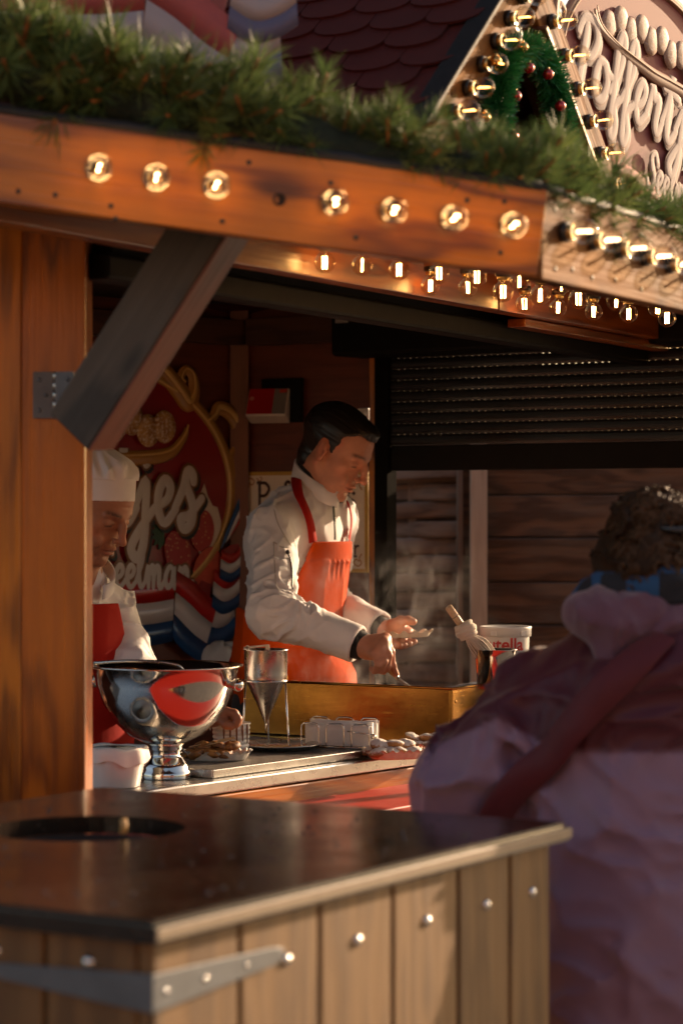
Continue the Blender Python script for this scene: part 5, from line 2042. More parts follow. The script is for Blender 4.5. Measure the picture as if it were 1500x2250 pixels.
class SDF:
    def __init__(self):
        self.ops, self.mods = [], []
        self.M = None          # optional local frame: (origin, 3x3 columns, scale)

    def use(self, origin=None, rot=None, s=1.0):
        self.M = None if origin is None else (np.array(origin, float), np.array(rot, float), s)
        return self

    def _push(self, fn, c, rad, k, mode):
        M = self.M
        if M is None:
            self.ops.append((fn, np.array(c, float), rad, k, mode))
        else:
            o, R_, s = M
            g_ = lambda p, fn=fn, o=o, R_=R_, s=s: fn((p - o) @ R_ / s) * s
            self.ops.append((g_, o + R_ @ (np.array(c, float) * s), rad * s, k, mode))
        return self

    def ell(self, c, r, k=.02, rot=None, mode='add'):
        c, r = np.array(c, float), np.array(r, float)
        def fn(p):
            q = p - c
            if rot is not None:
                q = q @ rot
            k0 = np.sqrt(((q / r) ** 2).sum(1)) + 1e-9
            k1 = np.sqrt(((q / (r * r)) ** 2).sum(1)) + 1e-9
            return k0 * (k0 - 1) / k1
        return self._push(fn, c, r.max(), k, mode)

    def cap(self, a, b, ra, rb=None, k=.02, mode='add'):
        a, b = np.array(a, float), np.array(b, float)
        rb = ra if rb is None else rb
        ab = b - a
        L2 = ab @ ab
        def fn(p):
            t = np.clip((p - a) @ ab / L2, 0, 1)
            return np.sqrt(((p - a - t[:, None] * ab) ** 2).sum(1)) - (ra + (rb - ra) * t)
        return self._push(fn, (a + b) / 2, math.sqrt(L2) / 2 + max(ra, rb), k, mode)

    def cut(self, c, n, rad, k=.003):
        """Remove the half ball beyond c in direction n."""
        c, n = np.array(c, float), np.array(n, float)
        n = n / np.linalg.norm(n)
        def fn(p):
            q = p - c
            return np.maximum(-(q @ n), np.sqrt((q ** 2).sum(1)) - rad)
        return self._push(fn, c, rad, k, 'sub')

    def custom(self, fn, c, rad, k=.003, mode='add'):
        return self._push(fn, c, rad, k, mode)

    @staticmethod
    def comb(acc, d, k, mode):
        if mode == 'sub':
            acc, d = -acc, d
            h = np.clip(.5 + .5 * (d - acc) / k, 0, 1)
            return -(d + (acc - d) * h - k * h * (1 - h))
        h = np.clip(.5 + .5 * (d - acc) / k, 0, 1)
        return d + (acc - d) * h - k * h * (1 - h)

    def __call__(self, p, mods=True):
        p = np.atleast_2d(np.asarray(p, float))
        acc = np.full(len(p), 1.0)
        for fn, c, rad, k, mode in self.ops:
            acc = self.comb(acc, fn(p), k, mode)
        if mods:
            for m in self.mods:
                acc = m(p, acc)
        return acc

    def blocks(self, pts, cen, half, mods=True):
        nb, m, _ = pts.shape
        acc = np.full((nb, m), 1.0)
        for fn, c, rad, k, mode in self.ops:
            near = np.sqrt(((cen - c) ** 2).sum(1)) - rad < half + max(k, .01) + .03
            if near.any():
                d = fn(pts[near].reshape(-1, 3)).reshape(-1, m)
                acc[near] = self.comb(acc[near], d, k, mode)
        if mods and self.mods:
            f = pts.reshape(-1, 3)
            a = acc.reshape(-1)
            for mo in self.mods:
                a = mo(f, a)
            acc = a.reshape(nb, m)
        return acc

    def bounds(self):
        adds = [o for o in self.ops if o[4] == 'add']
        lo = np.min([o[1] - o[2] for o in adds], 0) - .03
        hi = np.max([o[1] + o[2] for o in adds], 0) + .03
        return lo, hi

    def mesh(self, name, h=.004, B=8, lo=None, hi=None, slack=1.35, colour=None):
        l_, h_ = self.bounds()
        lo = l_ if lo is None else np.array(lo, float)
        hi = h_ if hi is None else np.array(hi, float)
        H = h * B
        nbk = np.ceil((hi - lo) / H).astype(int)
        gi = np.stack(np.meshgrid(*[np.arange(n) for n in nbk], indexing='ij'), -1).reshape(-1, 3)
        cen = lo + (gi + .5) * H
        half = H * .8661
        d = np.concatenate([self.blocks(cen[i:i + 20000, None, :], cen[i:i + 20000], 0.0)[:, 0] for i in range(0, len(cen), 20000)])
        act = np.abs(d) < half * slack + h
        gi, cen = gi[act], cen[act]
        off = np.stack(np.meshgrid(*[np.arange(B + 1)] * 3, indexing='ij'), -1).reshape(-1, 3)
        NN = nbk * B + 2
        key_l, pos_l, crs = [], [], []
        for s in range(0, len(gi), 600):
            g_, c_ = gi[s:s + 600], cen[s:s + 600]
            ijk = g_[:, None, :] * B + off[None]
            val = self.blocks(lo + ijk * h, c_, half).reshape(-1, B + 1, B + 1, B + 1)
            val = np.where(np.abs(val) < 1e-9, 1e-9, val)
            neg = val < 0
            c8 = [(a, b, c) for a in (0, 1) for b in (0, 1) for c in (0, 1)]
            sl = lambda a, n: slice(a, a + n)
            corner = np.stack([val[:, a:a + B, b:b + B, c:c + B] for a, b, c in c8], -1)
            cn = corner < 0
            mixed = cn.any(-1) & ~cn.all(-1)
            bi, x, y, z = np.nonzero(mixed)
            cv = corner[bi, x, y, z]
            acc = np.zeros((len(bi), 3))
            cnt = np.zeros(len(bi))
            for e0 in range(8):
                for ax in range(3):
                    bit = (4, 2, 1)[ax]
                    if e0 & bit:
                        continue
                    e1 = e0 | bit
                    va, vb = cv[:, e0], cv[:, e1]
                    cr = (va < 0) != (vb < 0)
                    t = np.where(cr, va / (va - vb + (va == vb)), 0)
                    pt = np.array(c8[e0], float)[None].repeat(len(bi), 0)
                    pt[:, ax] += t
                    acc += pt * cr[:, None]
                    cnt += cr
            loc = acc / cnt[:, None]
            cell = g_[bi] * B + np.stack([x, y, z], -1)
            key_l.append((cell[:, 0] * NN[1] + cell[:, 1]) * NN[2] + cell[:, 2])
            pos_l.append(lo + (cell + loc) * h)
            v0 = cv[:, 0] < 0
            crs.append(np.stack([(v0 != (cv[:, i] < 0)) * np.where(v0, 1, -1) for i in (4, 2, 1)], -1))
        key, pos, crs = np.concatenate(key_l), np.concatenate(pos_l), np.concatenate(crs)
        key, ui = np.unique(key, return_index=True)
        pos, crs = pos[ui], crs[ui]
        st = (NN[1] * NN[2], NN[2], 1)
        faces = []
        for ax in range(3):
            b, c = [(1, 2), (2, 0), (0, 1)][ax]
            m = crs[:, ax] != 0
            k0 = key[m]
            q = [k0, k0 - st[b], k0 - st[b] - st[c], k0 - st[c]]
            idx = [np.clip(np.searchsorted(key, kk), 0, len(key) - 1) for kk in q]
            ok = np.ones(len(k0), bool)
            for ii, kk in zip(idx, q):
                ok &= key[ii] == kk
            Q = np.stack(idx, -1)
            fl_ = crs[m][:, ax] < 0
            Q[fl_] = Q[fl_][:, ::-1]
            faces.append(Q[ok])
        F_ = np.concatenate(faces)
        used = np.unique(F_)
        remap = np.full(len(pos), -1)
        remap[used] = np.arange(len(used))
        pos, F_ = pos[used], remap[F_]
        me = bpy.data.meshes.new(name)
        me.vertices.add(len(pos))
        me.vertices.foreach_set("co", pos.astype(np.float32).ravel())
        me.loops.add(F_.size)
        me.loops.foreach_set("vertex_index", F_.astype(np.int32).ravel())
        me.polygons.add(len(F_))
        me.polygons.foreach_set("loop_start", np.arange(0, F_.size, 4, dtype=np.int32))
        me.polygons.foreach_set("use_smooth", np.ones(len(F_), bool))
        me.update(calc_edges=True)
        me.validate()
        if colour is not None:
            at = me.color_attributes.new("Col", 'FLOAT_COLOR', 'POINT')
            c4 = np.ones((len(pos), 4), np.float32)
            c4[:, :3] = colour(pos)
            at.data.foreach_set("color", c4.ravel())
        return me

    def project(self, pts, off=0.0, it=6):
        p = np.array(pts, float)
        for _ in range(it):
            d = self(p, False) - off
            g_ = np.stack([(self(p + A(*e), False) - self(p - A(*e), False)) for e in np.eye(3) * .002], -1)
            g_ /= np.linalg.norm(g_, axis=1)[:, None] + 1e-9
            p = p - g_ * d[:, None]
        return p, g_


def band(name, sdf, path, width, off, mat, parent, thick=.0025, m=8, hang=None):
    """A strap / zip / seam lying on a body: the path is pressed onto the surface."""
    pts = catmull(path, m)
    p, g_ = sdf.project([tuple(q) for q in pts], off)
    n = len(p)
    vs, fs = [], []
    for i in range(n):
        t = p[min(i + 1, n - 1)] - p[max(i - 1, 0)]
        t /= np.linalg.norm(t) + 1e-9
        s = np.cross(t, g_[i])
        s /= np.linalg.norm(s) + 1e-9
        for u_, w_ in ((-1, 0), (-.9, 1), (0, 1.25), (.9, 1), (1, 0)):
            vs.append(Vector(p[i] + s * u_ * width / 2 + g_[i] * w_ * thick))
    for i in range(n - 1):
        for j in range(4):
            fs.append((i * 5 + j, i * 5 + j + 1, i * 5 + j + 6, i * 5 + j + 5))
    mb = MB()
    mb.add(vs, fs)
    return mb.build(name, mat, parent)


def axes(yaw, pitch=0.0, roll=0.0):
    """Columns: forward, left, up for somebody facing +X turned by yaw, nodding down by pitch."""
    m = Matrix.Rotation(yaw, 3, 'Z') @ Matrix.Rotation(pitch, 3, 'Y') @ Matrix.Rotation(roll, 3, 'X')
    return np.array(m)


def add_head(S, o, R_, s=1.0, nose=1.0, ear=True, jowl=0.0):
    S.use(o, R_, s)
    S.ell((-.014, 0, .042), (.096, .073, .088), .02)
    S.ell((.036, 0, .036), (.060, .062, .070), .03)
    S.ell((.038, 0, -.034), (.050, .051, .074), .03)
    for y in (-1, 1):
        S.cap((-.008, y * .050, -.044), (.054, y * .023, -.100), .018, .015, .03)
        S.ell((.058, y * .043, -.014), (.022, .019, .016), .022)
        S.ell((.050, y * .036, -.060), (.024, .016 + jowl, .030 + jowl), .025)
    S.ell((.078, 0, -.104), (.018, .021, .016), .020)
    S.ell((.068, 0, -.066), (.030, .028, .028), .02)
    S.cap((.087, -.026, .024), (.087, .026, .024), .0105, .0105, .016)
    for y in (-1, 1):
        S.cap((.092, y * .012, .022), (.079, y * .048, .020), .0075, .0065, .008)               # brow bone
        S.ell((.097, y * .034, .004), (.014, .019, .0120), .010, mode='sub')
        S.ell((.0775, y * .033, .002), (.0140, .0160, .0120), .003)
        S.cap((.0912, y * .021, .0035), (.0860, y * .046, .0010), .0030, .0024, .003)          # heavy upper lid
        S.cap((.0900, y * .022, -.0090), (.0840, y * .044, -.0070), .0026, .0022, .005)        # lower lid
        S.cap((.094, y * .020, -.017), (.083, y * .043, -.021), .0030, .0026, .009, 'sub')     # tear trough
    S.cap((.095, 0, .018), (.119, 0, -.030), .0070, .0090, .010)
    S.ell((.108, 0, -.004), (.010, .0085, .014), .010)
    S.ell((.1215, 0, -.0335), (.0110, .0110, .0095), .007)
    for y in (-1, 1):
        S.ell((.1065, y * .0135, -.0365), (.0115, .0066, .0078), .005)
        S.ell((.112, y * .0064, -.0440), (.0065, .0034, .004), .003, mode='sub')
        S.cap((.1005, y * .019, -.036), (.082, y * .035, -.066), .0036, .0040, .008, mode='sub')   # nasolabial fold
        S.ell((.078, y * .040, -.052), (.014, .012, .014), .012)                                     # cheek beside it
        S.cap((.088, y * .026, -.075), (.078, y * .027, -.092), .0026, .003, .007, mode='sub')
    S.ell((.100, 0, -.050), (.006, .004, .008), .006, mode='sub')
    S.ell((.0970, 0, -.0625), (.0100, .0220, .0052), .005)
    S.ell((.0950, 0, -.0750), (.0105, .0190, .0060), .005)
    S.ell((.1060, 0, -.0687), (.0110, .0210, .0018), .003, mode='sub')
    S.ell((.0975, 0, -.0860), (.009, .016, .005), .006, mode='sub')
    for zf in (.050, .060, .070):
        S.cap((.096, -.034, zf), (.096, .034, zf), .0014, .0014, .005, mode='sub')
    if ear:
        for y in (-1, 1):
            er = np.array(Matrix.Rotation(y * .42, 3, 'Z') @ Matrix.Rotation(-.18, 3, 'Y'))
            S.ell((-.006, y * .074, -.001), (.0190, .0075, .0325), .005, rot=er)
            S.ell((-.001, y * .0835, .003), (.0105, .0075, .0205), .003, rot=er, mode='sub')
            S.ell((.000, y * .077, -.027), (.0085, .0060, .0095), .005, rot=er)
            S.ell((.0015, y * .0795, .0105), (.0045, .0045, .0115), .003, rot=er)
            S.ell((.010, y * .073, -.004), (.0045, .0065, .0070), .003)
    S.use()


def skin_colour(o, R_, s, base, stubble=.25, brow=(.045, .022, .015), hand_dark=None, brow_w=1.0):
    o, R_ = np.array(o), np.array(R_)
    def col(p):
        q = (p - o) @ R_ / s
        c = np.tile(np.array(base, float), (len(p), 1))
        m = vnoise(p * 45) * .06 + vnoise(p * 140) * .05
        c *= (1 + m)[:, None]
        hd = np.abs(q).max(1) < .16
        x, y, z = q[:, 0], q[:, 1], q[:, 2]
        ay = np.abs(y)
        def mixin(mask, colr):
            mk = np.clip(mask, 0, 1)[:, None]
            c[:] = c * (1 - mk) + np.array(colr) * mk
        red = np.array(base) * np.array([1.12, .72, .66])
        mixin(np.where(hd, np.exp(-((x - .118) ** 2 + y ** 2 + (z + .03) ** 2) / .017 ** 2) * .6, 0), red)
        mixin(np.where(hd, np.exp(-((x - .062) ** 2 + (ay - .045) ** 2 + (z + .03) ** 2) / .024 ** 2) * .45, 0), red)
        mixin(np.where(hd & (ay > .068), .45, 0), red)
        st = np.clip((-.045 - z) / .03, 0, 1) * np.clip((x + .005) / .03, 0, 1) * np.clip((z + .135) / .02, 0, 1)
        mixin(np.where(hd, st * stubble * (.75 + .5 * vnoise(p * 400)), 0), np.array(base) * np.array([.42, .44, .50]))
        lips = np.exp(-(((z + .0690) / .0105) ** 4) - ((ay / .022) ** 4)) * (x > .082)
        mixin(np.where(hd, lips * .7, 0), np.array(base) * np.array([.86, .50, .48]))
        slit = np.exp(-(((z + .0687) / .0018) ** 2) - ((ay / .022) ** 6)) * (x > .08)
        mixin(np.where(hd, slit * .85, 0), (.06, .02, .016))
        bz = .0245 + .004 * np.sin((ay - .012) / .036 * 2.2)
        br = np.exp(-(((z - bz) / (.0042 * brow_w)) ** 2) - (((ay - .032) / .019) ** 6)) * (x > .06)
        mixin(np.where(hd, br * (.8 + .4 * vnoise(p * 500)), 0), brow)
        la = np.exp(-(((z + .0045 + .10 * (ay - .032)) / .0026) ** 2) - (((ay - .033) / .0125) ** 6)) * (x > .074)
        mixin(np.where(hd, la * .9, 0), (.025, .012, .010))
        na = np.exp(-((x - .112) ** 2 + (ay - .0064) ** 2 + (z + .044) ** 2) / .0052 ** 2)
        mixin(np.where(hd, na * .7, 0), (.09, .03, .02))
        return np.clip(c, 0, 1)
    return col


def skin_mat(name, rough=.48):
    t = NT(name)
    at = t.n("Attribute", attribute_name="Col")
    v = t.coords((1, 1, 1), rand=False)
    n1 = t.noise(v, 420, 3, .6)
    n2 = t.noise(v, 90, 3)
    c = t.mix(.18, at.outputs["Color"], t.mix(n2, (.7, .5, .45), (1.1, 1.05, 1.0)), 'MULTIPLY')
    t.set(Base_Color=c, Roughness=t.math('MULTIPLY_ADD', n2, .18, rough - .09), Subsurface_Weight=.12, Subsurface_Radius=(.6, .25, .12), Subsurface_Scale=.01,
          Normal=t.bump(n1, .12, .001), Specular_IOR_Level=.4)
    return t.mat


def cloth_mat(name, col, rough=.75, weave=900, var=.08, sheen=.15, spec=.3, attr=False, bump=.25):
    t = NT(name)
    v = t.coords((1, 1, 1), rand=False)
    n1 = t.noise(v, 16, 5, .6)
    n2 = t.noise(v, weave, 2)
    n3 = t.noise(v, 75, 4, .6)
    if attr:
        at = t.n("Attribute", attribute_name="Col")
        base = t.mix(t.math('MULTIPLY', n1, .35), at.outputs["Color"], t.mix(.5, at.outputs["Color"], (0, 0, 0), 'MIX'))
    else:
        base = t.mix(n1, [x * (1 - var) for x in col], [min(1, x * (1 + var)) for x in col])
    nb = t.bump(n2, bump, .0006)
    nb = t.bump(n3, bump * .7, .003, nb)
    t.set(Base_Color=base, Roughness=rough, Sheen_Weight=sheen, Specular_IOR_Level=spec, Normal=nb)
    return t.mat


SKIN = skin_mat("skin")
JACKET = cloth_mat("white_chef_cotton", (.80, .765, .755), .85, sheen=0.0, spec=.15)
APRON_M = cloth_mat("orange_red_apron", (.56, .058, .002), .85, sheen=0.0, spec=.15)
STRAP_M = cloth_mat("red_strap", (.40, .014, .008), .8, sheen=0.0, spec=.15)
DARKC = cloth_mat("black_undershirt", (.012, .012, .014), .85)
TROUS = cloth_mat("dark_trousers", (.02, .02, .024), .85)
SHOE = plain("black_shoes", (.012, .011, .010), .45)
ZIPM = plain("black_zip", (.015, .014, .014), .4, .2)


def hair_mat(name, c1, c2, rough=.38, spec=.45):
    t = NT(name)
    v = t.coords((7, 170, 110), rand=False)
    n1 = t.noise(v, 1.0, 3, .6)
    t.set(Base_Color=t.mix(n1, c1, c2), Roughness=rough, Normal=t.bump(n1, .55, .003), Specular_IOR_Level=spec)
    return t.mat


def finger(S, pts, r0, r1, k=.004, first=.010):
    pts = [np.array(p, float) for p in pts]
    n = len(pts) - 1
    for i in range(n):
        a, b = r0 + (r1 - r0) * i / n, r0 + (r1 - r0) * (i + 1) / n
        S.cap(pts[i], pts[i + 1], a, b, first if i == 0 else k)
        if i:
            S.ell(pts[i], (a * 1.08,) * 3, .004)


def V3(v):
    return np.array(v, float)


def legs(S, hip, side, floor, spread=.10, r=.085):
    """Two straight tapering legs and feet."""
    h = V3(hip)
    out = []
    for sg in (-1, 1):
        a = h + V3(side) * spread * sg
        kn = A(a[0], a[1], (a[2] + floor) / 2 + .02)
        an = A(a[0], a[1], floor + .08)
        S.cap(a, kn, r, r * .68, .04)
        S.cap(kn, an, r * .66, r * .45, .03)
        out.append((a, kn, an))
    return out
# ---------------------------------------------------------------- the tall chef
D0 = 7.0
FLOOR = .152
yb = -math.radians(35)
fw = A(math.cos(yb), math.sin(yb), 0)
rt_ = A(math.sin(yb), -math.cos(yb), 0)          # his right hand side, towards the camera
BR = np.array([fw, -rt_, A(0, 0, 1)]).T           # columns forward, left, up
p_ = lambda x, y, d: V3(P(x, y, d))
chest = p_(650, 1205, D0)
waist = p_(640, 1345, D0)
hips = p_(632, 1480, D0)
Rs, Re, Rw = p_(600, 1168, 6.84), p_(602, 1345, 6.63), p_(796, 1420, 6.53)
Ls, Le, Lw = p_(727, 1142, 7.15), p_(712, 1332, 7.10), p_(847, 1387, 6.93)
nb = p_(680, 1085, D0)
HO = p_(735, 989, 6.96)
HR = axes(-math.radians(24), math.radians(30), 0.0)
HS = 1.03


def torso(S, g):
    S.ell(hips, A(.125, .165, .15) + g, .06, rot=BR)
    S.ell(waist, A(.118, .152, .16) + g, .06, rot=BR)
    S.ell(chest, A(.122, .165, .17) + g, .06, rot=BR)
    S.ell(chest + A(0, 0, .055), A(.102, .155, .085) + g, .05, rot=BR)
    S.cap(nb + A(0, 0, -.035), Rs + A(0, 0, .005), .060 + g, .060 + g, .05)
    S.cap(nb + A(0, 0, -.035), Ls + A(0, 0, .005), .060 + g, .060 + g, .05)


B_ = SDF()
torso(B_, -.014)
B_.cap(nb + fw * .012 + A(0, 0, -.03), HO + HR @ A(-.022, 0, -.052) * HS, .057, .053, .03)
add_head(B_, HO, HR, HS)
B_.cap(Rs, Re, .050, .042, .03).cap(Re, Rw, .042, .029, .02)
B_.cap(Ls, Le, .050, .042, .03).cap(Le, Lw, .042, .029, .02)
hp = hips - A(0, 0, .10)
lg_ = legs(B_, hp, rt_, FLOOR)
for a, kn, an in lg_:
    B_.ell(an + fw * .06 + A(0, 0, -.045), (.13, .045, .035), .03, rot=BR)
# near (right) hand: fist round the fork handle, back of the hand to the camera
dR = 6.50
kI, kM, kR_, kP = p_(846, 1403, dR), p_(842, 1411, dR - .022), p_(834, 1424, dR - .036), p_(824, 1437, dR - .042)
for kk, rr_ in ((kI, .0165), (kM, .0165), (kR_, .016), (kP, .015)):
    B_.cap(Rw, kk, .024, rr_, .012)
B_.ell((kI + kP) / 2 * .5 + Rw * .5 + A(0, 0, -.006), (.036, .024, .030), .02)
finger(B_, [kI, p_(858, 1432, dR - .012), p_(862, 1462, dR - .004), p_(869, 1479, dR + .004)], .0118, .0082)
finger(B_, [kM, p_(853, 1440, dR - .036), p_(850, 1466, dR - .020), p_(842, 1476, dR - .004)], .0118, .0088)
finger(B_, [kR_, p_(843, 1453, dR - .048), p_(836, 1472, dR - .028), p_(829, 1474, dR - .010)], .0112, .0085)
finger(B_, [kP, p_(831, 1461, dR - .052), p_(822, 1474, dR - .034), p_(816, 1470, dR - .018)], .0100, .0078)
finger(B_, [p_(812, 1428, dR + .012), p_(840, 1444, dR + .026), p_(858, 1466, dR + .020), p_(870, 1483, dR + .010)], .0130, .0092, first=.016)
# far (left) hand: palm up under the paper dish, thumb over its rim
dL = 6.90
B_.ell(p_(874, 1388, dL + .005), (.044, .036, .017), .02, rot=axes(-.35, -.05, .25))
B_.cap(Lw, p_(872, 1386, dL), .028, .022, .02)
B_.ell(p_(868, 1374, dL + .004), (.028, .018, .015), .016)
finger(B_, [p_(862, 1372, dL - .008), p_(880, 1364, dL - .020), p_(896, 1363, dL - .028), p_(907, 1366, dL - .030)], .0150, .0110, first=.014)
for i, (x0, y0, x1, y1, x2, y2, dd) in enumerate(((884, 1396, 900, 1412, 910, 1410, -.006), (878, 1400, 890, 1416, 899, 1414, -.024), (872, 1402, 880, 1418, 888, 1417, -.038), (866, 1402, 871, 1417, 878, 1418, -.050))):
    finger(B_, [p_(x0, y0, dL + dd + .018), p_(x1, y1, dL + dd), p_(x2, y2, dL + dd - .012)], .0115, .0092)
chef = link("person", B_.mesh("person", .0034, colour=skin_colour(HO, HR, HS, (.58, .255, .155), .30)), SKIN)
tag(chef, "tall bareheaded chef in white jacket and orange apron holding a paper dish over the griddle", "person")

# hair: slicked back, built in the head's own frame
Hh = SDF()
Hh.ell((-.016, 0, .042), (.103, .0785, .0905), .02)
Hh.ell((.036, 0, .040), (.0655, .0665, .0745), .03)
Hh.ell((.062, 0, .093), (.034, .040, .017), .02)
def hairline(p, acc):
    x, y, z = p[:, 0], p[:, 1], p[:, 2]
    ay = np.abs(y)
    zt = .078 + .10 * np.clip(ay - .022, 0, .03) * -1.0 + .0                      # front hairline
    zt = zt - np.clip(.062 - x, 0, .2) * .95 + np.clip(ay - .03, 0, .1) * .25      # runs back over the temple
    top = -(z - np.maximum(zt, .040)) + 0 * x
    top = np.maximum(top, x - .112)
    side = np.maximum(x - (.034 - np.clip(.040 - z, 0, .06) * .40), -(z - .004))
    burn = np.maximum(np.maximum(np.abs(x - .014) - .0095, -(z + .020)), z - .05)
    nape = np.maximum(x + .022, -(z + .088 + (x + .09) * .1))
    keep = np.minimum(np.minimum(top, side), np.minimum(burn, nape))
    ear = np.sqrt(((x + .006) / 1.0) ** 2 + ((z + .004) / 1.35) ** 2) - .0235
    keep = np.where(ay > .055, np.maximum(keep, -ear), keep)
    thin = np.clip((.045 - z) / .07, 0, 1) * .0065                                 # cropped shorter towards the edge
    acc = acc + thin
    strands = .0012 * vnoise(p * A(14, 190, 120)) + .0016 * vnoise(p * A(9, 70, 60))
    return np.maximum(acc, keep + .004 * vnoise(p * A(70, 70, 190))) + strands
Hh.mods.append(hairline)
HAIR = hair_mat("black_slick_hair", (.008, .006, .005), (.030, .020, .015))
hm_ = Hh.ell((-.050, 0, -.045), (.052, .056, .060), .03).mesh("hair", .0026, lo=(-.14, -.1, -.12), hi=(.12, .1, .15))
ho = link("hair", hm_, HAIR)
HM = Matrix([list(HR[i] * HS) + [HO[i]] for i in range(3)] + [[0, 0, 0, 1]])
ho.matrix_basis = HM
own(ho, chef)

# jacket
J = SDF()
torso(J, .0)
J.cap(Rs, Re, .068, .058, .035).cap(Re, Rw + (Rw - Re) * .02, .057, .052, .03)
J.cap(Ls, Le, .072, .062, .035).cap(Le, Lw + (Lw - Le) * .02, .060, .050, .03)
J.ell(Re + A(-.01, 0, -.004), (.062, .058, .060), .03)
uR, uL = (Rw - Re) / np.linalg.norm(Rw - Re), (Lw - Le) / np.linalg.norm(Lw - Le)
cR, cL = Rw - uR * .014, Lw - uL * .022
J.cut(cR, uR, .12).cut(cL, uL, .12)
J.cap(cR - uR * .035, cR + uR * .05, .042, .042, .004, 'sub').cap(cL - uL * .035, cL + uL * .05, .039, .039, .004, 'sub')
J.ell(hips - A(0, 0, .13), (.26, .30, .09), .01, rot=BR, mode='sub')
def seg_t(p, a, b):
    ab = b - a
    return np.clip((p - a) @ ab / (ab @ ab), 0, 1)
def folds(p, acc):
    near = np.abs(acc) < .03
    q = p[near]
    def arm_d(a, b):
        t = seg_t(q, a, b)
        return np.sqrt(((q - a - t[:, None] * (b - a)) ** 2).sum(1)), t
    dRu, tRu = arm_d(Rs, Re)
    dRf, tRf = arm_d(Re, Rw)
    dLf, tLf = arm_d(Le, Lw)
    inarm = np.clip(1 - (np.minimum(np.minimum(dRu, dRf), dLf) - .06) / .03, 0, 1)
    el = np.exp(-((q - Re) ** 2).sum(1) / .13 ** 2)
    sh = np.exp(-((q - Rs - A(.03, 0, -.09)) ** 2).sum(1) / .10 ** 2)
    wv = vnoise(q * 7)[:, None]
    arm = sharp(q * A(13, 13, 13) + wv * 1.5) * (.005 + .015 * el) + sharp(q * A(27, 27, 27) + wv * 2) * (.002 + .007 * el)
    along = sharp(np.stack([q @ (fw * 6 + A(0, 0, 7)), q @ (rt_ * 16), q @ A(11, 0, -24)], -1) + wv) * (.008 + .010 * sh)
    tor = sharp(np.stack([q @ (fw * 11), q @ (rt_ * 11), q[:, 2] * 4.5 + q[:, 0] * 5], -1) + wv) * .013 + sharp(np.stack([q @ (fw * 22), q @ (rt_ * 22), q[:, 2] * 8.0 - q[:, 0] * 8], -1) + wv) * .006
    end = np.clip(np.minimum(np.sqrt(((q - cR) ** 2).sum(1)), np.sqrt(((q - cL) ** 2).sum(1))) / .10 - .55, .15, 1)
    arm, along = arm * end, along * end
    o = np.array(acc)
    o[near] = acc[near] - (inarm * (arm + along * .9) + (1 - inarm) * tor)
    return o
J.mods.append(folds)
jk = link("chef_jacket", J.mesh("chef_jacket", .0046), JACKET)
own(jk, chef)
# stand collar and the dark undershirt collar inside it
def ring_strip(c, ax_f, ax_r, up, rf, rs, drop, hgt, a0, a1, n=40, lean=.0):
    low, top_ = [], []
    for i in range(n + 1):
        a = a0 + (a1 - a0) * i / n
        b = V3(c) + ax_f * rf * math.cos(a) + ax_r * rs * math.sin(a) + up * (-drop * math.cos(a))
        low.append(b)
        top_.append(b + up * hgt + ax_f * lean)
    return low, top_
def collar(name, c, rf, rs, drop, hgt, th, mat, a0, a1, lean=.01, parent=None):
    lo1, hi1 = ring_strip(c, fw, rt_, A(0, 0, 1), rf, rs, drop, hgt, a0, a1, lean=lean)
    lo2, hi2 = ring_strip(c, fw, rt_, A(0, 0, 1), rf - th, rs - th, drop, hgt, a0, a1, lean=lean)
    mb = MB()
    n = len(lo1)
    vs = [Vector(v) for v in lo1 + hi1 + hi2 + lo2]
    fs = []
    for i in range(n - 1):
        for k in range(3):
            fs.append((k * n + i, k * n + i + 1, (k + 1) * n + i + 1, (k + 1) * n + i))
    fs += [(0, n, 2 * n, 3 * n), (n - 1, 4 * n - 1, 3 * n - 1, 2 * n - 1)]
    mb.add(vs, fs)
    o = mb.build(name, mat, parent)
    fixn(o.data)
    return o
cc = p_(699, 1079, D0 - .002)
collar("stand_collar", cc, .080, .076, .050, .046, .005, JACKET, .16, 2 * math.pi - .16, .012, chef)
collar("undershirt_collar", cc + A(0, 0, .012), .073, .069, .048, .046, .004, DARKC, .0, 2 * math.pi, .012, chef)
for u_, c_, r_ in ((uR, cR, .040), (uL, cL, .036)):
    mb = MB()
    mb.tube([Vector(c_ - u_ * .03), Vector(c_ + u_ * .004), Vector(c_ + u_ * .018), Vector(c_ + u_ * .024)], [r_, r_, r_ * .97, r_ * .9], 22)
    mb.build("undershirt_cuff", DARKC, chef)

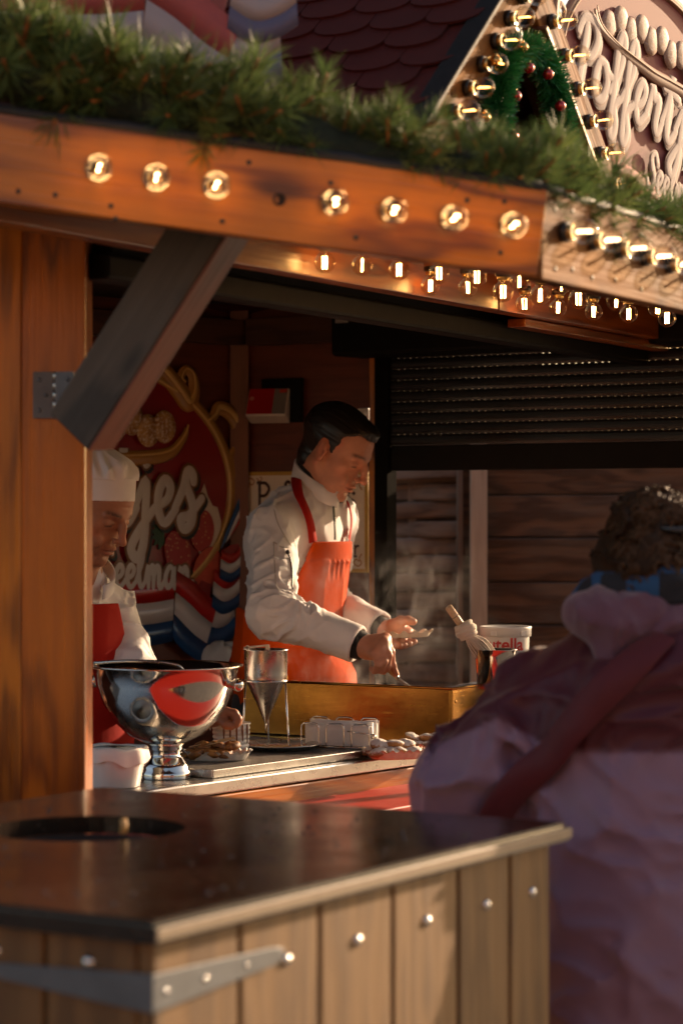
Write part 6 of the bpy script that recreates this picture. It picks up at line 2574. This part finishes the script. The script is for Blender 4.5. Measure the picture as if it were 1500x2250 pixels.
# apron
ZT, ZW = P(0, 1190, 6.88).z, P(0, 1335, 6.9).z
def apron_f(p):
    dj = J(p, False)
    q = p - chest
    x, y, z = q @ fw, q @ -rt_, p[:, 2]
    w = np.where(z > ZW, .092 + (ZT - z) * .30, .092 + (ZT - ZW) * .30 + (ZW - z) * 2.2)
    side = np.abs(y + .004) - w
    side = np.where(z < ZW, np.maximum(side, -(x + .115 + 0 * x)), np.maximum(side, -(x - .0)))
    m = np.maximum(np.maximum(side, z - ZT), (hips[2] - .46) - z)
    gath = .003 * np.sin(y * 190 + 3 * np.sin(y * 37)) * np.clip(1 - np.abs(z - (ZT - .062)) / .05, 0, 1) * (z < ZT - .056) + .0045 * ridge(np.stack([x * 10, y * 12, z * 3.5], -1)) * (z < ZT - .05)
    seam = .0022 * np.exp(-((z - (ZT - .060)) / .0035) ** 2)
    low = np.clip((ZW - z) / .1, 0, 1) * .004
    # skirt hangs straight below the hips
    hz = np.clip((hips[2] - z), 0, .6)
    d2 = np.sqrt((x / (.150 + hz * .06)) ** 2 + (y / (.195 + hz * .05)) ** 2)
    skirt = (d2 - 1) * .15
    base = np.where(z < hips[2], skirt, dj - .019)
    bl_ = np.clip((z - hips[2]) / .06, 0, 1)
    base = np.where((z >= hips[2]) & (z < hips[2] + .06), base * bl_ + (1 - bl_) * skirt, base)
    return np.maximum(np.abs(base - gath - low + seam * -1) - .0055, m)
Ap = SDF()
# drop the sleeves: the apron follows the trunk only
Jt = SDF()
torso(Jt, .004)
J_keep = J
J = Jt
Ap.custom(apron_f, waist, .62)
apm = Ap.mesh("apron", .0042, lo=chest + A(-.30, -.30, -.80), hi=chest + A(.30, .30, .12))
J = J_keep
apo = link("apron", apm, APRON_M)
own(apo, chef)
band("apron_strap", Jt, [p_(684, 1190, 6.86), p_(678, 1155, 6.85), p_(668, 1115, 6.85), p_(658, 1078, 6.87), p_(650, 1052, 6.93), p_(652, 1042, 7.02), p_(668, 1046, 7.10)], .030, .011, STRAP_M, chef)
band("apron_strap", Jt, [p_(770, 1190, 7.0), p_(762, 1155, 7.06), p_(748, 1122, 7.08), p_(735, 1098, 7.10)], .024, .011, STRAP_M, chef)
band("zip", Jt, [p_(735, 1112, 6.93), p_(743, 1130, 6.92), p_(752, 1160, 6.91), p_(759, 1186, 6.90)], .0095, .009, ZIPM, chef, .002)
band("sleeve_zip", J, [p_(648, 1194, 6.68), p_(656, 1215, 6.68), p_(662, 1245, 6.66), p_(656, 1284, 6.62)], .0065, .006, ZIPM, chef, .002)
mb = MB()
mb.lathe([(0, .006), (.005, .004), (.0065, 0), (.005, -.006), (0, -.008)], axis_m(Vector(J.project([tuple(p_(648, 1196, 6.68))], .010)[0][0]), (0, 0, 1), 0), 12)
mb.build("zip_pull", ZIPM, chef)
SEAM = cloth_mat("white_seam", (.50, .45, .42), .8)
band("seam", J, [p_(601, 1179, 6.70), p_(630, 1180, 6.68), p_(655, 1186, 6.70)], .003, .0045, SEAM, chef, .001)
band("seam", J, [p_(601, 1179, 6.70), p_(603, 1220, 6.66), p_(608, 1262, 6.60), p_(614, 1284, 6.58)], .003, .0045, SEAM, chef, .001)
band("seam", J, [p_(599, 1098, 6.80), p_(612, 1130, 6.74), p_(636, 1160, 6.72), p_(660, 1190, 6.72)], .003, .0045, SEAM, chef, .001)
mb = MB()
q0 = [p_(546, 1352, 6.92), p_(534, 1378, 6.93), p_(524, 1410, 6.94), p_(514, 1440, 6.94), p_(508, 1456, 6.94)]
mb.tube(catmull(q0, 5), .0085, 8, flat=(Vector((.4, -.9, 0)).normalized(), .3))
q0 = [p_(546, 1352, 6.92), p_(538, 1375, 6.9), p_(534, 1400, 6.9)]
mb.tube(catmull(q0, 5), .0075, 8, flat=(Vector((.4, -.9, 0)).normalized(), .3))
mb.build("apron_tie", STRAP_M, chef)
T_ = SDF()
for a, kn, an in lg_:
    T_.cap(a, kn, .098, .075, .03).cap(kn, an + A(0, 0, .01), .075, .068, .03)
T_.ell(hips - A(0, 0, .08), (.135, .172, .12), .04, rot=BR)
own(link("trousers", T_.mesh("trousers", .012), TROUS), chef)
T_ = SDF()
for a, kn, an in lg_:
    T_.ell(an + fw * .06 + A(0, 0, -.042), (.145, .055, .046), .02, rot=BR)
own(link("shoes", T_.mesh("shoes", .008), SHOE), chef)

# fork in the near hand, paper dish on the far hand
fk = empty("batter_fork", Vector(p_(868, 1480, 6.50)), "thin steel baking fork with wooden handle held by the tall chef", "fork")
a, b, c = p_(828, 1446, 6.508), p_(872, 1488, 6.508), p_(900, 1508, 6.508)
mb = MB()
mb.tube([Vector(a), Vector(a * .5 + b * .5), Vector(b)], [.0075, .0085, .0062], 10)
mb.build("handle", W_HANDLE, fk)
mb = MB()
mb.tube([Vector(b * 1.02 - a * .02), Vector(c)], [.0032, .0022], 8)
mb.tube([Vector(b * .94 + a * .06), Vector(b * 1.05 - a * .05)], [.0068, .0062], 10)
mb.build("ferrule", STEEL_BR, fk)
mb = MB()
for k in (-1, 0, 1):
    o_ = A(.004 * k, -.006 * k, .002 * k)
    mb.tube([Vector(c), Vector(c + (c - b) * .1 + o_), Vector(c + (c - b) * .5 + o_)], .0011, 6)
mb.build("prongs", STEEL_BR, fk)
hd_me = dish_mesh(.068, .044, .017, 14, .0045)
hd_me.materials.append(DISH)
hd = link("paper_dish", hd_me)
hd.matrix_basis = Matrix.Translation(P(897, 1401, 6.86)) @ Matrix.Rotation(-.12, 4, 'Z') @ Matrix.Rotation(-.045, 4, 'Y')
tag(hd, "empty cream paper dish held up on the tall chef's open palm", "paper dish")

# ---------------------------------------------------------------- the chef in the white hat
D1 = 6.0
yb2 = -math.radians(58)
f2 = A(math.cos(yb2), math.sin(yb2), 0)
r2 = A(math.sin(yb2), -math.cos(yb2), 0)
BR2 = np.array([f2, -r2, A(0, 0, 1)]).T
ch2, wa2, hi2 = p_(118, 1395, D1 + .02), p_(112, 1530, D1 + .02), p_(108, 1640, D1 + .02)
Ls2, Le2, Lw2 = p_(238, 1345, 6.10), p_(300, 1500, 5.98), p_(462, 1572, 5.86)
Rs2, Re2, Rw2 = p_(5, 1350, 5.90), p_(-30, 1540, 5.85), p_(60, 1600, 5.68)
HO2 = p_(203, 1116, D1 - .05)
HR2 = axes(-math.radians(32), math.radians(27), 0)
nb2 = p_(165, 1265, D1)
def torso2(S, g):
    S.ell(hi2, A(.15, .18, .15) + g, .06, rot=BR2)
    S.ell(wa2, A(.15, .175, .16) + g, .06, rot=BR2)
    S.ell(ch2, A(.128, .16, .16) + g, .06, rot=BR2)
    S.cap(nb2, Ls2, .055 + g, .055 + g, .05)
    S.cap(nb2, Rs2, .055 + g, .055 + g, .05)
B2_ = SDF()
torso2(B2_, -.014)
B2_.cap(nb2 + A(0, 0, -.03), HO2 + HR2 @ A(-.03, 0, -.05), .066, .062, .03)
add_head(B2_, HO2, HR2, 1.0, jowl=.005)
B2_.cap(Ls2, Le2, .048, .042, .03).cap(Le2, Lw2, .042, .030, .02)
B2_.cap(Rs2, Re2, .048, .042, .03).cap(Re2, Rw2, .042, .030, .02)
lg2 = legs(B2_, hi2 - A(0, 0, .08), r2, FLOOR)
for a, kn, an in lg2:
    B2_.ell(an + f2 * .06 + A(0, 0, -.045), (.13, .045, .035), .03, rot=BR2)
B2_.ell(p_(488, 1572, 5.84), (.040, .026, .022), .02, rot=axes(-.25, .25, 0))
for i in range(4):
    dd = 5.80 + i * .018
    finger(B2_, [p_(496, 1562 + i * 2, dd), p_(515, 1568 + i * 3, dd - .004), p_(523, 1580 + i * 2, dd - .008), p_(520, 1592, dd - .010)], .0108, .0085)
finger(B2_, [p_(484, 1580, 5.80), p_(497, 1592, 5.79), p_(508, 1597, 5.79)], .0120, .0092, first=.014)
B2_.ell(p_(84, 1606, 5.66), (.05, .035, .025), .02)
for i in range(4):
    dd = 5.60 + i * .022
    finger(B2_, [p_(100, 1604, dd), p_(126, 1610, dd), p_(140, 1624, dd)], .0105, .0085)
finger(B2_, [p_(84, 1600, 5.62), p_(100, 1594, 5.59), p_(114, 1596, 5.58)], .012, .0095)
chef2 = link("person", B2_.mesh("person", .0040, colour=skin_colour(HO2, HR2, 1.0, (.40, .175, .10), .42, (.02, .012, .010), brow_w=1.25)), SKIN)
tag(chef2, "chef in a white cloth hat bending over the counter behind the punch bowl", "person")
J2 = SDF()
torso2(J2, .0)
J2.cap(Ls2, Le2, .070, .060, .035).cap(Le2, Lw2, .060, .050, .03)
J2.cap(Rs2, Re2, .070, .060, .035).cap(Re2, Rw2, .060, .050, .03)
u2, u2r = (Lw2 - Le2) / np.linalg.norm(Lw2 - Le2), (Rw2 - Re2) / np.linalg.norm(Rw2 - Re2)
J2.cut(Lw2 - u2 * .02, u2, .12).cut(Rw2 - u2r * .02, u2r, .12)
J2.ell(hi2 - A(0, 0, .13), (.28, .30, .09), .01, rot=BR2, mode='sub')
def folds2(p, acc):
    near = np.abs(acc) < .03
    q = p[near]
    o = np.array(acc)
    o[near] = acc[near] - sharp(q * A(13, 13, 8) + vnoise(q * 6)[:, None] * 1.5) * .014 - sharp(q * A(28, 28, 18) + vnoise(q * 6)[:, None] * 2) * .005 - ridge(np.stack([q[:, 0] * 9 - q[:, 2] * 9, q[:, 1] * 18, q[:, 2] * 14 + q[:, 0] * 14], -1)) * .004
    return o
J2.mods.append(folds2)
own(link("chef_jacket", J2.mesh("chef_jacket", .0055), JACKET), chef2)
fw_k, rt_k = fw, rt_
fw, rt_ = f2, r2
collar("stand_collar", p_(185, 1272, D1 - .005), .078, .074, .05, .035, .005, JACKET, .2, 2 * math.pi - .2, .008, chef2)
fw, rt_ = fw_k, rt_k
Jt2 = SDF()
torso2(Jt2, .004)
def apron2(p):
    dj = Jt2(p, False)
    q = p - ch2
    x, y, z = q @ f2, q @ -r2, p[:, 2]
    zt = P(0, 1330, 5.85).z
    w = .120 + np.clip(zt - z, 0, .2) * .25 + np.clip(zt - .22 - z, 0, 1) * 2
    m = np.maximum(np.maximum(np.maximum(np.abs(y) - w, -x), z - zt), hi2[2] - .3 - z)
    hz = np.clip(hi2[2] - z, 0, .6)
    d2 = np.sqrt((x / (.172 + hz * .05)) ** 2 + (y / (.20 + hz * .05)) ** 2)
    base = np.where(z < hi2[2], (d2 - 1) * .16, dj - .024)
    return np.maximum(np.abs(base - .003 * ridge(np.stack([x * 10, y * 12, z * 4], -1))) - .006, m)
A2 = SDF()
A2.custom(apron2, wa2, .6)
own(link("apron", A2.mesh("apron", .005, lo=ch2 + A(-.32, -.32, -.62), hi=ch2 + A(.32, .32, .14)), STRAP_M), chef2)
T_ = SDF()
for a, kn, an in lg2:
    T_.cap(a, kn, .098, .075, .03).cap(kn, an + A(0, 0, .01), .075, .068, .03)
T_.ell(hi2 - A(0, 0, .08), (.15, .185, .12), .04, rot=BR2)
own(link("trousers", T_.mesh("trousers", .014), TROUS), chef2)
T_ = SDF()
for a, kn, an in lg2:
    T_.ell(an + f2 * .06 + A(0, 0, -.042), (.145, .055, .046), .02, rot=BR2)
own(link("shoes", T_.mesh("shoes", .010), SHOE), chef2)
# hat: smooth band and pleated pouch, in the head's frame
HM2 = Matrix([list(HR2[i]) + [HO2[i]] for i in range(3)] + [[0, 0, 0, 1]])
hat_t = math.radians(-27)                      # the band sits level in the world
def hat_f(p):
    q = p.copy()
    c_, s_ = math.cos(-hat_t * .92), math.sin(-hat_t * .92)
    x = q[:, 0] * c_ + q[:, 2] * s_
    z = -q[:, 0] * s_ + q[:, 2] * c_
    return x, q[:, 1], z
def hat_band(p):
    x, y, z = hat_f(p)
    r_ = np.sqrt(((x - .006) / .1045) ** 2 + (y / .083) ** 2)
    d = (r_ - 1) * .09 - (z - .05) * .02
    return np.maximum(np.abs(d) - .003, np.abs(z - .048) - .029)
def hat_pouch(p):
    x, y, z = hat_f(p)
    a = np.arctan2(y / .083, (x - .006) / .1045)
    fold = .006 * np.sin(a * 13 + 2.5 * np.sin(a * 3 + z * 30)) * np.clip((z - .07) / .03, 0, 1) * np.clip((.16 - z) / .06, 0, 1)
    xx = x - .006 + np.clip(z - .07, 0, .2) * .22
    d = np.sqrt((xx / .112) ** 2 + (y / .090) ** 2 + ((z - .095 + .12 * xx) / .066) ** 2)
    return (d - 1) * .075 + fold - .006 * ridge(p * A(16, 16, 26))
HB = SDF()
HB.custom(hat_band, (.0, 0, .06), .14)
own_m = link("hat_band", HB.mesh("hat_band", .003, lo=(-.14, -.12, -.06), hi=(.16, .12, .17)), JACKET)
own_m.matrix_basis = HM2
own(own_m, chef2)
HB = SDF()
HB.custom(hat_pouch, (.03, 0, .12), .17)
HB.mods.append(lambda p, a: np.maximum(a, -(hat_f(p)[2] - .070)))
own_m = link("hat_crown", HB.mesh("hat_crown", .0034, lo=(-.15, -.13, -.05), hi=(.19, .13, .24)), JACKET)
own_m.matrix_basis = HM2
own(own_m, chef2)
Hs = SDF()
Hs.ell((-.016, 0, .040), (.101, .0775, .086), .02)
def side2(p, acc):
    x, y, z = p[:, 0], p[:, 1], p[:, 2]
    keep = np.minimum(np.maximum(np.abs(x - .012) - .012, -(z + .025)), np.maximum(x + .02, -(z + .055)))
    ear = np.sqrt((x + .006) ** 2 + ((z + .002) / 1.35) ** 2) - .024
    keep = np.where(np.abs(y) > .06, np.maximum(keep, -ear), keep)
    return np.maximum(np.maximum(acc, keep), z - .06) + .001 * vnoise(p * A(30, 160, 160))
Hs.mods.append(side2)
hs_ = link("hair", Hs.mesh("hair", .003, lo=(-.13, -.1, -.09), hi=(.1, .1, .1)), hair_mat("grey_black_hair", (.02, .018, .017), (.10, .09, .085), .6))
hs_.matrix_basis = HM2
own(hs_, chef2)

# ---------------------------------------------------------------- the customer in the purple coat
D2 = 4.15
yb3 = math.radians(112)
f3 = A(math.cos(yb3), math.sin(yb3), 0)
r3 = A(math.sin(yb3), -math.cos(yb3), 0)
BR3 = np.array([f3, -r3, A(0, 0, 1)]).T
HO3 = p_(1452, 1258, D2 + .03)
HR3 = axes(yb3 + .15, math.radians(36), 0)
ch3, wa3, hi3 = p_(1400, 1640, D2), p_(1430, 1850, D2 - .02), p_(1440, 2060, D2 - .03)
nb3 = p_(1425, 1400, D2)
Ls3, Le3, Lw3 = p_(1195, 1575, D2 + .02), p_(1040, 1745, D2 + .03), p_(1015, 1800, D2 + .28)
Rs3, Re3, Rw3 = p_(1660, 1540, D2 - .02), p_(1760, 1800, D2 + .02), p_(1700, 1830, D2 + .27)
def torso3(S, g):
    S.ell(hi3, A(.16, .195, .22) + g, .08, rot=BR3)
    S.ell(wa3, A(.15, .185, .20) + g, .08, rot=BR3)
    S.ell(ch3, A(.145, .185, .20) + g, .08, rot=BR3)
    S.cap(nb3 - A(0, 0, .03), Ls3, .075 + g, .075 + g, .06)
    S.cap(nb3 - A(0, 0, .03), Rs3, .075 + g, .075 + g, .06)
B3_ = SDF()
torso3(B3_, -.03)
B3_.cap(nb3 - A(0, 0, .05), HO3 + HR3 @ A(-.03, 0, -.05), .055, .052, .03)
add_head(B3_, HO3, HR3, .96)
B3_.cap(Ls3, Le3, .050, .042, .03).cap(Le3, Lw3, .042, .028, .02)
B3_.cap(Rs3, Re3, .050, .042, .03).cap(Re3, Rw3, .042, .028, .02)
lg3 = legs(B3_, hi3 - A(0, 0, .14), r3, 0.002)
for a, kn, an in lg3:
    B3_.ell(an + f3 * .06 + A(0, 0, -.045), (.12, .042, .034), .03, rot=BR3)
for W_, sg in ((Lw3, 1), (Rw3, -1)):
    pc_ = W_ + f3 * .06
    B3_.ell(pc_, (.045, .034, .018), .02, rot=BR3)
    for i in range(4):
        s0_ = pc_ + f3 * .035 + r3 * (.024 - .016 * i)
        finger(B3_, [s0_, s0_ + f3 * .035 + A(0, 0, -.006), s0_ + f3 * .055 + A(0, 0, -.022)], .0095, .0075)
    s0_ = pc_ + r3 * .028 * sg
    finger(B3_, [s0_, s0_ + r3 * .018 * sg + f3 * .025, s0_ + r3 * .02 * sg + f3 * .05], .011, .0085)
cust = link("person", B3_.mesh("person", .0060, colour=skin_colour(HO3, HR3, .96, (.50, .25, .16), 0)), SKIN)
tag(cust, "customer with curly dark hair seen from behind in a maroon and mauve hooded coat", "person")
C3 = SDF()
torso3(C3, .015)
C3.ell(hi3 - A(0, 0, .12), (.19, .235, .25), .08, rot=BR3)
C3.cap(Ls3, Le3, .096, .086, .06).cap(Le3, Lw3, .088, .060, .04)
C3.cap(Rs3, Re3, .102, .088, .06).cap(Re3, Rw3, .088, .060, .04)
C3.ell(p_(1075, 1660, D2 - .03), (.085, .07, .09), .05)
C3.cap(p_(1300, 1590, D2 - .13), p_(1510, 1520, D2 - .13), .030, .040, .05)
C3.cap(p_(1330, 1500, D2 - .14), p_(1530, 1440, D2 - .14), .025, .03, .05)
u3 = (Lw3 - Le3) / np.linalg.norm(Lw3 - Le3)
u3r = (Rw3 - Re3) / np.linalg.norm(Rw3 - Re3)
C3.cut(Lw3 - u3 * .005, u3, .14).cut(Rw3 - u3r * .005, u3r, .14)
C3.ell(hi3 - A(0, 0, .42), (.34, .36, .12), .01, rot=BR3, mode='sub')
def folds3(p, acc):
    near = np.abs(acc) < .05
    q = p[near]
    o = np.array(acc)
    w_ = vnoise(q * 4)[:, None]
    a = ridge(q * A(5, 5, 4) + w_ * 1.2) * .009 + sharp(q * A(14, 14, 9) + w_ * 2) * .004
    b = sharp(np.stack([q[:, 0] * 2.5 - q[:, 2] * 2.5, q[:, 1] * 5, q[:, 2] * 6.5 + q[:, 0] * 6.5], -1) + w_ * .6) * .013
    sl_ = np.exp(-((q - p_(1080, 1690, D2)) ** 2).sum(1) / .16 ** 2)
    c = ridge(np.stack([q[:, 0] * 16 - q[:, 2] * 3, q[:, 1] * 14, q[:, 2] * 7], -1)) * .034 * sl_ + ridge(q * A(11, 11, 16) + w_ * 2) * .012
    o[near] = acc[near] - a - b - c
    return o
C3.mods.append(folds3)
MAR, MAU = A(.070, .006, .018), A(.23, .135, .205)
def coat_col(p):
    x, z = p[:, 0], p[:, 2]
    px = x / p[:, 1] * F + 750
    arm = np.clip((.36 - x) / .02, 0, 1)
    zl = np.where(x < .34, EYE - .345 - np.abs(x - .26) * .55, EYE - .395)
    m = np.clip((zl - z) / .006 + .5, 0, 1)[:, None]
    return MAR * (1 - m) + MAU * m
COAT = cloth_mat("nylon_coat", (0, 0, 0), .48, 600, .1, .2, .35, attr=True, bump=.2)
own(link("coat", C3.mesh("coat", .0075, colour=coat_col), COAT), cust)
# hood lying on the back
Hd = SDF()
Hd.ell(p_(1400, 1352, D2 - .08), (.116, .075, .050), .04)
Hd.ell(p_(1300, 1350, D2 - .09), (.050, .050, .040), .03)
Hd.cap(p_(1345, 1385, D2 - .12), p_(1333, 1445, D2 - .125), .046, .016, .03)
Hd.cap(p_(1332, 1445, D2 - .12), p_(1510, 1385, D2 - .11), .018, .034, .03)
Hd.cap(p_(1256, 1340, D2 - .08), p_(1330, 1440, D2 - .125), .016, .016, .015)
def foldh(p, acc):
    wv = vnoise(p * 8)[:, None]
    u_ = p[:, 0] - P(1362, 0, D2 - .1).x + (p[:, 2] - 1.52) * .30
    seam = np.clip(.007 - np.abs(u_), 0, 1) * .9
    u2_ = (p[:, 0] - P(1440, 0, D2 - .1).x) - (p[:, 2] - 1.50) * .9
    seam = seam + np.clip(.018 - np.abs(u2_), 0, 1) * .55
    return acc - ridge(np.stack([p[:, 0] * 12 + p[:, 2] * 7, p[:, 1] * 9, p[:, 2] * 12 - p[:, 0] * 9], -1) + wv) * .013 - ridge(p * 30 + wv * 2) * .004 + seam
Hd.mods.append(foldh)
HOODM = cloth_mat("mauve_fleece", (.125, .055, .085), .8, 500, .12, .4)
own(link("hood", Hd.mesh("hood", .006), HOODM), cust)
# bag strap across the back
band("bag_strap", C3, [p_(1455, 1395, D2 - .16), p_(1400, 1450, D2 - .18), p_(1300, 1545, D2 - .19), p_(1200, 1650, D2 - .17), p_(1130, 1740, D2 - .14), p_(1085, 1815, D2 - .10), p_(1075, 1900, D2 - .06)], .058, .020, cloth_mat("maroon_strap", (.085, .008, .014), .6), cust, .004, 10)
# scarf
Sc = SDF()
n_ = 20
ring_ = [p_(1432, 1316, D2 + .0) + f3 * .098 * math.cos(2 * math.pi * i / n_) + r3 * .100 * math.sin(2 * math.pi * i / n_) + A(0, 0, .014 * math.sin(4 * math.pi * i / n_) - .02 * math.cos(2 * math.pi * i / n_)) for i in range(n_)]
for i in range(n_):
    Sc.cap(ring_[i], ring_[(i + 1) % n_], .036, .036, .02)
Sc.mods.append(lambda p, a: a - ridge(p * A(14, 14, 22)) * .009)
st = NT("blue_black_check_scarf")
v = st.coords((1, 1, 1), rand=False)
ck = st.n("TexChecker")
ck.inputs["Scale"].default_value = 19
ck.inputs["Color1"].default_value = (.010, .012, .018, 1)
ck.inputs["Color2"].default_value = (.008, .065, .17, 1)
st.l(v, ck.inputs["Vector"])
st.set(Base_Color=ck.outputs[0], Roughness=.85, Normal=st.bump(st.noise(v, 300, 3), .4, .002))
own(link("scarf", Sc.mesh("scarf", .006), st.mat), cust)
# curly hair
hb = MB()
HB3 = SDF()
HB3.ell(p_(1450, 1225, D2 + .0), (.098, .098, .085), .04)
HB3.ell(p_(1450, 1160, D2 - .03), (.078, .06, .040), .03)
HB3.ell(p_(1425, 1245, D2 - .07), (.085, .055, .056), .03)
HB3.ell(HO3 + HR3 @ A(-.012, 0, .042), (.100, .092, .098), .03)
HB3.mods.append(lambda p, a: a - ridge(p * 24 + vnoise(p * 15)[:, None]) * .022 - ridge(p * 60) * .008)
hcol = hair_mat("dark_brown_curls", (.010, .006, .004), (.045, .022, .010), .6, .12)
own(link("hair", HB3.mesh("hair", .005), hcol), cust)
rr = random.Random(21)
cent = [(p_(1450, 1222, D2 + .0), .094), (p_(1450, 1160, D2 - .02), .062), (p_(1425, 1245, D2 - .06), .068)]
for k in range(1100):
    c_, rad = cent[rr.choice((0, 0, 1, 1, 2, 2))]
    d = np.array([rr.gauss(0, 1), rr.gauss(0, 1) - .3, rr.gauss(0, 1) + .45])
    d /= np.linalg.norm(d)
    p0_ = c_ + d * rad * rr.uniform(.88, 1.06)
    if p0_[2] < P(0, 1300, D2).z:
        continue
    up_ = np.cross(d, A(rr.gauss(0, 1), rr.gauss(0, 1), rr.gauss(0, 1)))
    up_ /= np.linalg.norm(up_)
    v_ = np.cross(d, up_)
    R_c, L_c, tn = rr.uniform(.007, .013), rr.uniform(.025, .05), rr.uniform(1.2, 2.4)
    dirn = d * rr.uniform(.0, .45) + up_ * rr.uniform(.3, 1.0) + A(0, 0, -.3)
    pts = []
    for i in range(11):
        t = i / 10
        a = t * tn * 2 * math.pi
        pts.append(Vector(p0_ + dirn * L_c * t + (up_ * math.cos(a) + v_ * math.sin(a)) * R_c * (.5 + .5 * t)))
    hb.tube(pts, [.0036] * 6 + [.0032, .0027, .002, .0014, .0006], 5, caps=False)
own(hb.build("curls", plain("brown_curl_strands", (.060, .028, .011), .55, 0, .4, 30, Specular_IOR_Level=.25)), cust)
mb = MB()
hc_ = p_(1488, 1165, D2 - .10)
mb.tube([Vector(hc_ + A(-.03, 0, .004)), Vector(hc_ + A(0, -.006, 0)), Vector(hc_ + A(.03, 0, .002))], .006, 8)
mb.build("hair_clip", plain("black_hair_clip", (.02, .02, .022), .15), cust)
Tj = SDF()
for a, kn, an in lg3:
    Tj.cap(a, kn, .105, .080, .03).cap(kn, an + A(0, 0, .01), .080, .062, .03)
own(link("trousers", Tj.mesh("trousers", .014), cloth_mat("blue_jeans", (.03, .04, .07), .85)), cust)
Tj = SDF()
for a, kn, an in lg3:
    Tj.ell(an + f3 * .06 + A(0, 0, -.042), (.14, .054, .042), .02, rot=BR3)
own(link("shoes", Tj.mesh("shoes", .010), SHOE), cust)
# ---------------------------------------------------------------- unseen stalls added behind the photographer for warm bounce and reflections
W_CREAM = wood("cream_stall_front", (0.62, 0.40, 0.22), (0.40, 0.22, 0.10), .6, 0, ring=.3)
AWN = cloth_mat("awning_cream_red", (.55, .28, .18), .8)
for k, (x, y, lab) in enumerate(((-4.6, -4.2, "pale wooden market stall across the lane, left of the photographer"), (.2, -5.0, "pale wooden market stall across the lane behind the photographer"), (5.0, -4.4, "pale wooden market stall across the lane, right of the photographer"))):
    s_ = empty("opposite_stall", (x, y, 0), lab, "market stall", "stalls across the lane")
    board("stall_front", Vector((x - 2.1, y, .55)), Vector((x + 2.1, y, .55)), 1.1, .06, W_CREAM, s_)
    board("stall_back", Vector((x - 2.1, y - 1.6, 1.4)), Vector((x + 2.1, y - 1.6, 1.4)), 2.8, .06, W_CREAM, s_)
    for sx in (-2.1, 2.1):
        board("stall_post", Vector((x + sx, y, 0)), Vector((x + sx, y, 2.6)), .12, .12, W_ORANGE, s_, up=(1, 0, 0))
    board("stall_counter", Vector((x - 2.2, y + .1, 1.13)), Vector((x + 2.2, y + .1, 1.13)), .05, .5, W_CREAM, s_)
    board("stall_fascia", Vector((x - 2.4, y + .5, 2.62)), Vector((x + 2.4, y + .5, 2.62)), .30, .04, W_ORANGE, s_)
    mb = MB()
    mb.add([(x - 2.5, y + .6, 2.75), (x + 2.5, y + .6, 2.75), (x + 2.5, y - .9, 3.9), (x - 2.5, y - .9, 3.9), (x + 2.5, y - 2.2, 2.75), (x - 2.5, y - 2.2, 2.75)], [(0, 1, 2, 3), (3, 2, 4, 5)], False)
    mb.build("stall_roof", AWN, s_)

# ---------------------------------------------------------------- steam over the griddle
sm_ = NT("steam")
sm_.t.nodes.remove(sm_.b)
tc = sm_.n("TexCoord")
v = tc.outputs["Object"]
mp = sm_.n("Mapping")
mp.inputs["Scale"].default_value = (1.25, 1.25, .6)
sm_.l(v, mp.inputs[0])
n1 = sm_.noise(mp.outputs[0], 11, 7, .62, 1.4)
sx = sm_.n("SeparateXYZ")
sm_.l(v, sx.inputs[0])
fall = sm_.math('SUBTRACT', 1.0, sm_.math('MULTIPLY_ADD', sx.outputs[2], 2.6, .38))
ex = sm_.math('SUBTRACT', 1.0, sm_.math('POWER', sm_.math('ABSOLUTE', sm_.math('MULTIPLY', sx.outputs[0], 3.0)), 2.0))
ey = sm_.math('SUBTRACT', 1.0, sm_.math('POWER', sm_.math('ABSOLUTE', sm_.math('MULTIPLY', sx.outputs[1], 6.6)), 2.0))
dn = sm_.math('MULTIPLY', sm_.math('MAXIMUM', sm_.math('MULTIPLY_ADD', n1, 6.5, -3.45), 0.0), sm_.math('MAXIMUM', sm_.math('MULTIPLY', sm_.math('MULTIPLY', fall, sm_.math('MAXIMUM', ex, 0.0)), sm_.math('MAXIMUM', ey, 0.0)), 0.0))
pv = sm_.n("VolumePrincipled")
pv.inputs["Color"].default_value = (.92, .92, .92, 1)
pv.inputs["Anisotropy"].default_value = .25
sm_.l(sm_.math('MULTIPLY', dn, 3.6), pv.inputs["Density"])
sm_.l(pv.outputs[0], sm_.out.inputs["Volume"])
mb = MB()
mb.box((0, 0, 0), (.68, .31, .50))
stm = mb.build("steam", sm_.mat)
stc = gp(gL * .56, .135, gz + .205)
stm.matrix_basis = frame(stc, gd, ZV)
tag(stm, "thin white steam rising from the hot griddle", "steam", kind="stuff")

# ---------------------------------------------------------------- gather the stall's pieces into its larger parts
def gather(name, loc, members, label=None):
    e = empty(name, loc)
    own(e, stall)
    if label:
        e["label"] = label
    for o in members:
        own(o, e)
    return e
ks = kids(stall)
base_n = lambda o: o.name.split(".")[0]
gather("dormer", apex - ZV * .4, [o for o in ks if base_n(o) in ("shingle", "dormer_roof", "gable_panel", "gable_board", "barge_board", "roof_edge_trim", "soffit_lath")])
gather("roller_shutter", mid + ZV * 1.5, [o for o in ks if base_n(o) in ("shutter_slat", "shutter_bottom_bar", "shutter_guide", "shutter_sticker")] + [o for o in ks if base_n(o) == "shutter_box" and o.location.y > 6.0])
gather("counter", cp(.4, .2), [o for o in ks if base_n(o) in ("counter_top", "counter_front", "front_panel", "serving_ledge")])
gather("hinge", P(122, 868, 4.4), [o for o in ks if base_n(o) in ("hinge_leaf", "hinge_knuckle")])
